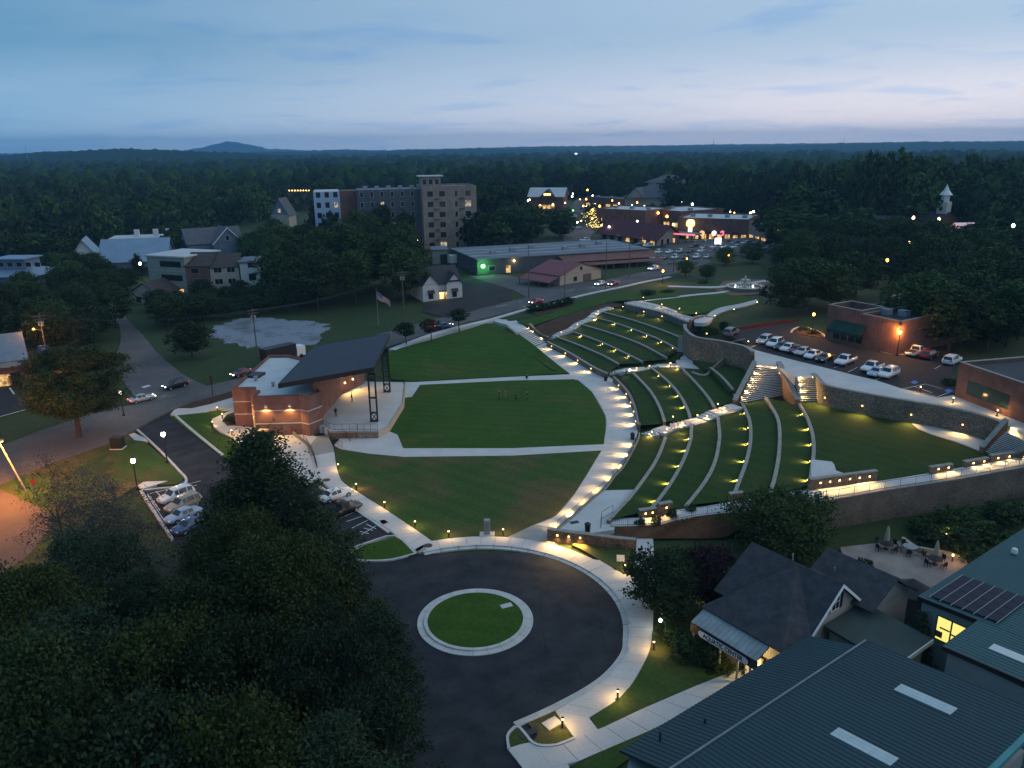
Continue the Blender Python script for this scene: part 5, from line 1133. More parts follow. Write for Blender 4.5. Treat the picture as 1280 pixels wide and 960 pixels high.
def text(s, loc, xdir, ydir, size, m_, parent, ext=.01, align='CENTER', name='lettering', sx=1.0):
    cu = bpy.data.curves.new(name, 'FONT'); cu.body = s; cu.size = size; cu.extrude = ext; cu.align_x = align; cu.align_y = 'CENTER'; cu.offset = size * .025
    o = bpy.data.objects.new(name, cu); COL.objects.link(o); x, y = Vector(xdir).normalized(), Vector(ydir).normalized(); z = x.cross(y)
    M_ = Matrix((x * sx, y, z)).transposed().to_4x4(); M_.translation = Vector(loc) - ORG.get(parent.name, Vector((0, 0, 0)))
    dg = bpy.context.evaluated_depsgraph_get(); me = bpy.data.meshes.new_from_object(o.evaluated_get(dg)); bpy.data.objects.remove(o)
    o = bpy.data.objects.new(name, me); COL.objects.link(o); me.materials.clear(); me.materials.append(m_); o.parent = parent; o.matrix_local = M_; return o
text('AQUATIC CENTER', sgn0 + V54 * (sl_ / 2) + n36 * .10, V54, up, .60, mat('sign_letters', (.02, .03, .09), .6), sg, sx=sl_ * .86 / 5.6)
# entrance recess: posts, lit doors
wl0 = w0 + U36 * 1.9; ent = w0.lerp(w1, .78) + U36 * 1.3
for t_ in (.02, .45, .72, .90): p = w0.lerp(w1, t_) + U36 * .25; MB().tube([(p.x, p.y, GZ), (p.x, p.y, 3.2)], .11, 8).build('post', CREAM, aq)
p = w0.lerp(w1, .80) + U36 * 1.75; dd = MB().obox(Vector((p.x, p.y, 0)), V54, U36, -.9, .9, -.05, .1, GZ, 2.4).build('door', mat('door_tan', (.45, .33, .15), .6), aq); MB().obox(Vector((p.x, p.y, 0)), V54, U36, -.75, .75, -.08, -.04, GZ + .3, 2.2).build('glass', glow('door_glow2', (1, .7, .3), .35), dd)
lamp('POINT', 45, (1, .72, .3), aq, Vector((p.x, p.y, 2.7)) - U36 * .8 - ORG[aq.name], None, .15); MB().lathe([(.12, 2.55), (.18, 2.7), (.12, 2.85)], 8, (p.x - U36.x * .8, p.y - U36.y * .8, 0)).build('ceiling_lamp', LENS, aq)
# flat green porch roof
ps = [P(1028,780,4.6), P(1077,752,4.6), P(1144,787,4.3), P(1108,812,4.3)]
q0 = P(1030,782,4.6); q1 = q0 + U36 * 6.2; q2 = q1 + V54 * 6.4; q3 = q0 + V54 * 6.4
for q in (q2, q3): q.z = 4.2
po = slab('porch_roof', [q0, q3, q2, q1], mat('porch_green', (.035, .062, .06), .7, var=.15, scale=.6), aq, .25)
MB().hexa([p - up * .4 for p in (q3, q2, q2 + V54 * .1, q3 + V54 * .1)] + [q3, q2, q2 + V54 * .1, q3 + V54 * .1]).build('porch_fascia', SIDE_W, aq)
wallpoly('porch_wall', [q0 + U36 * .5 + V54 * .3, q1 - U36 * .5, q2 - U36 * .5 - V54 * .5, q3 + U36 * .5 - V54 * .5], 3.9, SIDE_G, aq)
for px, py, z in ((1025,723,6.8), (1043,714,6.2), (991,697,7.7)): p = P(px, py, z); MB().tube([p - up * .5, p + up * .45], .07, 6).build('vent_pipe', GREYM, aq)
# small dark shed beside the patio
sh = thing('garden_shed', 'small dark octagonal shed between the shingled building and the green roof', 'shed', Vector((*P(1128,772,0).xy, GZ))); o = ORG[sh.name] + U36 * 1.2
MB().lathe([(1.75, GZ), (1.75, 2.6)], 8, (o.x, o.y, 0)).build('wall', SIDE_D, sh); MB().lathe([(2.1, 2.55), (2.1, 2.65), (.05, 3.9)], 8, (o.x, o.y, 0)).build('roof', SHING, sh)
MB().obox(o, V54, -U36, -.4, .4, 1.72, 1.80, GZ, 1.9).build('door', SIDE_D, sh)

# ---------------------------------------------------------------- blue metal roofed hall
bl = thing('metal_roof_hall', 'long hall under a dark blue ribbed metal roof with two skylights', 'building', Vector((*P(1000,900,6).xy, GZ)))
rf = P(1082,801,7.0); rn = rf - U36 * 27.0
sl = .11; wR = 12.5; rE = rf + V54 * wR + up * (sl * wR); rEn = rn + V54 * wR + up * (sl * wR)
mr_ = ribbed('main_roof', [rE, rEn, rn, rf], METAL_B, bl, .40, .035, .07)
lf = rf - V54 * 4.3 - U36 * 1.0 - up * 1.5; lnn = P(774,938,5.5); lnn = lf - U36 * (lf - lnn).dot(U36)
ridge_l = rf - U36 * 1.0 - up * .06; ridge_n = ridge_l - U36 * (lf - lnn).length
ribbed('side_roof', [lnn, lf, ridge_l, ridge_n], METAL_B, bl, .40, .035, .07)
MB().tube([rf + up * .05, rn + up * .05], .10, 5).build('ridge_cap', mat('ridge_grey', (.16, .2, .24), .5), bl)
wallpoly('wall', [lnn + V54 * .5 + U36 * .5, lf + V54 * .5 - U36 * .4, rf - U36 * .4, rE - V54 * .5 - U36 * .4, rEn - V54 * .5, rn], 5.2, STEELW, bl)
tg = mat('teal_trim', (.05, .26, .28), .5)
MB().hexa([p - up * .3 for p in (rE, rEn, rEn + V54 * .35, rE + V54 * .35)] + [rE + up * .02, rEn + up * .02, rEn + V54 * .35 + up * .02, rE + V54 * .35 + up * .02]).build('gutter', tg, bl)
SKYL = mat('skylight_panel', (.46, .55, .56), .5, var=.1, scale=1.5)
nrm = (rE - rf).cross(U36).normalized(); nrm = nrm if nrm.z > 0 else -nrm; sdv = (rE - rf).normalized()
def roof_panel(px, py, l, w, label=None, plane_p=None, nn=None, sv=None, m_=None, par=None, nm='skylight', lift=.06):
    d = ray(px, py); o = Vector((0, 0, CAMH)); t_ = (plane_p - o).dot(nn) / d.dot(nn); c = o + d * t_; uu = nn.cross(sv).normalized(); e = MB()
    for k in range(3): e.hexa([c + sv * a + uu * b + nn * h for h in (.0, lift) for a, b in ((0, -w / 2 + w * k / 3), (l, -w / 2 + w * k / 3), (l, -w / 2 + w * (k + .94) / 3), (0, -w / 2 + w * (k + .94) / 3))])
    return e.build(nm, m_, par)
roof_panel(1122,859,3.9,1.05, None, rf, nrm, sdv, SKYL, bl); roof_panel(1043,914,4.1,1.05, None, rf, nrm, sdv, SKYL, bl)
for px, py in ((825,922), (881,905)): p = P(px, py, 6.2); MB().tube([p - up * .4, p + up * .5], .09, 6).build('vent_pipe', DARK, bl)

# ---------------------------------------------------------------- green metal roofed hall with solar panels
gr = thing('green_roof_hall', 'steel hall under a green ribbed metal roof with a solar array and a lit window', 'building', Vector((*P(1222,775,6).xy, GZ)))
g0 = P(1148,745,6.4); gl = g0 + U36 * 26.0
gs = .05; wq = 6.0
g1 = g0 + V54 * 5.0 + up * .25
gsd = (g1 - g0).normalized(); gn = U36.cross(gsd).normalized(); gn = gn if gn.z > 0 else -gn
g2 = P(1170,803,6.65); nearU = -U36 * abs((g2 - g1).dot(U36))
far_s = 24.0
ribbed('main_roof', [g0, gl, gl + gsd * far_s, g0 + gsd * far_s], METAL_G, gr, .40, .035, .07)
h0 = g1 + nearU; ribbed('near_roof', [h0 + gsd * .02, g1 + gsd * .02 - U36 * .02, g1 + gsd * (far_s - 5) - U36 * .02, h0 + gsd * (far_s - 5)], METAL_G, gr, .40, .035, .07)
wallpoly('wall', [g0 + U36 * .25 + V54 * .3, gl + V54 * .3, gl + V54 * far_s, g0 + V54 * far_s + U36 * .25], 6.1, STEELW, gr)
wallpoly('near_wall', [h0 + U36 * .25 + V54 * .35, g1 + V54 * .35, g1 + V54 * far_s * .6, h0 + V54 * far_s * .6 + U36 * .25], 6.2, STEELW, gr)
m = MB()
for a, b in ((g0, g1), (g1, h0), (h0, h0 + gsd * 12)): m.hexa([p - up * .38 for p in (a, b, b - U36 * .12, a - U36 * .12)] + [p + up * .03 for p in (a, b, b - U36 * .12, a - U36 * .12)])
m.build('roof_trim', BLACK, gr)
# lit window in the end wall: the panes themselves glow yellow, dull bars lie on them
wc = P(1166,776,4.4); wc = g0 + V54 * 2.05; nW = -U36
YEL = glow('window_yellow', (1.0, .84, .12), 1.0)
fr_ = MB().obox(Vector((g0.x, g0.y, 0)) + U36 * .25, V54, -U36, 1.75, 4.35, .0, .06, 3.0, 5.35).build('window', BLACK, gr)
for a0, a1 in ((1.85, 2.95), (3.1, 4.25)): MB().obox(Vector((g0.x, g0.y, 0)) + U36 * .25, V54, -U36, a0, a1, .04, .09, 3.1, 5.25).build('pane', YEL, fr_)
for a0, a1, z0, z1 in ((1.85, 2.4, 3.3, 3.9), (2.1, 2.95, 4.2, 4.35), (3.1, 3.9, 4.0, 4.15), (3.3, 4.25, 3.35, 3.5)): MB().obox(Vector((g0.x, g0.y, 0)) + U36 * .25, V54, -U36, a0, a1, .095, .11, z0, z1).build('interior_shelf', mat('shelf', (.2, .16, .05), .7), fr_)
# solar array: single panels
SOL = mat('solar_cell', (.012, .020, .04), .55, var=.2, scale=3, spec=.15); ALU = mat('aluminium', (.22, .24, .26), .6, metal=.2, var=0)
d = ray(1163,747); o = Vector((0, 0, CAMH)); s0 = o + d * ((g0 - o).dot(gn) / d.dot(gn)) + gn * .12
sa = U36; pw, ph = 1.45, 0.92
for i in range(4):
    for j in range(6):
        c = s0 + sa * (pw * i + .05) + gsd * (ph * j + .05); q = [c, c + sa * (pw - .06), c + sa * (pw - .06) + gsd * (ph - .06), c + gsd * (ph - .06)]
        MB().hexa(q + [p + gn * .05 for p in q]).build('solar_panel', SOL, gr)
for j in range(7): a = s0 + gsd * (ph * j) + gn * .06; MB().tube([a - sa * .3, a + sa * (pw * 4 + .1)], .035, 4).build('panel_rail', ALU, gr)
roof_panel(1239,808,9.0,1.0, None, g0, gn, gsd, mat('skylight_white', (.62, .63, .62), .5, var=.06), gr)
p = P(1268,690,6.7); MB().lathe([(.28, -.1), (.28, .25), (.22, .38), (.05, .42)], 10, p).build('roof_vent', WHITE, gr)
# low lean-to between the halls
lt = thing('lean_to', 'low dark lean-to roof tucked between the blue and green halls', 'building', Vector((*P(1240,868,3).xy, GZ)))
l0, l1, l2, l3 = P(1226,838,3.6), P(1290,866,3.6), P(1290,905,3.2), P(1205,858,3.2); slab('roof', [l0, l1, l2, l3], METAL_B, lt); wallpoly('wall', [l0.lerp(l2, .06), l1.lerp(l3, .06), l2.lerp(l0, .06), l3.lerp(l1, .06)], 3.0, STEELW, lt)
# patio behind
struct(MB().prism([P(a, b, -.45) for a, b in [(1050,684),(1085,680),(1125,676),(1150,690),(1185,697),(1232,708),(1245,725),(1150,810),(1100,770),(1060,710)]], -.45, -1.0).build('patio', mat('patio_stone', (.34, .28, .25), .9, var=.2, scale=.5, fine=.12)))
tag(MB().wall(pl([(1126,676),(1140,686),(1152,690),(1185,696),(1208,703)], -.45, 4), .35, -.8, .05).build('patio_wall', CREAM), 'low tan wall edging the patio under the shrubs', 'wall')

# ---------------------------------------------------------------- brick building with green awning on the hill
hb0, hb1 = P(1031,423,PL7), P(1121,444,PL7); hb0.z = hb1.z = 0
br = Bld('brick_shop', 'red brick building with a green awning lit by an orange lamp', 'building', hb0, hb1 - hb0, PL7 - .1); LNb = (hb1 - hb0).length
br.box('wall', 0, LNb, 0, 24, 0, 5.7, BRICK); br.box('flat_roof', .4, LNb - .4, .4, 23.6, 5.7, 5.85, FLATD)
br.parapet(0, LNb * .48, 0, 7, 5.72, 1.3, BRICK, capm=CAP); br.parapet(LNb * .48 + .02, LNb, 0.02, 16, 5.72, .75, BRICK, capm=CAP); br.parapet(2, LNb - 3, 16.1, 23.9, 5.72, 1.6, BRICK, capm=CAP)
for a, b in ((LNb * .55, 6), (LNb * .72, 7.5), (LNb * .9, 11)): br.box('roof_unit', a - .9, a + .9, b - .7, b + .7, 5.85, 7.0, GREYM)
aw = br.poly('awning', [(1.6, -1.6, 2.7), (9.0, -1.6, 2.7), (9.0, -.02, 4.4), (1.6, -.02, 4.4)], AWN, .1); br.box('awning_valance', 1.6, 9.0, -1.68, -1.6, 2.1, 2.75, AWN)
for k in range(4): br.win('f', 2.6 + 1.7 * k, .7, 1.2, 1.7, None, DARK)
for k in (0, 1): MB().lathe([(.08, 1.9), (.12, 2.0), (.08, 2.1)], 6, br.pt(4.3 + .9 * k, -.25, 0)).build('lamp', LENSW, br.t)
# ---------------------------------------------------------------- dark brick building at the right edge
nb0, nb1 = P(1193,495,PL7), P(1290,533,PL7); nb0.z = nb1.z = 0
nb = Bld('dark_brick_building', 'dark brown brick building with a ribbon window at the right edge', 'building', nb0, nb1 - nb0, PL7 - .1); LNn = (nb1 - nb0).length + 14
nb.box('wall', 0, LNn, 0, 22, 0, 5.0, BRICK_D); nb.box('flat_roof', .3, LNn - .3, .3, 21.7, 5.0, 5.12, FLATD); nb.parapet(0, LNn * .42, 0, 22, 5.02, .55, BRICK_D, capm=CAP); nb.parapet(LNn * .42 + .03, LNn, .25, 21.8, 5.02, .3, BRICK_D, capm=CAP)
nb.win('f', 6.0, 1.2, 7.6, 2.0, mat('green_glass', (.03, .06, .05), .15, var=0), DARK, bars=5)
# ================================================================ far buildings
def Bpx(name, label, cat, p, q, pytop, group=None, z=None):
    a, b = (PH(*p), PH(*q)) if z is None else (P(*p, z), P(*q, z)); zb = min(a.z, b.z) - .3
    B = Bld(name, label, cat, a, b - a, zb, group); B.L = math.hypot(b.x - a.x, b.y - a.y); B.h = zup(a, pytop) - zb; return B
def grid_windows(B, face, n, rows, L0, L1, z0, dz, w, h, at=0.0, lit=0.12, frame=None, seed=1):
    r = random.Random(seed)
    for j in range(rows):
        for i in range(n): B.win(face, L0 + (L1 - L0) * (i + .5) / n, z0 + dz * j, w, h, LITW2 if r.random() < lit else None, frame or SIDE_W, at)
# apartment block
ap = Bpx('apartment_block', 'large brown and grey apartment block with a rooftop pavilion among the trees', 'building', (531,312), (597,308), 236)
ap.box('brick_wing', 0, ap.L, 0, 22, 0, ap.h, BRICK_T); ap.box('flat_roof', .4, ap.L - .4, .4, 21.6, ap.h, ap.h + .25, FLATG); ap.parapet(0, ap.L, 0, 22, ap.h + .01, .9, BRICK_T)
fl = ap.h / 6.0
for j in range(6):
    for a, w in ((.14, 2.6), (.36, 2.6), (.62, 1.2), (.84, 2.4)): ap.win('f', ap.L * a, fl * j + .9, w, fl * .55, LITW2 if (j, a) in ((4, .84), (0, .36)) else None, SIDE_W)
for a in (.25, .73): 
    for j in range(1, 6): ap.box('balcony', ap.L * a - 1, ap.L * a + 1, -1.1, 0, fl * j, fl * j + .15, DARK)
PALEB = mat('siding_pale_blue', (.40, .50, .64), .8, var=.08)
ap.box('long_wing', -27, -.05, 8, 24, 0, ap.h - .6, SIDE_D); ap.box('wing_roof', -26.6, -.5, 8.4, 23.6, ap.h - .6, ap.h - .35, FLATG)
for j in range(6):
    for k in range(6): ap.win('f', -25 + 4.3 * k, fl * j + .9, 1.3, fl * .5, LITW2 if (j * 7 + k) % 13 == 4 else None, SIDE_W, 8)
ap.box('pale_wing', -45, -34, 14, 32, 0, ap.h - 1.2, PALEB); ap.box('pale_roof', -44.6, -34.4, 14.4, 31.6, ap.h - 1.2, ap.h - .9, FLATR)
ap.box('dark_link', -34, -27, 14, 24, 0, ap.h - .8, BRICK_D)
for k in range(5): ap.box('roof_unit', -24 + 5 * k, -22.2 + 5 * k, 12, 13.8, ap.h - .35, ap.h + 1.0, GREYM)
for j in range(6):
    for k in range(3): ap.win('f', -43 + 3.6 * k, fl * j + .9, 1.7, fl * .5, LITW2 if (j * 4 + k) % 11 == 7 else None, SIDE_B, 14)
ap.box('roof_pavilion', .5, 9, 8, 15, ap.h + .25, ap.h + 4.6, BRICK_T); ap.box('pavilion_roof', -.6, 10.1, 6.9, 16.1, ap.h + 4.6, ap.h + 5.0, FLATR)
for k in range(3): ap.win('f', 2 + 2.7 * k, ap.h + 1.3, 1.7, 2.2, None, SIDE_W, 8)
# restaurant roof with yellow lights, beside the apartments
rs = Bpx('lit_roof_terrace', 'low building with a row of yellow lights on its roof terrace', 'building', (362,262), (390,262), 240)
rs.box('wall', 0, rs.L, 0, 16, 0, rs.h, BRICK_D); rs.box('terrace_roof', -.5, rs.L + .5, -.5, 16.5, rs.h, rs.h + .3, FLATD)
for k in range(8): MB().lathe([(.3, rs.h + .6), (.5, rs.h + 1.0), (.3, rs.h + 1.4)], 6, (rs.pt(rs.L * (k + .5) / 8, 0, 0).x, rs.pt(rs.L * (k + .5) / 8, 0, 0).y, rs.z0)).build('terrace_lamp', glow('yellow_lens', (1, .55, .12), 5), rs.t)
# white cottage with two gables
wh = Bpx('white_cottage', 'small white cottage shop with two front gables and a dark roof', 'house', (529,377), (578,371), 356)
wh.box('wall', 0, wh.L, 1.2, 12, 0, wh.h, SIDE_W); wh.gable(0, wh.L, 1.2, 12, wh.h, wh.h + 4.2, SHING, 'a', .5, .2, SIDE_W)
for a0, a1 in ((0, wh.L * .40), (wh.L * .60, wh.L)):
    wh.box('bay_wall', a0, a1, 0, 1.18, 0, wh.h, SIDE_W); wh.gable(a0, a1, 0, 6.0, wh.h, wh.h + 2.9, SHING, 'b', .4, .18, SIDE_W)
    c = (a0 + a1) / 2; wh.win('f', c, .9, 1.3, 1.9, None, BLACK); wh.poly('awning', [(c - 1, -1.0, 2.6), (c + 1, -1.0, 2.6), (c + 1, -.05, 3.4), (c - 1, -.05, 3.4)], BLACK, .08)
wh.box('door', wh.L * .45, wh.L * .55, 1.1, 1.19, .2, 2.4, glow('door_glow3', (1, .5, .18), 1.3)); wh.box('porch_roof', wh.L * .405, wh.L * .595, -.2, 1.1, 2.7, 2.85, SHING_B)
lamp('POINT', 20, WARM, wh.t, wh.pt(wh.L / 2, -.1, 2.3) - ORG[wh.t.name], None, .1)
wh.box('sign', wh.L * .66, wh.L * .94, -.08, -.02, wh.h + .15, wh.h + .65, DARK)
# workshop with grey roof and rust porch
wsA, wsB = PH(600,347), PH(816,328)
ws = Bld('workshop', 'long workshop with a flat grey roof and a rusty porch roof along the road', 'building', wsA, wsB - wsA, 2.5); LW = (wsB - wsA).length
ws.box('wall', 0, LW, 3, 36, 0, 5.2, SIDE_D); ws.box('flat_roof', -.3, LW + .3, 2.7, 36.3, 5.2, 5.5, FLATG)
for k in range(3): ws.box('roof_seam', -.3, LW + .3, 10 + 8 * k, 10.4 + 8 * k, 5.5, 5.62, FLATR)
ws.poly('porch_roof', [(LW * .45, -3.5, 3.4), (LW + 1, -3.5, 3.4), (LW + 1, 3, 5.0), (LW * .45, 3, 5.0)], METAL_RB, .12)
ws.poly('lower_porch', [(LW * .52, -6.5, 2.4), (LW + 1, -6.5, 2.4), (LW + 1, -3.6, 3.0), (LW * .52, -3.6, 3.0)], METAL_RB, .12)
for k in range(7): ws.box('porch_post', LW * (.5 + .07 * k), LW * (.5 + .07 * k) + .2, -6.3, -6.1, 0, 2.5, WOODP)
for k in range(6): ws.box('roof_unit', LW * (.12 + .14 * k), LW * (.12 + .14 * k) + 2.0, 12 + 5 * (k % 3), 13.6 + 5 * (k % 3), 5.5, 6.7, GREYM)
ws.win('f', LW * .08, 1.2, 2.2, 1.6, None, SIDE_W, 3); ws.win('f', LW * .17, .2, 1.6, 2.4, LITW, SIDE_W, 3)
gl_ = MB().lathe([(.5, 2.4), (.75, 3.0), (.5, 3.6)], 8, ws.pt(2.0, 2.7, 0) - Vector((0, 0, 0))).build('green_lamp', LENSG, ws.t); lamp('POINT', 150, (.15, 1, .2), ws.t, ws.pt(2.0, 1.6, 3.0) - ORG[ws.t.name], None, .4)
lamp('POINT', 25, (1, .8, .4), ws.t, ws.pt(LW * .2, 2.0, 4.2) - ORG[ws.t.name], None, .2); MB().lathe([(.2, 3.9), (.35, 4.2), (.2, 4.5)], 8, ws.pt(LW * .2, 2.5, 0)).build('wall_lamp', LENS, ws.t)
# red barn
rb0, rb1 = PH(700,357), PH(751,347)
bn = Bld('red_roof_barn', 'weathered barn with a red metal gable roof and a side porch', 'barn', rb0, rb1 - rb0, 2.6); LB = (rb1 - rb0).length
bn.box('wall', 0, LB, 0, 13, 0, 3.6, CREAM); bn.gable(0, LB, 0, 13, 3.6, 6.4, METAL_R, 'b', .5, .15, CREAM)
bn.poly('porch_roof', [(-5.5, -.4, 2.0), (-.6, -.4, 3.2), (-.6, 13.4, 3.2), (-5.5, 13.4, 2.0)], METAL_R, .12)
for k in range(4): bn.box('porch_post', -5.2, -5.0, 4.2 * k, 4.2 * k + .2, 0, 2.0, WOODP)
bn.win('f', LB * .36, 1.0, 1.5, 1.3, None, WOODP); bn.box('barn_door', LB * .55, LB * .75, -.08, -.01, 0, 2.6, WOODP); bn.win('f', LB * .5, 4.2, 1.0, 1.0, None, WOODP)
# white trailers
for k, (p, q, lb) in enumerate((((563,333),(583,331), 'shorter white box trailer parked behind the workshop'), ((576,331),(622,324), 'long white box trailer parked behind the workshop'))):
    a, b = PH(*p), PH(*q); T = Bld('box_trailer', lb, 'trailer', a, b - a, a.z); ln_ = (b - a).length
    T.box('cargo_box', 0, ln_, 0, 2.6, 1.1, 4.0, SIDE_W)
    for x in (.5, ln_ - 2.2, ln_ - 1.0): 
        for y in (.2, 2.2): MB().tube([T.pt(x, y, .5), T.pt(x, y + .3, .5)], .5, 10).build('wheel', BLACK, T.t)
    T.box('chassis', 0, ln_, .5, 2.1, .85, 1.1, DARK)
# depot
d0, d1 = PH(751,298), PH(821,307)
dp = Bld('depot', 'old depot with a long dark red roof and arched warm windows', 'building', d0, d1 - d0, 2.8); LD = (d1 - d0).length
dp.box('wall', 0, LD, 0, 13, 0, 4.4, CREAM); dp.gable(0, LD, 0, 13, 4.4, 9.0, mat('dark_red_tile', (.13, .035, .045), .8, var=.2, scale=.4), 'a', 2.0, .25, CREAM)
for k in range(7): dp.win('f', LD * (k + .5) / 7, .5, 2.4, 2.6, LITW if k in (3, 5, 6) else None, BRICK_D)
for k in range(3): dp.win('r', 3 + 3.4 * k, .8, 1.2, 2.4, LITW if k == 2 else None, WOODP, LD)
for k in (2, 5): lamp('POINT', 40, WARM, dp.t, dp.pt(LD * (k + .5) / 7, -1.2, 3.4) - ORG[dp.t.name], None, .3)
# shops downtown
def shops(p, q, py, label, n, wallm, roofm, depth=22, awn=None, lit=.6, seed=3, lits=None):
    B = Bpx('shop_row', label, 'building', p, q, py); B.box('wall', 0, B.L, 0, depth, 0, B.h, wallm); B.box('flat_roof', .4, B.L - .4, .4, depth - .4, B.h, B.h + .25, roofm); B.parapet(0, B.L, 0, depth, B.h + .01, .8, wallm)
    r = random.Random(seed)
    for k in range(n):
        c = B.L * (k + .5) / n; B.win('f', c, .5, B.L / n * .62, 2.4, (lits or LITW) if r.random() < lit else None, DARK)
        if awn and r.random() < .7: B.poly('awning', [(c - B.L / n * .4, -1.6, 3.0), (c + B.L / n * .4, -1.6, 3.0), (c + B.L / n * .4, -.05, 3.9), (c - B.L / n * .4, -.05, 3.9)], awn, .1)
    for k in range(max(2, n // 2)): a = B.L * (k + .5) / max(2, n // 2); B.box('roof_unit', a - 1, a + 1, depth * .4, depth * .4 + 1.8, B.h + .25, B.h + 1.5, GREYM)
    return B
shops((745,283), (806,287), 262, 'brick shop row with a pale roof behind the depot', 7, BRICK_D, FLATR, 26, AWN, .6, 5)
shops((846,298), (934,300), 274, 'long shop row with a bright flat roof and glowing shopfronts', 9, BRICK_D, FLATR, 30, mat('awning_dark', (.03, .03, .05), .8), .8, 7)
shops((935,301), (958,304), 279, 'small shop with a pale parapet at the end of the long row', 3, BRICK_T, FLATR, 16, None, .6, 9)
shops((731,258), (800,262), 247, 'distant brick row with a line of wall lamps under the roof', 8, BRICK_D, FLATG, 14, None, .9, 11)
shops((806,280), (850,284), 262, 'brown shop building behind the depot gable', 4, BRICK_D, FLATR, 30, AWN, .5, 13)
# big dark roofed houses behind
hs = Bpx('grey_roof_hall', 'big hall with stacked grey hipped roofs rising behind the shops', 'building', (781,262), (833,264), 246)
hs.box('wall', 0, hs.L, 0, 30, 0, hs.h, SIDE_T); hs.hip(0, hs.L, 0, 30, hs.h, hs.h + 9, SHING_G, 1.5); hs.box('upper_wall', hs.L * .2, hs.L * .95, 26, 46, hs.h, hs.h + 8, SIDE_T); 
hs.hip(hs.L * .15, hs.L, 26, 46, hs.h + 8, hs.h + 13, SHING_G, 1.2)
hs.gable(hs.L * .05, hs.L * .5, -3, 12, hs.h, hs.h + 6, SHING_G, 'b', .6, .2, SIDE_T)
ml = Bpx('lit_gable_hall', 'hall with pale roof bands and a glowing gable at the end of the street', 'building', (661,262), (704,262), 245)
ml.box('wall', 0, ml.L, 0, 22, 0, ml.h, BRICK_D); ml.gable(0, ml.L, 0, 22, ml.h, ml.h + 5, FLATR, 'a', 1, .3, BRICK_D); ml.gable(ml.L * .3, ml.L * .8, -2, 12, ml.h - 1, ml.h + 4.5, SHING_B, 'b', .6, .25, BRICK_D)
ml.box('lit_panel', ml.L * .45, ml.L * .65, -2.2, -2.02, ml.h + .5, ml.h + 1.8, glow('orange_sign', (1, .55, .15), 3.0))
for k in range(4): ml.win('f', ml.L * (.35 + .12 * k), 1, 2.4, 2.6, LITW, DARK, -2.02)
# right side houses
h1 = Bpx('white_gable_house', 'white house with dark roof and arched porches beyond the right wood', 'house', (1082,306), (1128,306), 291)
h1.box('wall', 0, h1.L, 0, 14, 0, h1.h, SIDE_W); h1.gable(0, h1.L, 0, 14, h1.h, h1.h + 6, SHING, 'a', .6, .2, SIDE_W); h1.gable(h1.L * .66, h1.L * .95, -2, 8, h1.h, h1.h + 4.5, SHING, 'b', .5, .2, SIDE_W)
for k in range(4): h1.win('f', h1.L * (.12 + .16 * k), .5, 2.2, 2.6, None, SIDE_W)
ch = Bpx('steeple_church', 'white steeple of a church standing above the right wood', 'church', (1172,285), (1196,285), 276)
ch.box('wall', 0, ch.L, 0, 26, 0, ch.h, BRICK_D); ch.gable(0, ch.L, 0, 26, ch.h, ch.h + 3, SHING, 'b', .5, .25, BRICK_D)
c = ch.pt(ch.L * .5, 2.5, 0); zt = zup(c, 237); zs = max(zup(c, 252), ch.z0 + ch.h + 2.5); zt = max(zt, zs + 6.5)
ch.box('tower', ch.L * .5 - 2, ch.L * .5 + 2, .5, 4.5, ch.h, zs - ch.z0, SIDE_W); MB().lathe([(1.6, zs), (1.6, zs + 2.6), (2.7, zs + 2.7), (1.1, zs + 4.6), (.25, zt), (.05, zt + .6)], 8, (c.x, c.y, 0)).build('steeple', WHITE, ch.t)
rd = Bpx('red_lit_diner', 'low building with a glowing red roof among the right trees', 'building', (1200,305), (1222,305), 290)
rd.box('wall', 0, rd.L, 0, 10, 0, rd.h, SIDE_T); rd.gable(0, rd.L, 0, 10, rd.h, rd.h + 3, glow('red_roof_glow', (1, .05, .02), .22), 'a', .5, .2, SIDE_T)  # both roof slopes emit the red glow themselves
# left store with lit windows
ls = Bpx('corner_store', 'small store with a grey roof and lit shop windows at the left edge', 'store', (-40,489), (37,478), 456)
ls.box('wall', 0, ls.L, 0, 12, 0, ls.h, BRICK); ls.poly('roof', [(-1, -1.5, ls.h - .2), (ls.L + .6, -1.5, ls.h - .2), (ls.L + .6, 10, ls.h + 3.2), (-1, 10, ls.h + 3.2)], mat('store_roof', (.17, .22, .27), .6, var=.15), .2); ls.box('fascia', -.5, ls.L + .3, -1.3, -.05, ls.h - 1.6, ls.h - .25, SIDE_D)
for k in range(4): ls.win('f', ls.L * (.30 + .16 * k), .3, 1.9, 2.4, LITW if k < 3 else None, DARK)
p = ls.pt(ls.L * .72, -1.36, ls.h - .9); sgo = MB().add([p + ls.u * 2.2 * math.cos(R(20 * k)) + Vector((0, 0, .55 * math.sin(R(20 * k)))) for k in range(18)] + [p - ls.v * .08 + ls.u * 2.2 * math.cos(R(20 * k)) + Vector((0, 0, .55 * math.sin(R(20 * k)))) for k in range(18)], [tuple(range(18)), tuple(range(35, 17, -1))] + [(i, (i + 1) % 18, 18 + (i + 1) % 18, 18 + i) for i in range(18)]).build('oval_sign', GREYM, ls.t)
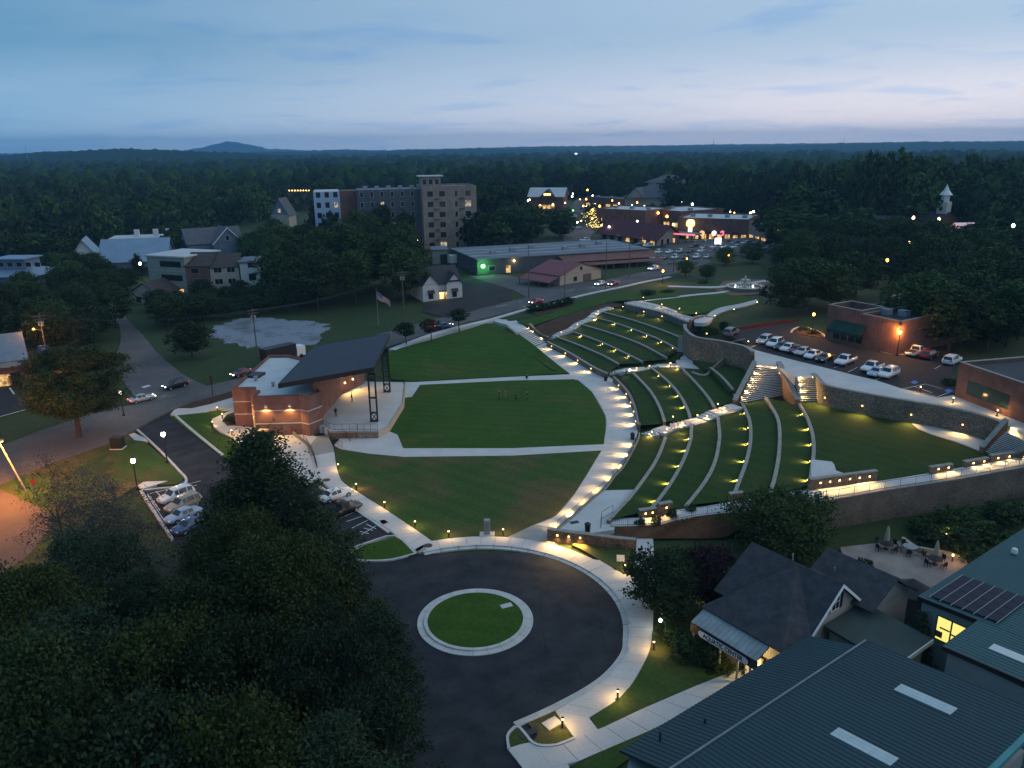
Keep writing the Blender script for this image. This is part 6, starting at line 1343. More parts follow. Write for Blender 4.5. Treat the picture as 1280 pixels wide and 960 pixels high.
# ---------------------------------------------------------------- town houses on the left
th_ = Bpx('town_house', 'tall grey-green townhouse with a flat roof and ribbon windows', 'house', (190,368), (236,372), 320)
th_.box('wall', 0, th_.L, 0, 16, 0, th_.h, SIDE_G); th_.box('roof', -.5, th_.L + .5, -.5, 16.5, th_.h, th_.h + .4, FLATR)
f3 = th_.h / 3
for j in range(3):
    th_.win('f', th_.L * .62, f3 * j + 1.2, th_.L * .55, 1.7, LITW if j == 0 else None, DARK, bars=5)
    th_.box('belt', -.1, th_.L + .1, -.1, 0, f3 * (j + 1) - .3, f3 * (j + 1) - .05, SIDE_T)
    for k in range(2): th_.win('l', 4 + 6 * k, f3 * j + 1.2, 1.6, 1.6, None, DARK)
r1_ = Bpx('row_house', 'brown brick row house under a long grey roof beside the grey-green townhouse', 'house', (236,372), (266,372), 332)
r1_.box('wall', 0, r1_.L, 0, 13, 0, r1_.h, BRICK_D); r1_.gable(0, r1_.L, 0, 13, r1_.h, r1_.h + 3.4, SHING_B, 'a', .4)
r1_.win('f', r1_.L * .5, 4.6, 3, 1.6, None, SIDE_T, bars=2); r1_.win('f', r1_.L * .55, 1.0, 3, 1.8, glow('red_window', (1, .25, .1), .8), SIDE_T, bars=2); r1_.win('f', r1_.L * .4, 8.0, 2.4, 1.5, None, SIDE_T)
r2_ = Bpx('row_house', 'tan row house under the long grey roof, right of the brown one', 'house', (266.5,372), (302,370), 334)
r2_.box('wall', 0, r2_.L, 0, 13, 0, r2_.h, CREAM); r2_.gable(0, r2_.L, 0, 13, r2_.h, r2_.h + 3.4, SHING_B, 'a', .4)
for j in range(3):
    for k in range(2): r2_.win('f', r2_.L * (.27 + .46 * k), .9 + 3.6 * j, 2.4, 1.6, None, SIDE_W, bars=2)
r3_ = Bpx('white_townhouse', 'white flat-roofed townhouse at the right end of the row', 'house', (304,371), (341,367), 329)
r3_.box('wall', 0, r3_.L, 0, 12, 0, r3_.h, SIDE_W); r3_.box('roof', -.4, r3_.L + .4, -.4, 12.4, r3_.h, r3_.h + .4, FLATG)
for j in range(3):
    for k in range(2): r3_.win('f', r3_.L * (.38 + .38 * k), 1.4 + 4.0 * j, 2.0, 2.0, None, SIDE_D)
gb_ = Bpx('gable_house', 'blue-grey house with a big white-trimmed gable above the row houses', 'house', (238,328), (306,322), 305)
gb_.box('wall', 0, gb_.L, 0, 16, 0, gb_.h, SIDE_B); gb_.gable(0, gb_.L, 0, 16, gb_.h, gb_.h + 5.5, SHING_G, 'a', .6, .2, SIDE_B); gb_.gable(gb_.L * .42, gb_.L * .95, -4, 10, gb_.h, gb_.h + 6.0, SHING_G, 'b', .6, .25, SIDE_B)
gb_.box('bay', gb_.L * .42, gb_.L * .95, -4, -.02, 0, gb_.h, SIDE_B)
for s_ in (0, 1):
    a0, a1 = gb_.L * .42 - .6, gb_.L * .95 + .6; am = (a0 + a1) / 2; e = (a0, a1)[s_]
    w_ = [gb_.pt(e, -4.7, gb_.h - .9), gb_.pt(am, -4.7, gb_.h + 5.7), gb_.pt(am, -4.7, gb_.h + 6.2), gb_.pt(e, -4.7, gb_.h - .4)]; MB().add(w_ + [x - gb_.v * .12 for x in w_], [(0, 1, 2, 3), (7, 6, 5, 4), (0, 4, 5, 1), (1, 5, 6, 2), (2, 6, 7, 3), (3, 7, 4, 0)]).build('barge_board', WHITE, gb_.t)
gb_.win('f', gb_.L * .68, gb_.h + .8, 1.3, 2.0, None, WHITE, -4.0); gb_.win('f', gb_.L * .84, 1.8, 1.4, 2.0, None, WHITE, -4.0); gb_.win('f', gb_.L * .2, 2.0, 1.4, 2.0, None, WHITE)
bh = Bpx('blue_roof_hall', 'long hall with a pale blue metal roof among the left trees', 'building', (127,345), (210,342), 327)
bh.box('wall', 0, bh.L, 0, 20, 0, bh.h, SIDE_B); bh.gable(0, bh.L, 0, 20, bh.h, bh.h + 7, METAL_L, 'a', .8, .2, SIDE_B)
bg2 = Bpx('blue_gable_house', 'house with a blue roof and a white gable end left of the blue hall', 'house', (92,338), (124,336), 320)
bg2.box('wall', 0, bg2.L, 0, 16, 0, bg2.h, SIDE_W); bg2.gable(0, bg2.L, 0, 16, bg2.h, bg2.h + 6, METAL_L, 'b', .8, .2, SIDE_W)
fr = Bpx('flat_roof_house', 'pale flat-roofed house with three chimneys behind the blue hall', 'house', (140,318), (214,314), 300)
fr.box('wall', 0, fr.L, 0, 14, 0, fr.h, SIDE_T); fr.box('roof', -.6, fr.L + .6, -.6, 14.6, fr.h, fr.h + .5, FLATR)
for a in (.42, .74, .96): fr.box('chimney', fr.L * a - 1, fr.L * a + 1, 5, 7, fr.h + .5, fr.h + 3.6, SIDE_W)
for k in range(5): fr.win('f', fr.L * (.12 + .2 * k), fr.h - 2.6, 2.2, 1.6, None, SIDE_D)
sg_ = Bpx('garage_house', 'small tan house with a brown gable below the grey-green townhouse', 'house', (163,378), (200,380), 366)
sg_.box('wall', 0, sg_.L, 0, 10, 0, sg_.h, SIDE_T); sg_.gable(0, sg_.L, 0, 10, sg_.h, sg_.h + 3.2, SHING_B, 'b', .5, .2, SIDE_T); sg_.win('f', sg_.L * .3, .6, 1.6, 1.7, None, DARK); sg_.win('f', sg_.L * .65, .6, 2.6, 1.7, None, DARK)
lf_ = Bpx('clerestory_house', 'dark blue-roofed building with a clerestory window band at the left edge', 'building', (-20,362), (42,362), 346)
lf_.box('wall', 0, lf_.L, 0, 18, 0, lf_.h, SIDE_B); lf_.hip(0, lf_.L, 0, 18, lf_.h, lf_.h + 2.5, METAL_L, 1.0, 6); lf_.box('clerestory', 2, lf_.L * .72, 5, 13, lf_.h + 1, lf_.h + 5.0, SIDE_B); lf_.box('upper_roof', 1, lf_.L * .76, 4, 14, lf_.h + 5.0, lf_.h + 5.4, METAL_L)
for k in range(5): lf_.win('f', 4 + 3.2 * k, lf_.h + 2.6, 1.9, 1.5, LITW2 if k < 0 else None, SIDE_W, 5)
pv = Bpx('dark_roof_pavilion', 'low pavilion with a dark hipped roof and bright openings on the left', 'building', (14,355), (58,354), 348)
pv.box('wall', 0, pv.L, 0, 12, 0, pv.h, SIDE_W); pv.hip(0, pv.L, 0, 12, pv.h, pv.h + 4.5, SHING, 1.2)
for k, (p, q, py, lb, rm) in enumerate((((-5,276),(28,276),268,'far grey-roofed house at the left edge with a small front gable', SHING_G), ((30,274),(66,274),266,'far brown-roofed house with a pale end wall', SHING_B), ((72,274),(112,274),267,'far low house with twin pale gables', SHING_G))):
    B = Bpx('far_house', lb, 'house', p, q, py); B.box('wall', 0, B.L, 0, 14, 0, B.h, SIDE_T); B.gable(0, B.L, 0, 14, B.h, B.h + 5.5, rm, 'a', .8, .2, SIDE_T); B.gable(B.L * .2, B.L * .5, -3, 8, B.h, B.h + 4, rm, 'b', .5, .2, SIDE_T)
    for j in range(3): B.win('f', B.L * (.2 + .3 * j), 1.5, 2, 2, None, SIDE_W)
hl = Bpx('hillside_house', 'pale gabled house half hidden left of the apartment block', 'house', (340,284), (362,284), 268)
hl.box('wall', 0, hl.L, 0, 12, 0, hl.h, SIDE_T); hl.gable(0, hl.L, 0, 12, hl.h, hl.h + 9, SHING_G, 'b', .6, .25, SIDE_B); hl.win('f', hl.L * .5, hl.h + 1, 1.5, 2, LITW2, WHITE); hl.win('f', hl.L * .3, 2, 1.5, 2, None, WHITE)
sd_ = Bpx('grey_shed', 'low grey shed beside the white trailers', 'shed', (541,330), (560,329), 313)
sd_.box('wall', 0, sd_.L, 0, 10, 0, sd_.h, SIDE_G); sd_.box('roof', -.4, sd_.L + .4, -.4, 10.4, sd_.h, sd_.h + .3, FLATG); sd_.box('dark_bay', sd_.L * .5, sd_.L * .95, -.06, -.01, 0, sd_.h * .7, BLACK)
# ================================================================ trees
def fol(name, c1, c2, rand=.25):
    m = mat(name, c1, .9, col2=c2, scale=.5, spec=.12, rand=rand, width=.25); return m
FOL_N = fol('foliage_near', (.017, .034, .014), (.036, .056, .020)); FOL_O = fol('foliage_olive', (.028, .044, .013), (.046, .062, .018)); FOL_D = fol('foliage_dark', (.022, .042, .017), (.034, .058, .022)); FOL_M = fol('foliage_mid', (.034, .066, .021), (.050, .084, .025)); FOL_P = fol('foliage_pine', (.020, .040, .022), (.032, .052, .026))
FOL_V = fol('foliage_purple', (.022, .012, .016), (.032, .016, .02)); FOL_G = fol('foliage_grey', (.075, .075, .068), (.10, .095, .08)); FOL_S = fol('foliage_shrub', (.035, .065, .02), (.06, .085, .025)); FOL_R = fol('foliage_red', (.07, .03, .02), (.05, .045, .02)); FOL_B = fol('foliage_spring', (.042, .080, .024), (.058, .096, .028))
BARK = mat('bark', (.07, .055, .045), .95, var=.3, scale=3)
def crown_data(Rr, Hc, nclump, per, leaf, shape, seed, fill=.55):
    r = np.random.default_rng(seed); th = r.uniform(0, 2 * np.pi, nclump); cz = r.uniform(-1, 1, nclump)
    lob = 1 + .22 * np.sin(3 * th + seed) + .16 * np.sin(5 * th + 2.3 * seed + 3 * cz)
    rad = r.uniform(0, 1, nclump) ** (fill * .6)
    if shape == 'round': env = np.sqrt(np.maximum(0, 1 - cz ** 2)); x = Rr * lob * rad * env * np.cos(th); y = Rr * lob * rad * env * np.sin(th); z = Hc * (.5 + .5 * cz * (0.85 + .3 * r.uniform(0, 1, nclump)))
    elif shape == 'cone':
        t = r.uniform(0, 1, nclump) ** 1.5; env = (1 - t) * .95 + .05; tier = .8 + .3 * np.abs(np.sin(t * 22)); x = Rr * tier * rad * env * np.cos(th); y = Rr * tier * rad * env * np.sin(th); z = Hc * t
    elif shape == 'pine':
        nb = max(9, nclump // 9); bi = r.integers(0, nb, nclump); bt = r.uniform(.15, 1, nb); ba = r.uniform(0, 6.28, nb); t = r.uniform(.35, 1, nclump)
        ln = Rr * (.35 + .75 * (1 - bt[bi] ** 1.6)); x = ln * t * np.cos(ba[bi]) + r.normal(0, .3, nclump); y = ln * t * np.sin(ba[bi]) + r.normal(0, .3, nclump); z = Hc * bt[bi] + ln * t * .12 + r.normal(0, .18, nclump)
    else:  # oval, denser low
        env = np.sqrt(np.maximum(0, 1 - cz ** 2)) ** .7; x = Rr * lob * rad * env * np.cos(th); y = Rr * lob * rad * env * np.sin(th); z = Hc * (.5 + .5 * cz)
    c = np.stack([x, y, z], -1); n = nclump * per
    cr = Rr * ((.15 if per < 200 else .125) if shape != 'pine' else .10) * r.uniform(.7, 1.4, nclump)
    p = np.repeat(c, per, 0) + r.normal(0, 1, (n, 3)) * np.repeat(cr, per)[:, None] * np.array([.75, .75, .5])
    p[:, 2] = np.maximum(p[:, 2], 0)
    a = r.normal(0, 1, (n, 3)); a[:, 2] *= .6; a /= np.linalg.norm(a, axis=1)[:, None]; b = np.cross(a, r.normal(0, 1, (n, 3))); b /= np.linalg.norm(b, axis=1)[:, None] + 1e-9
    s = leaf * r.uniform(.6, 1.4, n)[:, None]; w = .62 if shape != 'pine' else .28
    v = np.stack([p - a * s * .5, p + b * s * w * .5, p + a * s * .5, p - b * s * w * .5], 1).reshape(-1, 3)
    return v
def crown_mesh(name, m_, *a):
    v = crown_data(*a); return np_mesh(name, v, np.arange(len(v)).reshape(-1, 4), [m_])
def trunk_mesh(h, r, Rr, Hc, seed, pine=False):
    q = random.Random(seed); m = MB(); top = Vector((q.uniform(-.3, .3), q.uniform(-.3, .3), h + Hc * (.85 if pine else .45)))
    pts = [Vector((0, 0, -.3)), Vector((0, 0, .2)), Vector((q.uniform(-.1, .1), q.uniform(-.1, .1), h * .6)), Vector((top.x * .5, top.y * .5, h)), top]
    m.tube(pts, [r * 1.5, r * 1.15, r * .95, r * .8, r * .25], 7)
    for k in range(9 if pine else 7):
        a = q.uniform(0, 6.28); z = h + Hc * (q.uniform(.05, .75) if pine else q.uniform(-.08, .25)); o = pts[3].lerp(top, max(0, min(1, (z - h) / (top.z - h)))); o.z = z; l = Rr * q.uniform(.5, .9)
        m.tube([o, o + Vector((math.cos(a) * l * .5, math.sin(a) * l * .5, l * (.12 if pine else .35))), o + Vector((math.cos(a) * l, math.sin(a) * l, l * (.15 if pine else .65)))], [r * .45, r * .3, r * .08], 5)
    return m.mesh('trunk', BARK)
PROTO = {}
def proto(key, m_, Rr, Hc, th_, nclump, per, leaf, shape, seed, tr=.22, fill=.55):
    PROTO[key] = (crown_mesh('crown', m_, Rr, Hc, nclump, per, leaf, shape, seed, fill), trunk_mesh(th_, tr, Rr, Hc, seed, shape == 'pine'), th_, Hc, Rr)
for k in range(3): proto(f'near{k}', (FOL_N, FOL_P, FOL_O)[k], 6, 9.5, 4.0, (190, 150, 170)[k], 270, .25, 'round' if k != 1 else 'oval', 21 + k, .32)
proto('spire', FOL_N, 6, 12.5, 2.2, 260, 210, .25, 'cone', 27, .32); proto('pine0', FOL_P, 4.6, 10, 5.0, 560, 60, .30, 'pine', 31, .26); proto('pine1', FOL_P, 4.2, 11, 5.0, 560, 60, .30, 'pine', 32, .26)
proto('grey0', FOL_G, 4.0, 8, 4.0, 150, 60, .14, 'round', 41, .2, .9)
for k in range(4): proto(f'mid{k}', FOL_M if k % 2 else FOL_D, 4.5, 8, 2.6, 190, 26, .55, ('round', 'oval', 'round', 'round')[k], 51 + k, .24)
proto('mid4', FOL_B, 4.5, 8, 2.6, 190, 26, .55, 'round', 58, .24)
for k in range(6): proto(f'far{k}', (FOL_D, FOL_M, FOL_D, FOL_M, FOL_B, FOL_P)[k], 4.6, 8.5, 2.0, 75, 15, 1.15, ('round', 'oval', 'round', 'oval', 'round', 'cone')[k], 61 + k, .25)
proto('willow', FOL_S, 5.0, 6.2, .6, 380, 40, .32, 'oval', 71, .22); proto('holly', FOL_D, 3.0, 5.6, .5, 260, 44, .26, 'oval', 72, .16); proto('purple', FOL_V, 3.0, 5.0, .8, 260, 44, .26, 'round', 73, .16)
proto('cone', FOL_P, 1.6, 5.4, .4, 200, 34, .24, 'cone', 74, .12); proto('topiary', FOL_D, 1.7, 1.9, 1.9, 90, 28, .26, 'round', 75, .09); proto('topiary_red', FOL_R, 1.8, 2.2, 1.9, 90, 28, .26, 'round', 76, .09)
def shrub_mesh(m_, Rr, Hc, seed, leaf=.18): return crown_mesh('shrub', m_, Rr, Hc, 60, 34, leaf, 'oval', seed)
SHR = [shrub_mesh(FOL_S, 1.0, 1.3, 81), shrub_mesh(FOL_D, 1.0, 1.5, 82), shrub_mesh(FOL_M, 1.0, 1.1, 83)]
def tree(name, key, loc, hgt, rad, label, group=None, cat='tree'):
    cm, tm, th_, Hc, Rr = PROTO[key]; t = thing(name, label, cat, loc, group); sz = hgt / (th_ + Hc); sx = rad / Rr
    t.scale = (sx, sx, sz); t.rotation_euler = (0, 0, random.uniform(0, 6.28))
    for nm, me, z in (('trunk', tm, 0), ('crown', cm, th_)):
        o = bpy.data.objects.new(nm, me); COL.objects.link(o); o.parent = t; o.location = (0, 0, z)
    return t
def top_tree(px, py, h, r, key, label, name='tree', group=None, z0=0.0):
    w = P(px, py, z0 + h); return tree(name, key, (w.x, w.y, z0 - .1), h, r, label, group)
def shrub(px, py, z, r, h, k, label, group=None, name='shrub'):
    w = P(px, py, z); o = bpy.data.objects.new(name, SHR[k % 3]); COL.objects.link(o); o.location = (w.x, w.y, z - .1); o.scale = (r, r, h); o.rotation_euler = (0, 0, random.uniform(0, 6)); return tag(o, label, 'shrub', group)
# foreground wood, lower left
FG = [(320,546,17,84,'spire','tall dark tree with a pointed crown in front of the stage building'),(345,618,12,36,'near1','tree overhanging the eastern parking bays'),(300,650,13,55,'near2','dark tree beside the western parking bays'),
 (418,700,13,42,'pine0','pine with long boughs beside the pointed lawn'),(350,690,16,72,'near2','broad tree in the middle of the foreground wood'),(245,735,15,66,'near0','broad tree left of the middle in the foreground wood'),
 (110,672,12,52,'near1','dark tree next to the reddish lot at the left edge'),(25,725,15,62,'near2','dark tree at the left edge under the reddish lot'),(462,772,14,52,'pine1','pine whose boughs reach over the turning circle'),
 (395,805,17,70,'near1','tall tree right of centre in the foreground wood'),(300,800,17,76,'near0','tall tree at the centre of the foreground wood'),(190,800,17,76,'near2','tall tree left of centre in the foreground wood'),(90,785,17,76,'near1','tall tree second from the left edge in the foreground wood'),(0,830,19,80,'near0','tall tree at the lower left edge'),
 (468,872,16,60,'pine0','pine at the bottom edge beside the asphalt'),(425,925,18,74,'pine1','pine at the bottom edge left of the asphalt'),(300,905,19,90,'near2','tree cut by the bottom edge in the middle of the wood'),(175,910,19,92,'near1','tree cut by the bottom edge, left of the middle'),(60,915,19,92,'near0','tree in the bottom left corner'),
 (165,725,13,46,'pine0','slim dark pine left of the western bays'),(385,742,14,50,'pine1','pine rising between the broad foreground trees')]
for px, py, h, rp, k, lb in FG: top_tree(px, py, h, rp * (P(px, py, h * .6) - Vector((0, 0, CAMH))).length / FPX, k, lb, 'pine_tree' if 'pine' in k else 'broadleaf_tree', 'trees of the foreground wood')
for px, py, h, r, lb in ((105,588,13,4.5,'thin grey half-bare tree beside the lawn'),(138,612,12,4.0,'thin grey half-bare tree near the white SUV'),(60,575,13,3.2,'leaning grey half-bare tree by the reddish lot'),(168,648,11,3.6,'thin grey half-bare tree below the western bays'),(85,625,12,4.2,'thin grey half-bare tree between the lot and the dark trees'),(195,690,11,3.4,'thin grey half-bare tree at the edge of the dark wood')): top_tree(px, py, h, r, 'grey0', lb, 'bare_tree')
cb = PH(100,546); ct = zup(cb, 440) - cb.z; tree('corner_tree', 'near0', (cb.x, cb.y, cb.z - .1), ct, 51 * (cb - Vector((0, 0, CAMH))).length / FPX, 'large round tree on the corner of the main road')
# right side
top_tree(983,622,6.4,5.6,'willow','drooping leafy tree in front of the ramp retaining wall','willow_tree',None,-.5)
top_tree(833,694,6.3,3.5,'holly','dense dark tree beside the ring walk and the awning','holly_tree'); top_tree(889,688,5.8,3.1,'purple','dark purple-leaved tree behind the ring walk tree','purple_tree'); top_tree(1153,766,5.6,1.5,'cone','narrow conifer between the green hall and the porch','conifer',None,-.3)
for i, (px, py, z, r, h, lb) in enumerate(((862,820,0,1.6,2.0,'dark shrub left of the awning posts'),(885,830,0,1.5,1.9,'dark shrub under the middle of the sign'),(840,800,0,1.4,1.8,'dark shrub below the ring walk tree'),(905,838,0,1.0,1.0,'small shrub next to the entrance door'),(930,838,0,.6,.7,'low green plant at the entrance door'),
   (1160,668,-.3,2.2,1.9,'round shrub behind the patio wall'),(1178,662,0,2.4,2.2,'shrub above the round patio table'),(1196,684,0,2.2,1.8,'shrub lit yellow above the right umbrella'),(1218,696,0,2.0,1.6,'shrub at the end of the patio wall'),(1235,672,.5,2.4,1.7,'shrub on the slope near the green roof'),(1255,650,1.2,2.4,1.8,'shrub high on the slope by the right edge'),(1205,650,.6,2.2,1.8,'shrub on the slope under the ramp wall'),
   (800,655,1,.55,.9,'round dark shrub nearest the mulch on the ramp'),(820,655,1,.6,.9,'round dark shrub at the foot of the ramp steps'),(840,645,1.9,.7,1.0,'round dark shrub at the head of the ramp steps'),(865,638,2.1,.6,.9,'round dark shrub beside the ramp handrail'),(1080,712,-.4,1.0,1.0,'bright green shrub at the roof corner by the patio'),
   (892,418,5.4,1.3,1.6,'dark shrub inside the curved upper wall'),(884,416,5.2,1.2,1.4,'shrub by the upper brick planter'),(905,412,5.6,1.2,1.5,'shrub at the bend of the upper path'),(1005,413,7,1.4,.9,'low shrub in the planting bed of the hill parking'),(1018,417,7,1.3,.9,'low shrub in front of the brick shop corner'),(1187,480,7,1.2,.8,'low shrub at the corner of the dark brick building'),
   (286,524,0.05,.8,.6,'small shrub in the curved bed by the stage building'),(291,528,.05,.7,.5,'small shrub at the brick corner of the stage building'),(810,367,4.5,2.2,.9,'dark low bush on the roadside lawn'),(835,365,4.4,2.0,.8,'dark low bush near the fountain lawn lamp'),(882,355,4.2,2.0,1.0,'dark low bush left of the fountain'))): shrub(px, py, z, r, h / 1.3, i, lb)
# patio slope ground cover
for q, kk in (((508,431), 'topiary'), ((539,426), 'topiary_red'), ((574,412), 'topiary')):
    w = PH(*q); tree('street_tree', kk, (w.x, w.y, w.z - .1), 5.0, 2.3, {508: 'small round street tree nearest the stage roof', 539: 'small reddish street tree between two green ones', 574: 'small round street tree nearest the sidewalk bend'}[q[0]], 'young trees along the road')
# hedge by the road
hv_ = []
hw = phl([(664,389),(690,384),(712,378)], 0, 4, 15)
for i, p in enumerate(hw):
    v = crown_data(1.3, 1.7, 26, 26, .3, 'oval', 100 + i); hv_.append(v + np.array([p.x, p.y - 1.2, p.z]))
hv_ = np.concatenate(hv_); tag(npobj('hedge', hv_, np.arange(len(hv_)).reshape(-1, 4), [FOL_D]), 'dark clipped hedge beside the main road', 'hedge')
# single trees one can point to
SINGLE = [(1010,326,11,7,'mid1','round tree over the hill parking entrance',6.5),(988,345,9.5,5.0,'mid0','tree between the fountain and the hill parking',6),(1044,334,10,6,'mid3','tree left of the brick shop roof',6.8),(1075,318,11,6.5,'mid1','tree behind the brick shop',6.5),(235,404,8,4.4,'mid2','dark tree leaning over the side street',0),(205,372,8,4.5,'mid1','tree at the mouth of the side street',0),(262,366,5,3.5,'mid2','bushy tree below the brown row house',0),(318,360,6,4,'mid0','bushy tree below the white townhouse',0),(170,318,8,3.4,'far5','pointed tree in front of the blue hall roof',0),
 (908,310,6.5,3.2,'mid4','young tree left of the two by the side lot',3.2),(942,304,7.5,3.8,'mid1','young tree right of the two by the side lot',3.4),(858,326,5,2.8,'mid4','small tree at the corner of the side lot',3),(884,332,4.5,2.6,'mid1','small tree on the lawn edge below the side lot',3.5),(740,256,9,5,'far3','street tree left of the depot',3),(772,258,9,5,'far4','street tree above the depot ridge',3),(815,256,9,4.6,'far2','street tree at the depot gable',3),(845,262,8,4,'far3','street tree left of the yellow sign',3),(872,268,7,3.6,'far2','street tree right of the yellow sign',3),(895,272,7,3.6,'far3','street tree in front of the long shop row',3),(925,276,6.5,3.4,'far1','street tree near the end of the long shop row',3.2),(705,272,9,4.4,'far1','street tree at the foot of the downtown street',3),(690,262,9,4.5,'far2','street tree below the lit gable hall',3)]
for px, py, h, r, k, lb, z0 in SINGLE: top_tree(px, py, h, r, k, lb, 'leafy_tree', None, z0)
# woods with trees one can tell apart
def inpx(poly, x, y):
    c = False
    for i in range(len(poly)):
        (x1, y1), (x2, y2) = poly[i], poly[(i + 1) % len(poly)]
        if (y1 > y) != (y2 > y) and x < (x2 - x1) * (y - y1) / (y2 - y1) + x1: c = not c
    return c
def scatter(poly, n, mind, seed, far=False):
    q = random.Random(seed); xs_ = [p[0] for p in poly]; ys_ = [p[1] for p in poly]; got = []; tries = 0
    while len(got) < n and tries < 30000:
        tries += 1; x, y = q.uniform(min(xs_), max(xs_)), q.uniform(min(ys_), max(ys_))
        if not inpx(poly, x, y): continue
        w = PH(x, y) if not far else P(x, y, 2)
        if all((w.x - g.x) ** 2 + (w.y - g.y) ** 2 > mind ** 2 for g in got[-900:]): got.append(w)
    return got
WOODL = [([(-30,378),(60,374),(95,362),(125,385),(148,410),(140,446),(60,446),(10,428),(-30,430)], 26, 6.0, (8, 11), (4.0, 5.4), ('mid0', 'mid2', 'mid1'), 'dark leafy tree in the grove left of the side street', 'grove left of the side street'),
 ([(350,330),(400,318),(455,312),(520,326),(524,360),(520,384),(470,391),(360,391),(350,375)], 30, 7.0, (13, 18), (5, 7.5), ('mid1', 'mid0', 'mid3', 'mid4'), 'tall leafy tree in the grove behind the white cottage', 'grove behind the white cottage'),
 ([(196,384),(250,376),(345,376),(352,394),(300,398),(230,404),(205,400)], 16, 5.0, (5, 7.5), (3, 4.2), ('mid2', 'mid0'), 'low dark tree below the town houses', 'trees below the town houses'),
 ([(575,320),(600,306),(650,288),(700,290),(705,300),(670,308)], 16, 8, (11, 15), (5, 6.5), ('far1', 'far3', 'far2'), 'tree in the clump right of the apartment block', 'clump right of the apartment block'),
 ([(400,300),(440,296),(530,314),(528,326),(455,312),(400,318)], 16, 6.5, (14, 19), (4.5, 6), ('far2', 'far0'), 'tree at the foot of the apartment block', 'trees at the foot of the apartment block'),
 ([(1135,440),(1150,412),(1150,380),(1180,352),(1290,350),(1290,425),(1215,446),(1175,440)], 34, 6.5, (9, 13), (5, 6.5), ('mid2', 'mid0', 'mid1', 'mid3'), 'dark tree in the wood behind the dark brick building', 'wood behind the dark brick building'),
 ([(975,345),(985,320),(1060,312),(1150,318),(1290,320),(1290,350),(1180,350),(1145,368),(1090,345),(1050,350),(1000,352)], 40, 8, (9, 14), (4.8, 6.4), ('mid0', 'mid1', 'mid2', 'mid3'), 'tree in the wood beyond the hill parking', 'wood beyond the hill parking'),
 ([(960,300),(985,290),(1060,296),(1075,310),(1000,318),(970,312)], 14, 8, (12, 15), (6, 7.5), ('far3', 'far1', 'far2'), 'broad tree right of the downtown shops', 'broad trees right of the downtown shops'),
 ([(120,352),(160,362),(163,376),(140,372)], 5, 5, (6, 8), (3.4, 4.4), ('mid0', 'mid1'), 'tree between the side street and the tan house', 'trees by the tan house'),
 ([(60,345),(90,342),(130,350),(120,360),(70,364)], 8, 6, (8, 10), (4, 5), ('mid2', 'mid1'), 'tree below the blue-roofed hall', 'trees below the blue hall'),
 ([(0,336),(60,330),(88,336),(84,320),(40,312),(0,314)], 12, 9, (9, 12), (5, 6), ('far0', 'far2', 'far3'), 'tree behind the building with the clerestory', 'trees behind the clerestory building'),
 ([(215,312),(235,318),(240,328),(216,326)], 4, 5, (8, 10), (4, 5), ('far2', 'far1'), 'tree between the blue hall and the gable house', 'trees by the gable house'),
 ([(310,330),(345,300),(348,340),(345,366),(330,362)], 12, 6, (10, 14), (4.5, 6), ('mid1', 'mid3'), 'tree to the right of the gable house', 'trees right of the gable house')]
ntree = 0
for poly, n, md, hh, rr, keys, lb, gp in WOODL:
    for i, w in enumerate(scatter(poly, n, md, len(gp) + n)):
        tree('leafy_tree', keys[i % len(keys)], (w.x, w.y, w.z - .15), random.uniform(*hh), random.uniform(*rr), lb, gp); ntree += 1
# the rest of the wooded country: one mass per stretch, each crown real geometry
def blob(seed, nu=10, nv=6):
    r = np.random.default_rng(seed); v = []; ph = r.uniform(0, 6.28, 8)
    for j in range(nv + 1):
        el = -1.1 + (math.pi / 2 + 1.1) * j / nv
        for i in range(nu):
            a = 2 * math.pi * i / nu; k = 1 + .16 * math.sin(2 * a + ph[0] + 2 * el) + .13 * math.sin(3 * a + ph[1] - 3 * el) + .10 * math.sin(5 * a + ph[2] + 4 * el) + r.normal(0, .06)
            v.append((k * math.cos(el) * math.cos(a), k * math.cos(el) * math.sin(a), .72 + .78 * k * math.sin(el)))
    f = [(j * nu + i, j * nu + (i + 1) % nu, (j + 1) * nu + (i + 1) % nu, (j + 1) * nu + i) for j in range(nv) for i in range(nu)]; return np.array(v), np.array(f)
def mass(name, label, polys, n, mind, hh, rr, seed, per=(40, 13), leaf=1.3, blobs=False):
    r = np.random.default_rng(seed); V = []; F = []; MI = []; off = 0
    if blobs: protos = [blob(seed + k) for k in range(6)]
    else: protos = [(v, np.arange(len(v)).reshape(-1, 4)) for v in (crown_data(1, 1.5, per[0], per[1], leaf / 5.0, s, seed + k) for k, s in enumerate(('round', 'oval', 'round', 'round', 'oval', 'cone')))]
    for poly in polys:
        for w in scatter(poly, n, mind, seed, True):
            k = int(r.integers(0, 5)) if r.random() > .07 else 5; h = r.uniform(*hh); rad = r.uniform(*rr); a = r.uniform(0, 6.28); v = protos[k][0] * np.array([rad, rad * r.uniform(.8, 1.2), h / 1.5]); c, s = math.cos(a), math.sin(a)
            zz = float(hbase(np.array([w.x]), np.array([w.y]))[0]) if w.length < 900 else -3 + w.z
            V.append(np.stack([v[:, 0] * c - v[:, 1] * s + w.x, v[:, 0] * s + v[:, 1] * c + w.y, v[:, 2] + zz + h * .08], -1)); F.append(protos[k][1] + off); off += len(v); MI += [int(r.integers(0, 4))] * len(protos[k][1])
    o = npobj(name, np.concatenate(V), np.concatenate(F), [FOL_D, FOL_M, FOL_B, FOL_P] if not blobs else [BLB[0], BLB[1], BLB[2], BLB[0]], np.array(MI), smooth_=blobs); return tag(o, label, 'forest', kind='stuff')
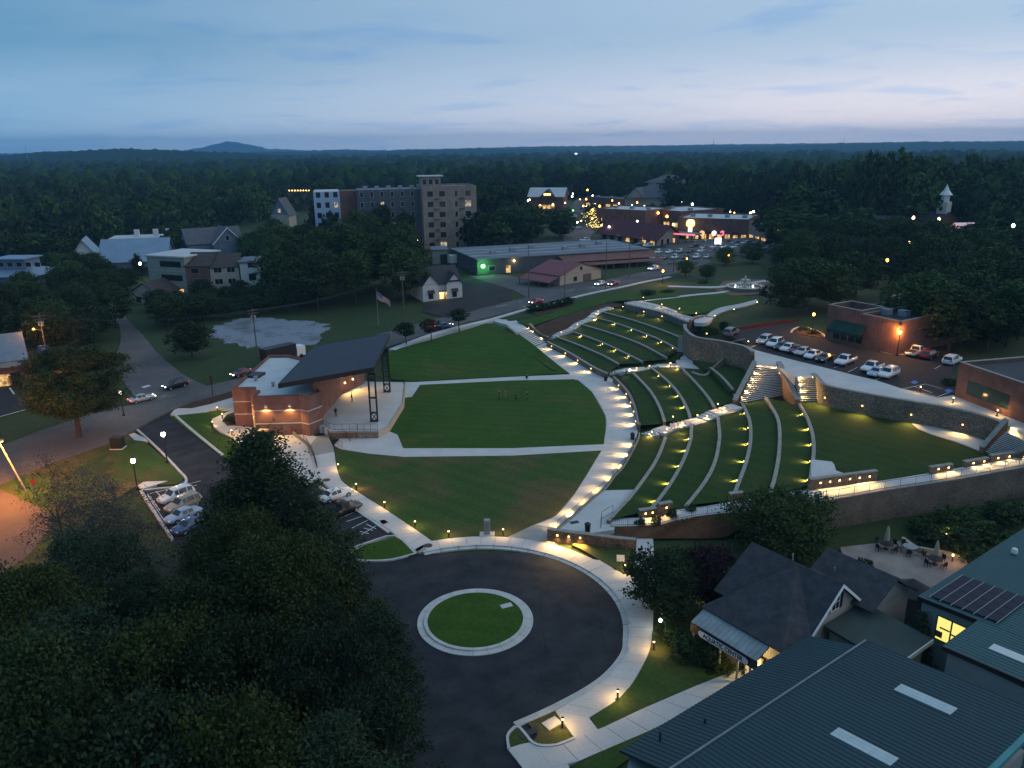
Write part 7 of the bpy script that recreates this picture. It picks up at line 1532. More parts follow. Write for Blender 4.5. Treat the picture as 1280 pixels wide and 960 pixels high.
BLB = [mat('canopy_%d' % k, c, 1.0, col2=c2, scale=.35, fine=.45, bump=1.0, bscale=.6, spec=0.0, width=.2) for k, (c, c2) in enumerate((((.016, .032, .013), (.030, .050, .018)), ((.022, .044, .015), (.038, .064, .020)), ((.030, .056, .018), (.046, .074, .024))))]
mass('forest', 'dark wood behind the houses on the left', [[(-40,248),(330,244),(400,258),(335,276),(230,296),(120,298),(-40,262)], [(-40,284),(110,284),(135,300),(95,312),(-40,312)]], 240, 8.5, (9, 19), (4.2, 8.2), 5)
mass('forest', 'wooded country stretching behind the apartment block and the shops', [[(390,262),(400,244),(640,240),(660,258),(620,296),(600,300),(597,250),(440,236),(400,264)], [(700,252),(760,250),(782,258),(780,248),(700,244)], [(832,268),(850,250),(1000,246),(1000,262),(960,292),(930,278),(845,272)]], 170, 8.5, (10, 20), (4.5, 8.5), 6)
mass('forest', 'dark wooded rise on the right below the blue ridge', [[(985,292),(1000,256),(1290,250),(1290,316),(1225,316),(1220,308),(1190,300),(1140,308),(1070,308)]], 300, 8.0, (12, 23), (5.0, 9), 7)
mass('forest', 'distant tree tops in front of the far hills', [[(-60,214),(1340,206),(1340,250),(1000,252),(640,246),(400,250),(-60,252)]], 1500, 14, (9, 22), (5.5, 11), 8, blobs=True)
mass('forest', 'farthest line of tree tops under the hills', [[(-80,200),(1360,194),(1360,212),(640,214),(-80,218)]], 1300, 26, (10, 22), (8, 17), 9, blobs=True)
# ================================================================ vehicles
def paint(name, c, metal=0.0): return mat('paint_' + name, c, .32, var=0, metal=metal, spec=.5, coat=.3)
PNT = {'white': paint('white', (.72, .73, .74)), 'silver': paint('silver', (.42, .44, .47), .3), 'grey': paint('grey', (.16, .17, .19), .2), 'black': paint('black', (.012, .012, .015)), 'red': paint('red', (.30, .02, .025)), 'dark red': paint('dark_red', (.12, .012, .02)), 'blue': paint('blue', (.05, .10, .22)), 'pale blue': paint('pale_blue', (.32, .42, .55)), 'tan': paint('tan', (.34, .29, .22))}
RUB = mat('rubber', (.015, .015, .015), .9, var=0); RIM = mat('rim', (.35, .36, .38), .4, var=0, metal=.5); HEADL = glow('headlight_faint', (1, 1, 1), .05); HEADON = glow('headlight_on', (1, .93, .8), 9.0); TAIL = mat('tail_lamp', (.35, .01, .01), .3, var=0); TAILON = glow('tail_on', (1, .04, .06), 5.0)  # headlights of parked cars emit a faint glow
# stations: x, half width, z under, z belt, z top, half width at top (top==belt where there is no cabin)
ST = {'sedan': (4.7, [(-2.35,.70,.42,.72,.72,.66),(-2.2,.86,.30,.88,.88,.80),(-1.5,.90,.24,.93,.95,.80),(-1.0,.91,.22,.94,1.36,.62),(-.2,.91,.22,.94,1.44,.62),(.5,.91,.22,.93,1.38,.62),(1.15,.90,.22,.92,.94,.78),(1.9,.88,.24,.84,.84,.76),(2.25,.80,.34,.70,.70,.64),(2.35,.66,.42,.62,.62,.5)]),
 'suv': (4.75, [(-2.38,.76,.50,.80,.80,.7),(-2.3,.92,.34,1.00,1.05,.84),(-2.0,.94,.28,1.04,1.62,.70),(-1.2,.95,.28,1.05,1.74,.70),(0,.95,.28,1.05,1.74,.70),(.55,.95,.28,1.05,1.66,.70),(1.15,.94,.28,1.04,1.08,.82),(1.9,.92,.30,.98,.98,.82),(2.28,.86,.40,.86,.86,.72),(2.38,.72,.50,.74,.74,.6)]),
 'pickup': (5.6, [(-2.8,.90,.55,1.02,1.02,.88),(-2.7,.95,.45,1.06,1.06,.90),(-1.0,.96,.40,1.07,1.07,.90),(-.55,.96,.38,1.08,1.10,.84),(-.45,.96,.38,1.08,1.78,.72),(.45,.96,.38,1.08,1.84,.72),(.75,.96,.38,1.08,1.76,.72),(1.35,.95,.38,1.08,1.12,.84),(2.3,.93,.42,1.04,1.04,.86),(2.7,.88,.5,.94,.94,.78),(2.8,.78,.56,.8,.8,.66)])}
def car_meshes(kind):
    Ln, S = ST[kind]; body = MB(); vs = []
    for x, hw, zu, zb, zt, ht in S:
        zm = zu + (zb - zu) * .45
        vs.append([(x, -hw * .92, zu), (x, -hw, zm), (x, -hw * .97, zb), (x, -ht, zt), (x, ht, zt), (x, hw * .97, zb), (x, hw, zm), (x, hw * .92, zu)])
    n = 8; allv = [v for r in vs for v in r]; fs = []
    for i in range(len(S) - 1):
        for k in range(n):
            k2 = (k + 1) % n; fs.append((i * n + k, i * n + k2, (i + 1) * n + k2, (i + 1) * n + k))
    fs += [tuple(range(n)), tuple(range((len(S) - 1) * n, len(S) * n))[::-1]]
    body.add(allv, fs); bme = body.mesh('body', PNT['white'])
    bm = bmesh.new(); bm.from_mesh(bme); bmesh.ops.bevel(bm, geom=[e for e in bm.edges if e.calc_face_angle(0) > .5], offset=.035, segments=2, affect='EDGES'); bm.to_mesh(bme); bm.free(); bme.polygons.foreach_set('use_smooth', [True] * len(bme.polygons))
    # glazing: slightly proud of the cabin faces
    cab = [i for i in range(len(S)) if S[i][4] > S[i][3] + .3]; i0, i1 = cab[0], cab[-1]; gl = {}
    def q(name, pts, nrm):
        c = sum((Vector(p) for p in pts), Vector()) / 4; w = [Vector(p).lerp(c, .10) + Vector(nrm) * .022 for p in pts]
        gl[name] = MB().add(w + [p - Vector(nrm) * .03 for p in w], [(0, 1, 2, 3), (7, 6, 5, 4), (0, 4, 5, 1), (1, 5, 6, 2), (2, 6, 7, 3), (3, 7, 4, 0)]).mesh(name, GLASS)
    a, b = vs[i1], vs[i1 + 1]; q('windscreen', [a[3], b[3], b[4], a[4]], (.55, 0, .83)); a, b = vs[i0], vs[i0 - 1]; q('rear_window', [a[3], b[3], b[4], a[4]], (-.6, 0, .8) if kind == 'sedan' else (-.97, 0, .25))
    sd_ = []
    for sgn, (lo, hi) in ((-1, (2, 3)), (1, (5, 4))):
        for k in range(i0, i1):
            A, B = vs[k], vs[k + 1]; sd_.append(('side_window', [A[lo], B[lo], B[hi], A[hi]], (0, sgn * .95, .3)))
    lst = []
    for nm, pts, nr in sd_:
        c = sum((Vector(p) for p in pts), Vector()) / 4; w = [Vector(p).lerp(c, .12) + Vector(nr) * .02 for p in pts]; lst.append(MB().add(w + [p - Vector(nr) * .03 for p in w], [(0, 1, 2, 3), (7, 6, 5, 4), (0, 4, 5, 1), (1, 5, 6, 2), (2, 6, 7, 3), (3, 7, 4, 0)]).mesh('side_window', GLASS))
    return Ln, bme, gl, lst
WR = .35
TYRE = MB().tube([(0, -.12, 0), (0, .12, 0)], WR, 16).mesh('tyre', RUB); RIMM = MB().tube([(0, -.135, 0), (0, .135, 0)], WR * .62, 10).mesh('rim', RIM)
CARM = {k: car_meshes(k) for k in ST}
HLM = MB().box(-.05, .05, -.17, .17, -.08, .08)
HL = {True: HLM.mesh('headlight', HEADON), False: HLM.mesh('headlight', HEADL)}; TLm = {True: HLM.mesh('tail_light', TAILON), False: HLM.mesh('tail_light', TAIL)}
BEDM = MB().box(-2.62, -.66, -.78, .78, 1.062, 1.10).mesh('bed', RUB)
def car(kind, col, front, rear, z, label, group=None, on=False, sc=1.0, simple=False):
    f, r = (P(*front, z), P(*rear, z)) if z is not None else (PH(*front), PH(*rear)); c = (f + r) / 2; d = f - r
    zz = z if z is not None else max(H(f.x, f.y), H(r.x, r.y)); t = thing('parked_car' if not on else 'moving_car', label, {'pickup': 'pickup truck', 'suv': 'SUV', 'sedan': 'car'}[kind], (c.x, c.y, zz), group); t.rotation_euler = (0, 0, math.atan2(d.y, d.x)); t.scale = (sc, sc, sc)
    Ln, bme, gl, side_ = CARM[kind]
    b = part('body', bme, t); b.material_slots[0].link = 'OBJECT'; b.material_slots[0].material = PNT[col]
    for nm, me in gl.items(): part(nm, me, t)
    for me in side_: part('side_window', me, t)
    for sx in (-1, 1):
        for sy in (-1, 1):
            w = part('wheel', TYRE, t, (sx * Ln * .305, sy * .80, WR)); part('rim', RIMM, w)
    zl = {'sedan': .66, 'suv': .82, 'pickup': .9}[kind]
    for sy in (-1, 1): part('headlight', HL[on], t, (Ln / 2 - .06, sy * .55, zl)); part('tail_light', TLm[on], t, (-Ln / 2 + .05, sy * .6, zl + .12))
    if kind == 'pickup': part('bed', BEDM, t)
    if on:
        lamp('SPOT', 25, (1, .93, .8), t, (Ln / 2 + .1, 0, zl), (1, 0, -.12), .1, 60, .6)
    return t
HP = 'cars in the hill parking'; pz1 = pz + .005
for k, c, f, r, lb in [('suv','grey',(924,414),(903,424),'dark grey SUV by the curved wall at the parking entrance'),('suv','silver',(946,433),(965,425),'silver SUV first in the row along the plaza'),('suv','white',(957,438),(979,428),'white SUV second in the row along the plaza'),('sedan','black',(966,441),(990,432),'black car between the white SUV and a white sedan'),('sedan','white',(973,443),(998,433),'white sedan fourth in the row along the plaza'),('sedan','dark red',(983,445),(1007,436),'dark red car in the middle of the plaza row'),('sedan','silver',(991,448),(1016,438),'grey sedan in the middle of the plaza row'),('sedan','white',(1003,452),(1029,442),'white sedan left of the black coupe'),('sedan','black',(1018,456),(1044,446),'black coupe left of the big white pickup'),('pickup','white',(1039,462),(1073,448),'big white pickup in the plaza row'),('pickup','white',(1073,470),(1106,457),'second white pickup, right of the empty bay'),('sedan','pale blue',(1084,474),(1108,464),'pale blue car squeezed beside the last white SUV'),('suv','white',(1096,477),(1124,465),'last white SUV at the right of the plaza row'),('pickup','white',(1160,438),(1129,450),'white pickup parked below the orange lamp by the wall'),('suv','dark red',(1172,443),(1150,452),'dark SUV beside the white pickup by the trees'),('suv','white',(1202,449),(1177,460),'white SUV nosed in by the dark brick building')]: car(k, c, f, r, pz1, lb, HP)
WB = 'cars in the bays by the drive'
for k, c, f, r, lb in [('suv','white',(196,634),(245,616),'white SUV with a dark sunroof in the western bay'),('suv','tan',(207,645),(252,626),'tan SUV next to the white SUV'),('sedan','pale blue',(209,657),(250,640),'pale blue car third in the western bays'),('sedan','blue',(218,671),(258,652),'dark blue car last in the western bays'),('sedan','white',(439,616),(400,630),'white car behind the black pickup in the eastern bays'),('pickup','black',(455,632),(398,655),'black pickup in the eastern bays')]: car(k, c, f, r, ZA + .005, lb, WB)
for k, c, f, r, lb in [('sedan','silver',(197,497),(158,506),'silver sedan driving past the drive mouth'),('suv','black',(199,490),(240,480),'dark SUV driving towards the drive mouth with red tail lights'),('sedan','dark red',(290,473),(316,466),'dark red car on the road behind the stage building'),('sedan','blue',(570,407),(540,414),'dark car on the road below the flag'),('sedan','red',(660,382),(680,377),'dark car with a glowing red tail by the barn'),('sedan','white',(741,359),(760,354),'white car on the road in front of the barn'),('sedan','red',(758,359),(776,354),'red car on the road behind the white one'),('suv','white',(808,340),(826,336),'white car with bright headlights under the orange lamp')]: car(k, c, f, r, None, lb, 'cars driving on the main road', True)
# dark box truck behind the stage
a, b = PH(372,446), PH(330,457); d = (a - b).normalized(); T = thing('box_truck', 'dark box truck with a white cab on the road behind the stage', 'truck', (b.x, b.y, b.z)); s_ = Vector((-d.y, d.x, 0))
MB().obox(b, d, s_, 0, 7.6, -1.25, 1.25, b.z + .9, b.z + 3.6).build('cargo_box', BLACK, T); MB().obox(b, d, s_, 7.8, 10.0, -1.1, 1.1, b.z + .6, b.z + 2.7).build('cab', WHITE, T); MB().obox(b, d, s_, 10.005, 10.05, -.9, .9, b.z + 1.6, b.z + 2.5).build('windscreen', GLASS, T)
for x in (1.2, 2.4, 8.8):
    for sg__ in (-1, 1): q = b + d * x + s_ * sg__ * 1.0; MB().tube([(q.x - s_.x * .15, q.y - s_.y * .15, b.z + .5), (q.x + s_.x * .15, q.y + s_.y * .15, b.z + .5)], .5, 12).build('wheel', RUB, T)
# cars in the town lots
r = random.Random(5); SLc = ['white', 'white', 'silver', 'black', 'white', 'red', 'silver', 'grey', 'white', 'black', 'white', 'silver']
ordw = ['first', 'second', 'third', 'fourth', 'fifth', 'sixth']
for i in range(12):
    row, kx = divmod(i, 6); x = 822 + 13.5 * kx - 6 * row; y = 316.5 + 7.5 * row - .3 * kx; kd = ('suv', 'sedan')[i % 2]
    car(kd, SLc[i], (x - 5, y + 2.2), (x + 6, y - 1.4), None, f'{SLc[i]} {"SUV" if kd == "suv" else "car"}, {ordw[kx]} from the left in the {("back", "front")[row]} row of the side lot', 'cars in the side lot')
for i, (x, y, c) in enumerate(((731,302,'white'),(765,304,'blue'),(780,306,'black'),(810,309,'white'),(722,286,'silver'),(728,278,'black'),(716,272,'white'),(730,268,'silver'),(903,304,'white'),(918,307,'silver'),(885,304,'black'),(935,305,'white'),(955,307,'white'),(972,309,'red'),(800,307,'grey'))):
    if 8 <= i <= 13: continue
    car('sedan' if i % 3 else 'suv', c, (x - 4.5, y + .3), (x + 4.5, y - .3), None, ['white SUV stopped above the workshop roof', 'blue car on the lane in front of the depot', 'black car on the lane in front of the depot', 'white SUV by the depot gable', 'silver car low on the downtown street', 'black car half way up the downtown street', 'white SUV on the left of the downtown street', 'silver car at the top of the downtown street', 'white car in front of the long shop row', 'silver SUV in front of the long shop row', 'black car left of the white one at the shop row', 'white car near the small end shop', 'white SUV right of the small end shop', 'red car with a red glow by the broad trees', 'grey car behind the depot gable'][i], 'cars in the town')

for i in range(18):
    row, kx = divmod(i, 9); x = 868 + 13 * kx; y = 305 + 5.5 * row + .25 * kx; c = ('white', 'black', 'silver', 'red', 'white', 'grey', 'silver', 'blue', 'white')[(i * 4 + row) % 9]; kd = ('sedan', 'suv')[i % 2]
    car(kd, c, (x - 4.5, y + .8), (x + 4.5, y - .8), None, f'{c} {"SUV" if kd == "suv" else "car"}, {("first", "second", "third", "fourth", "fifth", "sixth", "seventh", "eighth", "last")[kx]} from the left in the {("far", "near")[row]} line before the shops', 'cars before the long shop row')
# ================================================================ lamps
BLm = MB().lathe([(.22, 0), (.22, .04), (.09, .06), (.09, .80)], 10).mesh('post', BLACK); BLl = MB().lathe([(.085, .80), (.085, .98)], 10).mesh('lens', LENS); BLc = MB().lathe([(.14, .98), (.14, 1.02), (.03, 1.07)], 10).mesh('cap', BLACK)
def bollard(w, label, group=None, e=32.0, col=WARM):
    t = thing('bollard_light', label, 'bollard light', w, group); part('post', BLm, t); part('lens', BLl, t); part('cap', BLc, t); lamp('POINT', e, col, t, (0, 0, .88), None, .16)
BP = 'bollard lights along the paths'
for q, lb in [((423,587,0),'bollard light nearest the stage on the lower lawn edge'),((445.5,612,0),'second bollard light from the stage on the lawn edge'),((481,635,0),'third bollard light from the stage on the lawn edge'),((519,659.5,0),'bollard light beside the pointed lawn walk'),((561,672,0),'bollard light at the lawn edge above the turning circle'),((629,669.5,0),'bollard light beside the grey pedestal'),((781.5,715,0),'bollard light in the tip of the grass behind the three-light wall'),((817,812,0),'bollard light with a reddish glow by the dark shrubs'),((772,874.5,0),'bollard light on the small lawn before the entrance walk'),((703,910,0),'bollard light in the small bed with the concrete cover'),
  ((272,515,0),'bollard light at the far end of the curved path by the stage building'),((278,523,0),'bollard light inside the curve by the planting bed'),((266,533,0),'bollard light at the bend of the curved path'),((290,544,0),'bollard light nearest the big round tree on the curved path'),((897,511,2.5),'bollard light at the aisle below the broad stairs'),((841,527,1.85),'bollard light at the middle of the lower aisle'),((1150,490,PL7),'bollard light between the accessible bays'),((1191,504,PL7),'bollard light at the corner of the dark brick building'),((1246,520,PL7),'bollard light under the ribbon window wall'),((935,432,7.0),'bollard light on the tall curved wall by the silver SUV'),((883,422,6.2),'bollard light inside the tall curved wall'),((838,459,2.0),'bollard light at the upper aisle landing')]: bollard(P(*q), lb, BP)
for i, q in enumerate(((804,378),(827,386),(849,391),(870,397),(893,400),(917,392),(946,383))): w = PH(*q, .15); w.z = max(w.z, 4.6); bollard(w, f'{["first", "second", "third", "fourth", "fifth", "sixth", "last"][i]} bollard light from the left along the upper walk', BP, 24.0)
SLp = MB().lathe([(.22, 0), (.22, .25), (.09, .5), (.06, 3.6)], 8).mesh('post', BLACK); SLl = {c: MB().lathe([(.10, 3.6), (.24, 3.75), (.26, 4.05), (.10, 4.25)], 10).mesh('globe', m_) for c, m_ in (('w', LENSW), ('o', LENSO))}; SLcap = MB().lathe([(.28, 4.25), (.22, 4.35), (.04, 4.5)], 10).mesh('cap', BLACK)
def street_lamp(w, label, c='w', e=60, sc=1.0, group='street lamps'):
    t = thing('street_lamp', label, 'street lamp', w, group); t.scale = (sc, sc, sc); part('post', SLp, t); part('globe', SLl[c], t); part('cap', SLcap, t); lamp('POINT', e, SODIUM if c == 'o' else (1, .86, .62), t, (0, 0, 3.95), None, .27)
for q, c, e, sc, lb in (((209,578,0),'w',55,1.15,'street lamp on the west kerb of the drive'),((172,612,0),'w',45,1.1,'street lamp at the corner of the western bays'),((155,520,0),'w',45,1.1,'street lamp beside the round corner tree'),((1015,416,PL7),'o',340,1.0,'orange street lamp left of the green awning'),((1121,445,PL7),'o',380,1.15,'orange street lamp against the right end of the brick shop'),((828,357,3.2),'o',260,1.15,'orange street lamp on the roadside lawn'),((1057,376,6.9),'o',60,1.0,'orange lamp behind the brick shop parapet'),((1163,428,7),'w',70,1.2,'white lamp in the trees behind the white pickup'),((910,333,3.3),'o',40,1.0,'small orange lamp in the side lot corner'),((858,336,3.2),'o',30,.9,'small orange lamp left of the side lot trees')): street_lamp(P(*q), lb, c, e, sc)
for i, (x, y, c, lb) in enumerate(((1133,318,'o','yellow lamp left of the diner in the right wood'),(1085,325,'o','yellow lamp below the white gable house'),(1106,350,'o','lamp low in the wood beyond the brick shop'),(1221,338,'w','bright lamp low in the right wood'),(1180,305,'o','red-orange lamp near the diner'),(602,262,'o','orange lamp right of the apartment roof'),(613,259,'o','second orange lamp right of the apartment roof'),(660,262,'w','bright lamp below the lit gable hall'),(676,256,'w','lamp in front of the lit gable hall'),(740,288,'o','yellow lamp at the depot corner tree'),(796,292,'w','lamp on the depot lane'),(765,262,'o','lamp above the depot ridge'),(716,252,'w','lamp at the top of the downtown street'),(729,270,'o','lamp half way along the downtown street'),(952,300,'w','lamp by the small end shop'),(972,306,'o','lamp right of the small end shop'),(500,300,'w','lamp in the grove before the apartments'),(522,318,'w','lamp at the edge of the grove by the shed'),(238,268,'w','lonely white lamp in the left wood'),(260,276,'w','white lamp in the wood above the gable house'),(26,246,'w','white lamp in the far left wood'),(98,240,'w','pair-like white lamp in the far left wood'),(178,350,'w','white lamp beside the grey-green townhouse'))):
    w = PH(x, y); street_lamp(w, lb, c, 55, 1.5, 'lamps in the town and woods')
# scattered lamps of the town and of the woods: small, seen only as dots
q = random.Random(77); tiny = {c: MB().lathe([(.06, 4.0), (.28, 4.1), (.32, 4.4), (.06, 4.7)], 6).mesh('lamp', m_) for c, m_ in (('w', LENSW), ('o', LENSO), ('y', LENS))}; tpost = MB().tube([(0, 0, -.2), (0, 0, 4.0)], .07, 5).mesh('post', BLACK)
for poly, n, lb, gp in (([(640,250),(740,244),(960,262),(980,300),(880,300),(740,300),(650,285)], 64, 'small lamp glowing among the downtown streets', 'dots of light downtown'), ([(990,300),(1070,290),(1270,296),(1270,340),(1150,345),(1010,330)], 18, 'small lamp glimpsed in the woods on the right', 'dots of light in the right woods'), ([(20,240),(380,240),(380,270),(150,285),(20,262)], 8, 'faint lamp glimpsed in the woods on the left', 'dots of light in the left woods')):
    for i, w in enumerate(scatter(poly, n, 7, 5 + n)):
        c = 'oyyw'[q.randrange(4)]; t = thing('small_lamp', lb, 'lamp', w, gp); s_ = q.uniform(1.0, 1.9); t.scale = (s_, s_, s_); part('lamp_head', tiny[c], t); part('post', tpost, t)
# far bright lights on the hills
for i, (x, y, lb) in enumerate(((596,199,'bright floodlight on the hills above the apartments'),(720,192,'floodlight on the wooded hill above the shops'),(711,199,'string of floodlights under the hill floodlight'),(868,204,'floodlight in the hills above the long shop row'),(890,206,'second floodlight in the hills above the shops'),(952,207,'right-hand floodlight below the blue ridge'))):
    d = ray(x, y); o = Vector((0, 0, CAMH)) + d * (1900 / d.y); t = thing('floodlight_mast', lb, 'floodlight', (o.x, o.y, o.z - 22), 'floodlights on the hills'); MB().tube([(o.x, o.y, o.z - 22), (o.x, o.y, o.z)], .4, 5).build('mast', GREYM, t); MB().obox(o, Vector((1, 0, 0)), Vector((0, 1, 0)), -2.5, 2.5, -.4, .4, o.z - .8, o.z + .8).build('lamp_head', glow('flood', (1, .97, .85), 6.0), t)
# leaning orange lamp at the left edge and utility poles
w = PH(33,615); t = thing('lamp_pole', 'leaning metal pole with an orange cobra lamp at the left edge', 'street lamp', w); tp = w + Vector((-2.2, -.5, 8.4)); MB().tube([w, tp], [.14, .08], 8).build('pole', GREYM, t)
hd = P(8, 562, tp.z); hd = tp + (hd - tp).normalized() * 2.4; MB().tube([tp, hd + Vector((0, 0, .15))], .05, 6).build('arm', GREYM, t); MB().obox(hd, Vector((1, 0, 0)), Vector((0, 1, 0)), -.45, .45, -.2, .2, hd.z, hd.z + .2).build('head', GREYM, t); MB().obox(hd, Vector((1, 0, 0)), Vector((0, 1, 0)), -.35, .35, -.15, .15, hd.z - .15, hd.z - .01).build('lens', LENSO, t); lamp('POINT', 2300, (1.0, .32, .045), t, hd - w + Vector((0, 0, -.4)), None, .25)
TOPS = {}
def upole(px, py, ptop, label, arms=True, lampc=None):
    w = PH(px, py); zt = zup(w, ptop); t = thing('utility_pole', label, 'utility pole', w, 'utility poles'); MB().tube([w - Vector((0, 0, .3)), Vector((w.x, w.y, zt))], [.17, .11], 8).build('pole', WOODP, t)
    if arms:
        for dz in (.5, 1.2): MB().obox(w, Vector((.8, .6, 0)), Vector((-.6, .8, 0)), -1.2, 1.2, -.07, .07, zt - dz - .08, zt - dz + .08).build('cross_arm', WOODP, t)
        for s_ in (-1, 1): MB().lathe([(.2, zt - 2.6), (.24, zt - 1.7), (.1, zt - 1.6)], 8, (w.x + s_ * .35, w.y, 0)).build('transformer', GREYM, t)
    if lampc:
        q = Vector((w.x - 1.6, w.y - .3, zt - 3.2)); MB().tube([(w.x, w.y, zt - 3.6), q], .05, 5).build('lamp_arm', GREYM, t); MB().lathe([(.15, -.15), (.25, 0), (.15, .12)], 8, q).build('lamp_head', LENSO, t); lamp('POINT', 600, (1.0, .32, .045), t, q - w + Vector((0, 0, -.3)), None, .25)
    TOPS[label] = Vector((w.x, w.y, zt - .5)); return t
upole(62,462,392,'tall utility pole with an orange lamp beside the corner store',True,True); upole(322,446,385,'utility pole beside the gravel lot'); upole(505,394,338,'utility pole by the white cottage'); upole(661,372,312,'utility pole on the workshop forecourt',False); upole(757,362,303,'utility pole in front of the rusty porch',False); upole(786,348,300,'utility pole near the workshop corner',False); upole(706,378,337,'short pole by the road hedge',False); upole(842,340,318,'thin pole at the side lot entrance',False)
tl = list(TOPS.values())
for i, (a, b, lb) in enumerate(((0,1,'sagging wires from the corner store pole to the gravel lot pole'),(1,2,'sagging wires from the gravel lot pole to the cottage pole'),(2,3,'sagging wires from the cottage pole to the forecourt pole'))):
    m = MB()
    for s_ in (-.9, 0, .9):
        pts = [tl[a].lerp(tl[b], k / 10) + Vector((s_ * .6, -s_ * .5, -1.6 * 4 * (k / 10) * (1 - k / 10))) for k in range(11)]; m.tube(pts, .022, 3, False)
    tag(m.build('power_lines', BLACK, fix=False), lb, 'wires')
# ================================================================ people
SKIN = mat('skin', (.42, .27, .20), .6, var=0); HAIR = mat('hair', (.03, .022, .016), .7, var=0)
CLO = {k: mat('cloth_' + k, c, .9, var=.1, scale=4) for k, c in {'black': (.015, .015, .018), 'navy': (.02, .025, .05), 'grey': (.12, .12, .13), 'white': (.5, .5, .5), 'tan': (.25, .2, .14), 'green': (.05, .09, .05)}.items()}
def person(w, face, pose, top, bot, label, group=None, hgt=1.75):
    """one skinned body from a joint skeleton; face = heading in radians"""
    s = hgt / 1.75; st_ = pose
    J = {'pel': (0, 0, .95), 'bel': (0, .01, 1.1), 'che': (0, .0, 1.32), 'nek': (0, .0, 1.49), 'hd0': (0, .02, 1.58), 'hd1': (0, .025, 1.66), 'hd2': (0, .015, 1.74)}
    fz = .0
    if pose == 'walk': legs = {-1: ((-.09, .12, .52), (-.09, .16, .09), (-.09, .30, .04)), 1: ((.09, .02, .50), (.09, -.26, .14), (.09, -.16, .03))}; arms = {-1: ((-.25, -.10, 1.14), (-.26, -.06, .90)), 1: ((.25, .08, 1.14), (.25, .24, .94))}
    elif pose == 'bend':
        J = {'pel': (0, -.10, .92), 'bel': (0, -.02, 1.05), 'che': (0, .16, 1.20), 'nek': (0, .30, 1.27), 'hd0': (0, .38, 1.30), 'hd1': (0, .45, 1.32), 'hd2': (0, .50, 1.38)}
        legs = {-1: ((-.10, .02, .50), (-.10, -.05, .09), (-.10, .12, .03)), 1: ((.10, .02, .50), (.10, -.05, .09), (.10, .12, .03))}; arms = {-1: ((-.22, .28, .98), (-.16, .40, .78)), 1: ((.22, .28, .98), (.16, .40, .78))}
    elif pose == 'crouch':
        J = {'pel': (0, -.12, .36), 'bel': (0, -.06, .50), 'che': (0, .06, .70), 'nek': (0, .14, .84), 'hd0': (0, .18, .92), 'hd1': (0, .20, .99), 'hd2': (0, .19, 1.07)}
        legs = {-1: ((-.14, .28, .52), (-.12, .10, .10), (-.12, .28, .03)), 1: ((.14, .28, .52), (.12, .10, .10), (.12, .28, .03))}; arms = {-1: ((-.24, .18, .56), (-.16, .38, .52)), 1: ((.24, .18, .56), (.16, .38, .52))}
    else: legs = {-1: ((-.10, .02, .50), (-.11, -.01, .09), (-.12, .14, .03)), 1: ((.10, .02, .50), (.11, -.01, .09), (.12, .14, .03))}; arms = {-1: ((-.26, -.02, 1.12), (-.26, .06, .88)), 1: ((.26, -.02, 1.12), (.26, .08, .88))}
    V = []; E = []; Rd = []; lab = []
    def add(p, r, l, par=None):
        V.append(p); Rd.append(r); lab.append(l)
        if par is not None: E.append((par, len(V) - 1))
        return len(V) - 1
    pel = add(J['pel'], (.155, .115), 'bot'); bel = add(J['bel'], (.145, .105), 'top', pel); che = add(J['che'], (.165, .115), 'top', bel); nek = add(J['nek'], (.06, .06), 'skin', che); h0 = add(J['hd0'], (.075, .09), 'skin', nek); h1 = add(J['hd1'], (.082, .10), 'skin', h0); add(J['hd2'], (.06, .075), 'hair', h1)
    nose = tuple(J['hd0'][i] + (0, .105, .02)[i] for i in range(3)); add(nose, (.016, .016), 'skin', h0)
    for sx in (-1, 1):
        hip = add((J['pel'][0] + sx * .09, J['pel'][1], J['pel'][2] - .07), (.09, .095), 'bot', pel); kn = add(legs[sx][0], (.062, .066), 'bot', hip); an = add(legs[sx][1], (.045, .05), 'bot', kn); add(legs[sx][2], (.045, .035), 'shoe', an)
        sh = add((J['che'][0] + sx * .18, J['che'][1], J['che'][2] + .07), (.066, .066), 'top', che); el = add(arms[sx][0], (.045, .045), 'top', sh); wr = add(arms[sx][1], (.030, .034), 'skin', el)
        d = (Vector(arms[sx][1]) - Vector(arms[sx][0])).normalized(); pm = add(tuple(Vector(arms[sx][1]) + d * .07), (.032, .020), 'skin', wr)
        for k, ln_ in enumerate((.065, .075, .07, .055)):
            o = Vector(arms[sx][1]) + d * .10 + Vector((0, .018 * (1.5 - k), 0)); f1 = add(tuple(o), (.0095, .0095), 'skin', pm); add(tuple(o + d * ln_ + Vector((-sx * .015, 0, 0))), (.0085, .0085), 'skin', f1)
        o = Vector(arms[sx][1]) + d * .045 + Vector((-sx * .01, .035, 0)); f1 = add(tuple(o), (.0105, .0105), 'skin', wr); add(tuple(o + d * .045 + Vector((0, .02, 0))), (.009, .009), 'skin', f1)
    me = bpy.data.meshes.new('person_skel'); me.from_pydata([(x * s, y * s, z * s) for x, y, z in V], E, []); o = bpy.data.objects.new('person_skel', me); COL.objects.link(o)
    sk = o.modifiers.new('skin', 'SKIN'); o.modifiers.new('sub', 'SUBSURF').render_levels = 1; o.modifiers['sub'].levels = 1
    for i, v in enumerate(me.skin_vertices[0].data): v.radius = (Rd[i][0] * s, Rd[i][1] * s); v.use_root = (i == 0)
    dg = bpy.context.evaluated_depsgraph_get(); em = bpy.data.meshes.new_from_object(o.evaluated_get(dg)); bpy.data.objects.remove(o)
    em.materials.clear()
    for m_ in (SKIN, CLO[top], CLO[bot], HAIR, CLO['black']): em.materials.append(m_)
    idx = {'skin': 0, 'top': 1, 'bot': 2, 'hair': 3, 'shoe': 4}; vv = np.array(V) * s
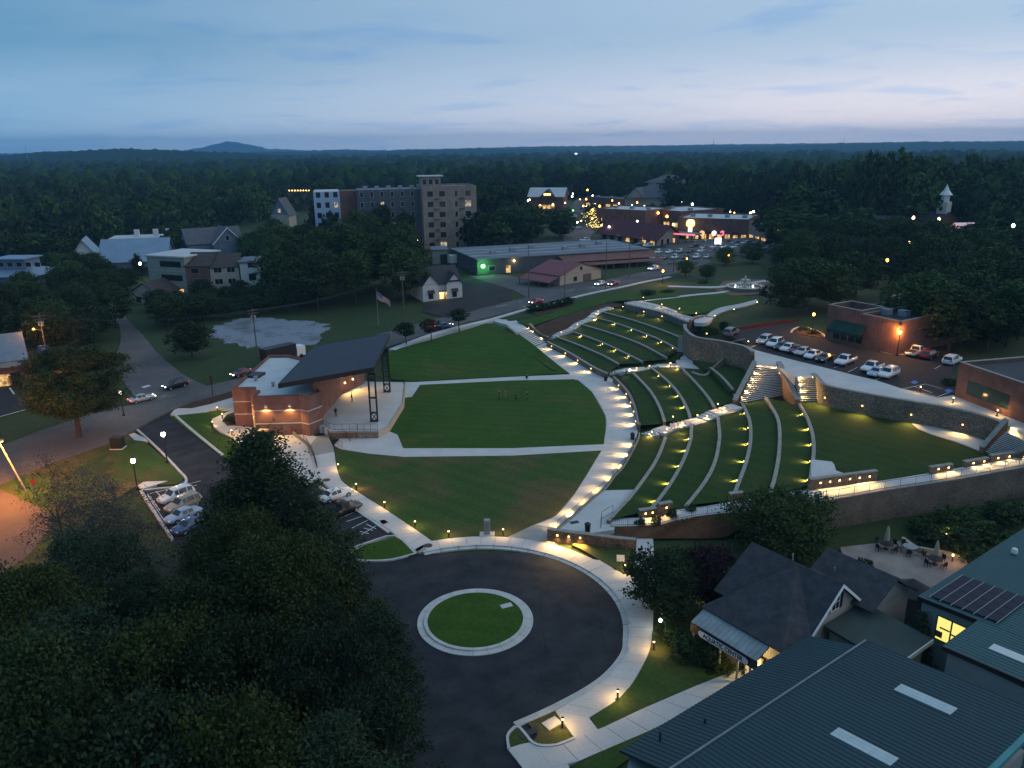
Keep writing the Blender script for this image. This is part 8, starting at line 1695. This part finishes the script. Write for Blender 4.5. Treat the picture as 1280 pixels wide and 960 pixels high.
    for p in em.polygons:
        d2 = ((vv - np.array(p.center)) ** 2).sum(1); p.material_index = idx[lab[int(d2.argmin())]]; p.use_smooth = True
    ob = bpy.data.objects.new('person', em); COL.objects.link(ob); ob.location = w; ob.rotation_euler = (0, 0, face - math.pi / 2); return tag(ob, label, 'person', group)
def zs(px, py, z): return P(px, py, z)
person(zs(420,521,ZS), -1.2, 'stand', 'black', 'black', 'person in dark clothes standing near the stage railing'); person(zs(440,503,ZS), .3, 'walk', 'black', 'navy', 'person in dark clothes walking across the stage')
for q, fc, po, tp_, bt, lb in (((624,499,.03), 0.2, 'stand', 'black', 'black', 'person in black standing leftmost in the lawn group'), ((632,498,.03), 3.0, 'stand', 'grey', 'tan', 'smaller figure in grey second from the left in the lawn group'), ((645,500,.03), -1.0, 'bend', 'green', 'navy', 'person bending forward in the lawn group'), ((659,500,.03), 3.1, 'stand', 'black', 'navy', 'person in dark clothes rightmost in the lawn group'), ((658,474,0.0), .5, 'crouch', 'black', 'black', 'person in black crouching on the far cross path')):
    person(P(*q), fc, po, tp_, bt, lb, 'people on the lawn' if q[1] > 480 else None, 1.5 if 'smaller' in lb else 1.75)
# ================================================================ small things
def trashcan(q, label):
    w = P(*q); t = thing('trash_can', label, 'trash can', w); MB().lathe([(.30, 0), (.36, .85), (.36, .9)], 12, w).build('body', BLACK, t); MB().lathe([(.40, .9), (.40, .98), (.22, 1.1), (.2, 1.0)], 12, w).build('lid', BLACK, t)
trashcan((734.5,664,.9), 'black trash can on the concrete pad above the three-light wall'); trashcan((790.5,549,0), 'black trash can at the foot of the lower aisle'); trashcan((757,476,0), 'black trash can at the foot of the upper aisle'); trashcan((848.5,449,2.4), 'black trash can below the bright narrow stairs')
w = P(609,668,.02); t = thing('power_pedestal', 'tall grey metal power pedestal on a concrete base at the lawn edge', 'pedestal', w); MB().box(w.x - .9, w.x + .9, w.y - .5, w.y + .5, 0, .14).build('base', CONC, t); MB().box(w.x - .36, w.x + .36, w.y - .3, w.y + .3, .14, 2.0).build('cabinet', GREYM, t); MB().box(w.x - .26, w.x + .26, w.y - .33, w.y - .305, .6, 1.7).build('door', mat('grey_door', (.24, .25, .26), .5), t)
w = P(776,702,.03); t = thing('yard_sign', 'small leaning white board in the grass behind the three-light wall', 'sign', w); MB().hexa([(w.x - .45, w.y, .05), (w.x + .45, w.y - .1, .05), (w.x + .45, w.y - .06, .05), (w.x - .45, w.y + .04, .05), (w.x - .45, w.y + .25, .75), (w.x + .45, w.y + .15, .75), (w.x + .45, w.y + .19, .75), (w.x - .45, w.y + .29, .75)]).build('board', WHITE, t); MB().tube([(w.x, w.y + .02, 0), (w.x, w.y + .22, .72)], .02, 5).build('stake', GREYM, t)
w = P(148,560,0); t = thing('electrical_cabinet', 'dark green electrical cabinet on the grass by the drive', 'cabinet', w); MB().box(w.x - 1.0, w.x + 1.0, w.y - .8, w.y + .8, 0, .12).build('base', CONC, t); MB().box(w.x - .85, w.x + .85, w.y - .7, w.y + .7, .12, 1.75).build('body', mat('cabinet_green', (.015, .022, .02), .5), t); MB().box(w.x - .9, w.x + .9, w.y - .75, w.y + .75, 1.75, 1.83).build('lid', mat('cabinet_green', (.015, .022, .02), .5), t)
w = PH(45,620); t = thing('stop_sign', 'octagonal red road sign on a thin post beside the reddish lot', 'road sign', w); MB().tube([w, w + Vector((0, 0, 2.1))], .04, 6).build('post', GREYM, t); MB().add([(w.x + .38 * math.cos(R(22.5 + 45 * k)), w.y - .05, w.z + 2.1 + .38 * math.sin(R(22.5 + 45 * k))) for k in range(8)] + [(w.x + .38 * math.cos(R(22.5 + 45 * k)), w.y - .02, w.z + 2.1 + .38 * math.sin(R(22.5 + 45 * k))) for k in range(8)], [tuple(range(8)), tuple(range(15, 7, -1))] + [(i, (i + 1) % 8, 8 + (i + 1) % 8, 8 + i) for i in range(8)]).build('plate', mat('sign_red', (.30, .03, .04), .5), t)
w = PH(266,494); t = thing('banner_post', 'tall dark post with a narrow banner at the bed beside the road', 'banner post', w); zt = zup(w, 468); MB().tube([w, (w.x, w.y, zt)], .09, 6).build('post', BLACK, t); MB().box(w.x - .28, w.x + .28, w.y - .05, w.y + .05, zt - 1.7, zt - .2).build('banner', DARK, t)
w = PH(61,470); t = thing('roadside_sign', 'blue roadside sign board in front of the orange lit yard', 'sign', w); zc_ = zup(w, 436); MB().tube([w, (w.x, w.y, zc_)], .08, 6).build('post', GREYM, t); MB().box(w.x - 1.15, w.x + 1.15, w.y - .1, w.y, zc_ - .9, zc_ + .7).build('board', mat('sign_blue', (.10, .13, .24), .6), t); text('TBI', (w.x, w.y - .12, zc_ - .1), (1, 0, 0), (0, 0, 1), .8, mat('sign_grey_text', (.5, .52, .58), .6), t)
# flag
w = PH(473,408); zt = zup(w, 362); t = thing('flagpole', 'flagpole with a drooping striped flag with a starred blue corner', 'flag', w); MB().tube([w, (w.x, w.y, zt)], [.09, .05], 8).build('pole', mat('pole_grey', (.25, .25, .24), .5), t); MB().lathe([(.02, -.12), (.12, 0), (.02, .12)], 8, (w.x, w.y, zt + .1)).build('finial', GREYM, t)
FR, FWm, FB = mat('flag_red', (.38, .03, .05), .8), mat('flag_white', (.62, .62, .62), .8), mat('flag_blue', (.03, .05, .20), .8)
def fp(u, v): return (w.x + .06 + 3.6 * u * .92, w.y - .15 * math.sin(u * 7), zt - .4 - 2.1 * v - 2.6 * u * (.75 + .25 * u) + .12 * math.sin(u * 9 + v * 2) + u * v * .7)
m = MB(); NU = 26
for i in range(NU):
    for j in range(13):
        m.cur = 2 if (i < NU * .40 and j < 7) else (0 if j % 2 == 0 else 1); a, b, c_, d_ = fp(i / NU, j / 13), fp((i + 1) / NU, j / 13), fp((i + 1) / NU, (j + 1) / 13), fp(i / NU, (j + 1) / 13); m.quad(a, b, c_, d_)
fo = m.build('flag', [FR, FWm, FB], t, fix=False); m = MB()
for rr_ in range(9):
    for cc in range(6 - rr_ % 2):
        u, v = (.033 + .066 * cc + (.033 if rr_ % 2 else 0)), (.054 + .054 * rr_); p = Vector(fp(u, v))
        for sg__ in (-.012, .012): q = p + Vector((0, sg__, 0)); m.quad(q + Vector((0, 0, .05)), q + Vector((.05, 0, 0)), q - Vector((0, 0, .05)), q - Vector((.05, 0, 0)))
tag(m.build('stars', FWm, fo, fix=False), kind='stuff')
# fountain
w = P(931,361,5.1); t = thing('fountain', 'round tiered stone fountain with pale lit water on the upper lawn', 'fountain', w); PALE = mat('pale_stone', (.50, .50, .47), .8, var=.15, scale=1.5); WAT = mat('water', (.10, .16, .15), .08, var=0, spec=.6)
def ringsolid(r0, r1, z0, z1, n=40):
    m = MB(); prof = [(r0, z0), (r1, z0), (r1, z1), (r0, z1)]
    vs = [(w.x + r * math.cos(2 * math.pi * k / n), w.y + r * math.sin(2 * math.pi * k / n), w.z + z) for k in range(n) for r, z in prof]
    return m.add(vs, [(k * 4 + i, k * 4 + (i + 1) % 4, ((k + 1) % n) * 4 + (i + 1) % 4, ((k + 1) % n) * 4 + i) for k in range(n) for i in range(4)])
ringsolid(4.7, 5.2, -.2, .75).build('basin_wall', STONE, t); ringsolid(4.5, 5.35, .75, .9).build('basin_rim', PALE, t); MB().lathe([(4.7, -.1), (4.7, .45)], 40, w).build('water', WAT, t)
MB().lathe([(1.0, .3), (.7, .8), (.5, 1.2), (2.1, 1.6), (2.2, 1.75), (.5, 1.6), (.35, 2.3), (1.1, 2.6), (1.15, 2.75), (.3, 2.65), (.2, 3.2), (.3, 3.5), (.05, 3.8)], 20, w).build('tier_column', PALE, t)
m = MB()
for k in range(14):
    a = 2 * math.pi * k / 14
    for r0, z0, r1, z1 in ((2.15, 1.72, 2.6, .45), (1.1, 2.7, 1.5, 1.7)): m.tube([(w.x + (r0 + (r1 - r0) * s_ ** .6) * math.cos(a), w.y + (r0 + (r1 - r0) * s_ ** .6) * math.sin(a), w.z + z0 + (z1 - z0) * s_ * s_) for s_ in (0, .3, .6, 1)], .05, 4, False)
tag(m.build('water_jets', mat('jet', (.6, .65, .65), .2, var=0), t, fix=False), kind='stuff')
for k in range(4): a = k * 1.57 + .6; o_ = Vector((3.4 * math.cos(a), 3.4 * math.sin(a), .55)); MB().lathe([(.12, 0), (.12, .08)], 8, w + o_).build('basin_lamp', LENSW, t); lamp('POINT', 9, (1, .95, .8), t, o_ + Vector((0, 0, .35)), None, .1)
# patio furniture
METC = mat('patio_metal', (.02, .018, .017), .6, var=0); CANV = mat('canvas', (.42, .40, .33), .9, var=.1)
zp = -.45
chair0 = thing('patio_chair', 'dark metal patio chair', 'chair', (0, 0, 0)); MB().box(-.24, .24, -.24, .24, .42, .46).build('seat', METC, chair0); MB().box(-.24, .24, .20, .25, .46, .92).build('backrest', METC, chair0)
for a in (-.2, .2):
    for b in (-.2, .2): MB().box(a - .02, a + .02, b - .02, b + .02, 0, .42).build('leg', METC, chair0)
def patio_set(q, lb, umbrella, n, first):
    w = P(*q, zp); t = thing('patio_table', 'round ' + ('pale ' if not umbrella else 'dark ') + 'patio table ' + lb, 'table', w)
    MB().lathe([(.75, .70), (.78, .72), (.78, .76), (.7, .77)], 20, w).build('top', METC if umbrella else GREYM, t); MB().lathe([(.35, 0), (.3, .05), (.05, .1), (.05, .7)], 10, w).build('pedestal', METC, t)
    for k in range(n):
        a = 2 * math.pi * k / n + .4; loc = (w.x + 1.15 * math.cos(a), w.y + 1.15 * math.sin(a), zp); lab = f'dark metal patio chair at the table {lb}'
        if first and k == 0: chair0.location = loc; chair0.rotation_euler = (0, 0, a - math.pi / 2); chair0['label'] = lab; chair0['group'] = 'patio chairs'
        else: dup(chair0, loc, a - math.pi / 2, None, lab, 'patio chairs')
    if umbrella:
        u = thing('patio_umbrella', 'closed pale umbrella ' + lb, 'umbrella', w); MB().tube([w + Vector((0, 0, .05)), w + Vector((0, 0, 3.0))], .03, 6).build('pole', METC, u); MB().lathe([(.30, 1.15), (.34, 1.25), (.26, 1.9), (.16, 2.6), (.05, 2.95)], 9, w).build('folded_canopy', CANV, u)
patio_set((1107,686), 'at the far side of the patio', True, 4, True); patio_set((1137,690), 'by the patio wall', False, 5, False); patio_set((1168,705), 'near the green roof', True, 4, False)
w = P(1182,672,.4); t = thing('garden_light', 'small garden spotlight making the patio shrubs glow yellow', 'garden light', w); MB().lathe([(.05, 0), (.05, .3), (.12, .35), (.12, .5)], 8, w).build('housing', BLACK, t); MB().lathe([(.10, .5), (.10, .53)], 8, w).build('lens', LENS, t); lamp('POINT', 14, (1, .78, .2), t, (0, -.6, 1.4), None, .1)
w = P(1190,702,zp); t = thing('wall_lantern', 'small warm lantern glowing at the end of the patio', 'lantern', w); MB().lathe([(.06, 0), (.06, .7), (.1, .72)], 8, w).build('post', BLACK, t); MB().lathe([(.09, .72), (.09, .9)], 8, w).build('lens', LENS, t); lamp('POINT', 9, (1, .5, .18), t, (0, -.5, 1.2), None, .1)
w = P(884,745,0); t = thing('garden_light', 'small light behind the purple tree at the roof edge', 'garden light', w); MB().lathe([(.05, 0), (.05, .4), (.1, .45), (.1, .6)], 8, w).build('housing', LENS, t); lamp('POINT', 10, WARM, t, (-.6, -.2, .8), None, .1)
w = P(825,786,0); t = thing('path_light', 'bright path light in the shrubs below the ring walk tree', 'path light', w); MB().tube([w, w + Vector((0, 0, .8))], .03, 6).build('post', BLACK, t); MB().lathe([(.1, .8), (.16, .95), (.1, 1.1)], 8, w).build('globe', LENSW, t); lamp('POINT', 6, (1, .9, .7), t, (-.3, -.4, 1.1), None, .1)
# town signs and glowing things
w = PH(862,300); t = thing('pylon_sign', 'tall yellow glowing pylon sign among the downtown cars', 'sign', w); z1, z2, z3 = zup(w, 291), zup(w, 283.5), zup(w, 274.5); MB().box(w.x - .5, w.x + .5, w.y - .2, w.y + .2, w.z, z1).build('post', GREYM, t)
MB().lathe([(1.3, z2), (1.9, z2 + .6), (2.0, (z2 + z3) / 2), (1.7, z3 - .5), (1.1, z3)], 14, (w.x, w.y, 0)).build('yellow_panel', glow('yellow_sign', (1, .88, .28), 1.5), t); MB().box(w.x - .9, w.x + .9, w.y - .25, w.y + .25, z1, z2 - .2).build('lower_panel', glow('white_sign', (1, .95, .85), 1.4), t)
w = PH(897,309); t = thing('lit_sign', 'bright white rectangular sign in front of the shops', 'sign', w); z1, z2 = zup(w, 305.5), zup(w, 297.5); MB().box(w.x - .3, w.x + .3, w.y - .1, w.y + .1, w.z, z1).build('post', GREYM, t); MB().box(w.x - 1.3, w.x + 1.3, w.y - .2, w.y + .2, z1, z2).build('panel', glow('white_panel', (1, .98, .95), 2.2), t)
for x, col, nm, lb in ((892, (1, .95, .9), 'white', 'round white glowing sign on the long shop row'), (902.5, (1, .12, .25), 'pink', 'round pink glowing sign on the long shop row'), (877, (1, .5, .12), 'orange', 'round orange glowing sign on the long shop row')):
    w = PH(x, 301.5); zc_ = zup(w, 291.5); t = thing('round_sign', lb, 'sign', (w.x, w.y, w.z)); MB().tube([(w.x, w.y, w.z), (w.x, w.y, zc_)], .1, 5).build('post', DARK, t); MB().tube([(w.x, w.y - .2, zc_), (w.x, w.y + .2, zc_)], 1.15, 14).build('disc', glow('disc_' + nm, col, 1.1), t)
a, b = PH(836,304), PH(868,306); T = Bld('fuel_canopy', 'low canopy with a glowing red edge right of the depot', 'canopy', a, b - a, a.z); LN_ = (b - a).length; T.box('roof', 0, LN_, 0, 7, 3.8, 4.5, FLATG); T.box('red_edge', -.15, LN_ + .15, -.15, 0, 3.8, 4.5, glow('red_strip', (1, .12, .10), 1.1))
for k in range(3): T.box('post', LN_ * (.15 + .35 * k), LN_ * (.15 + .35 * k) + .4, 3, 3.4, 0, 3.8, GREYM)
for k, (x, y, nx_, lb) in enumerate(((743,289,11,'bare tree wound with yellow fairy lights beside the depot'), (740,276,8,'row of trees with yellow fairy lights left of the depot roof'))):
    w = PH(x, y); t = thing('lit_tree', lb, 'tree', w); zt = 6.0; MB().tube([w, w + Vector((0, 0, zt * .6))], .2, 6).build('trunk', BARK, t); m = MB(); q = random.Random(k)
    for i in range(70): p = w + Vector((q.gauss(0, 2.0), q.gauss(0, 1.5), zt * .3 + abs(q.gauss(zt * .3, zt * .25)))); m.lathe([(.02, -.16), (.17, 0), (.02, .16)], 4, p)
    tag(m.build('fairy_lights', glow('fairy', (1, .72, .15), 3.0), t), kind='stuff')
for k, (x, y, lb) in enumerate(((716,268,'green traffic signal left of the downtown street'), (797,276,'green traffic signal above the depot ridge'))):
    w = PH(x, y + 8); t = thing('traffic_light', lb, 'traffic light', w); MB().tube([w, w + Vector((0, 0, 6))], .12, 6).build('pole', DARK, t); MB().box(w.x - .4, w.x + .4, w.y - .3, w.y + .3, w.z + 5.2, w.z + 7.2).build('housing', DARK, t); MB().lathe([(.1, -.5), (.55, 0), (.1, .5)], 8, (w.x, w.y - .5, w.z + 5.8)).build('green_lens', LENSG, t)
# brick planter on the upper path
stone_wall(pl([(864,404),(868,400.5),(880,398),(892,401)], 5.2, 4), .5, 4.0, 5.9, 'lit brown brick planter wall at the bend of the upper walk', STONE_R)
# radio masts on the horizon
for x, y0, y1, lb in ((34,182,196,'thin radio mast on the left horizon'), (892,173,181,'thin radio mast on the horizon above the shops'), (1055,171,178,'thin radio mast on the right horizon')):
    d = ray(x, y1); o = Vector((0, 0, CAMH)) + d * (2400 / d.y); d2 = ray(x, y0); h_ = CAMH + d2.z * (2400 / d2.y) - o.z; t = thing('radio_mast', lb, 'mast', (o.x, o.y, o.z - 20)); MB().tube([(o.x, o.y, o.z - 20), (o.x, o.y, o.z + h_)], [1.0, .5], 5).build('mast', GREYM, t)
# ================================================================ haze
hz = bpy.data.materials.new('haze_air'); hz.use_nodes = True; ht = hz.node_tree; ht.nodes.clear()
ho = N(ht, 'ShaderNodeOutputMaterial'); pv_ = N(ht, 'ShaderNodeVolumePrincipled'); pv_.inputs['Color'].default_value = (.28, .62, 1.0, 1); pv_.inputs['Density'].default_value = 1.2e-4; pv_.inputs['Anisotropy'].default_value = 0.2
L(ht, pv_.outputs[0], ho.inputs['Volume'])
hb = MB().box(float(xs.min()) - 500, float(xs.max()) + 500, float(ys.min()) - 500, float(ys.max()) + 500, -70, 165).build('haze', hz); hb['kind'] = 'stuff'
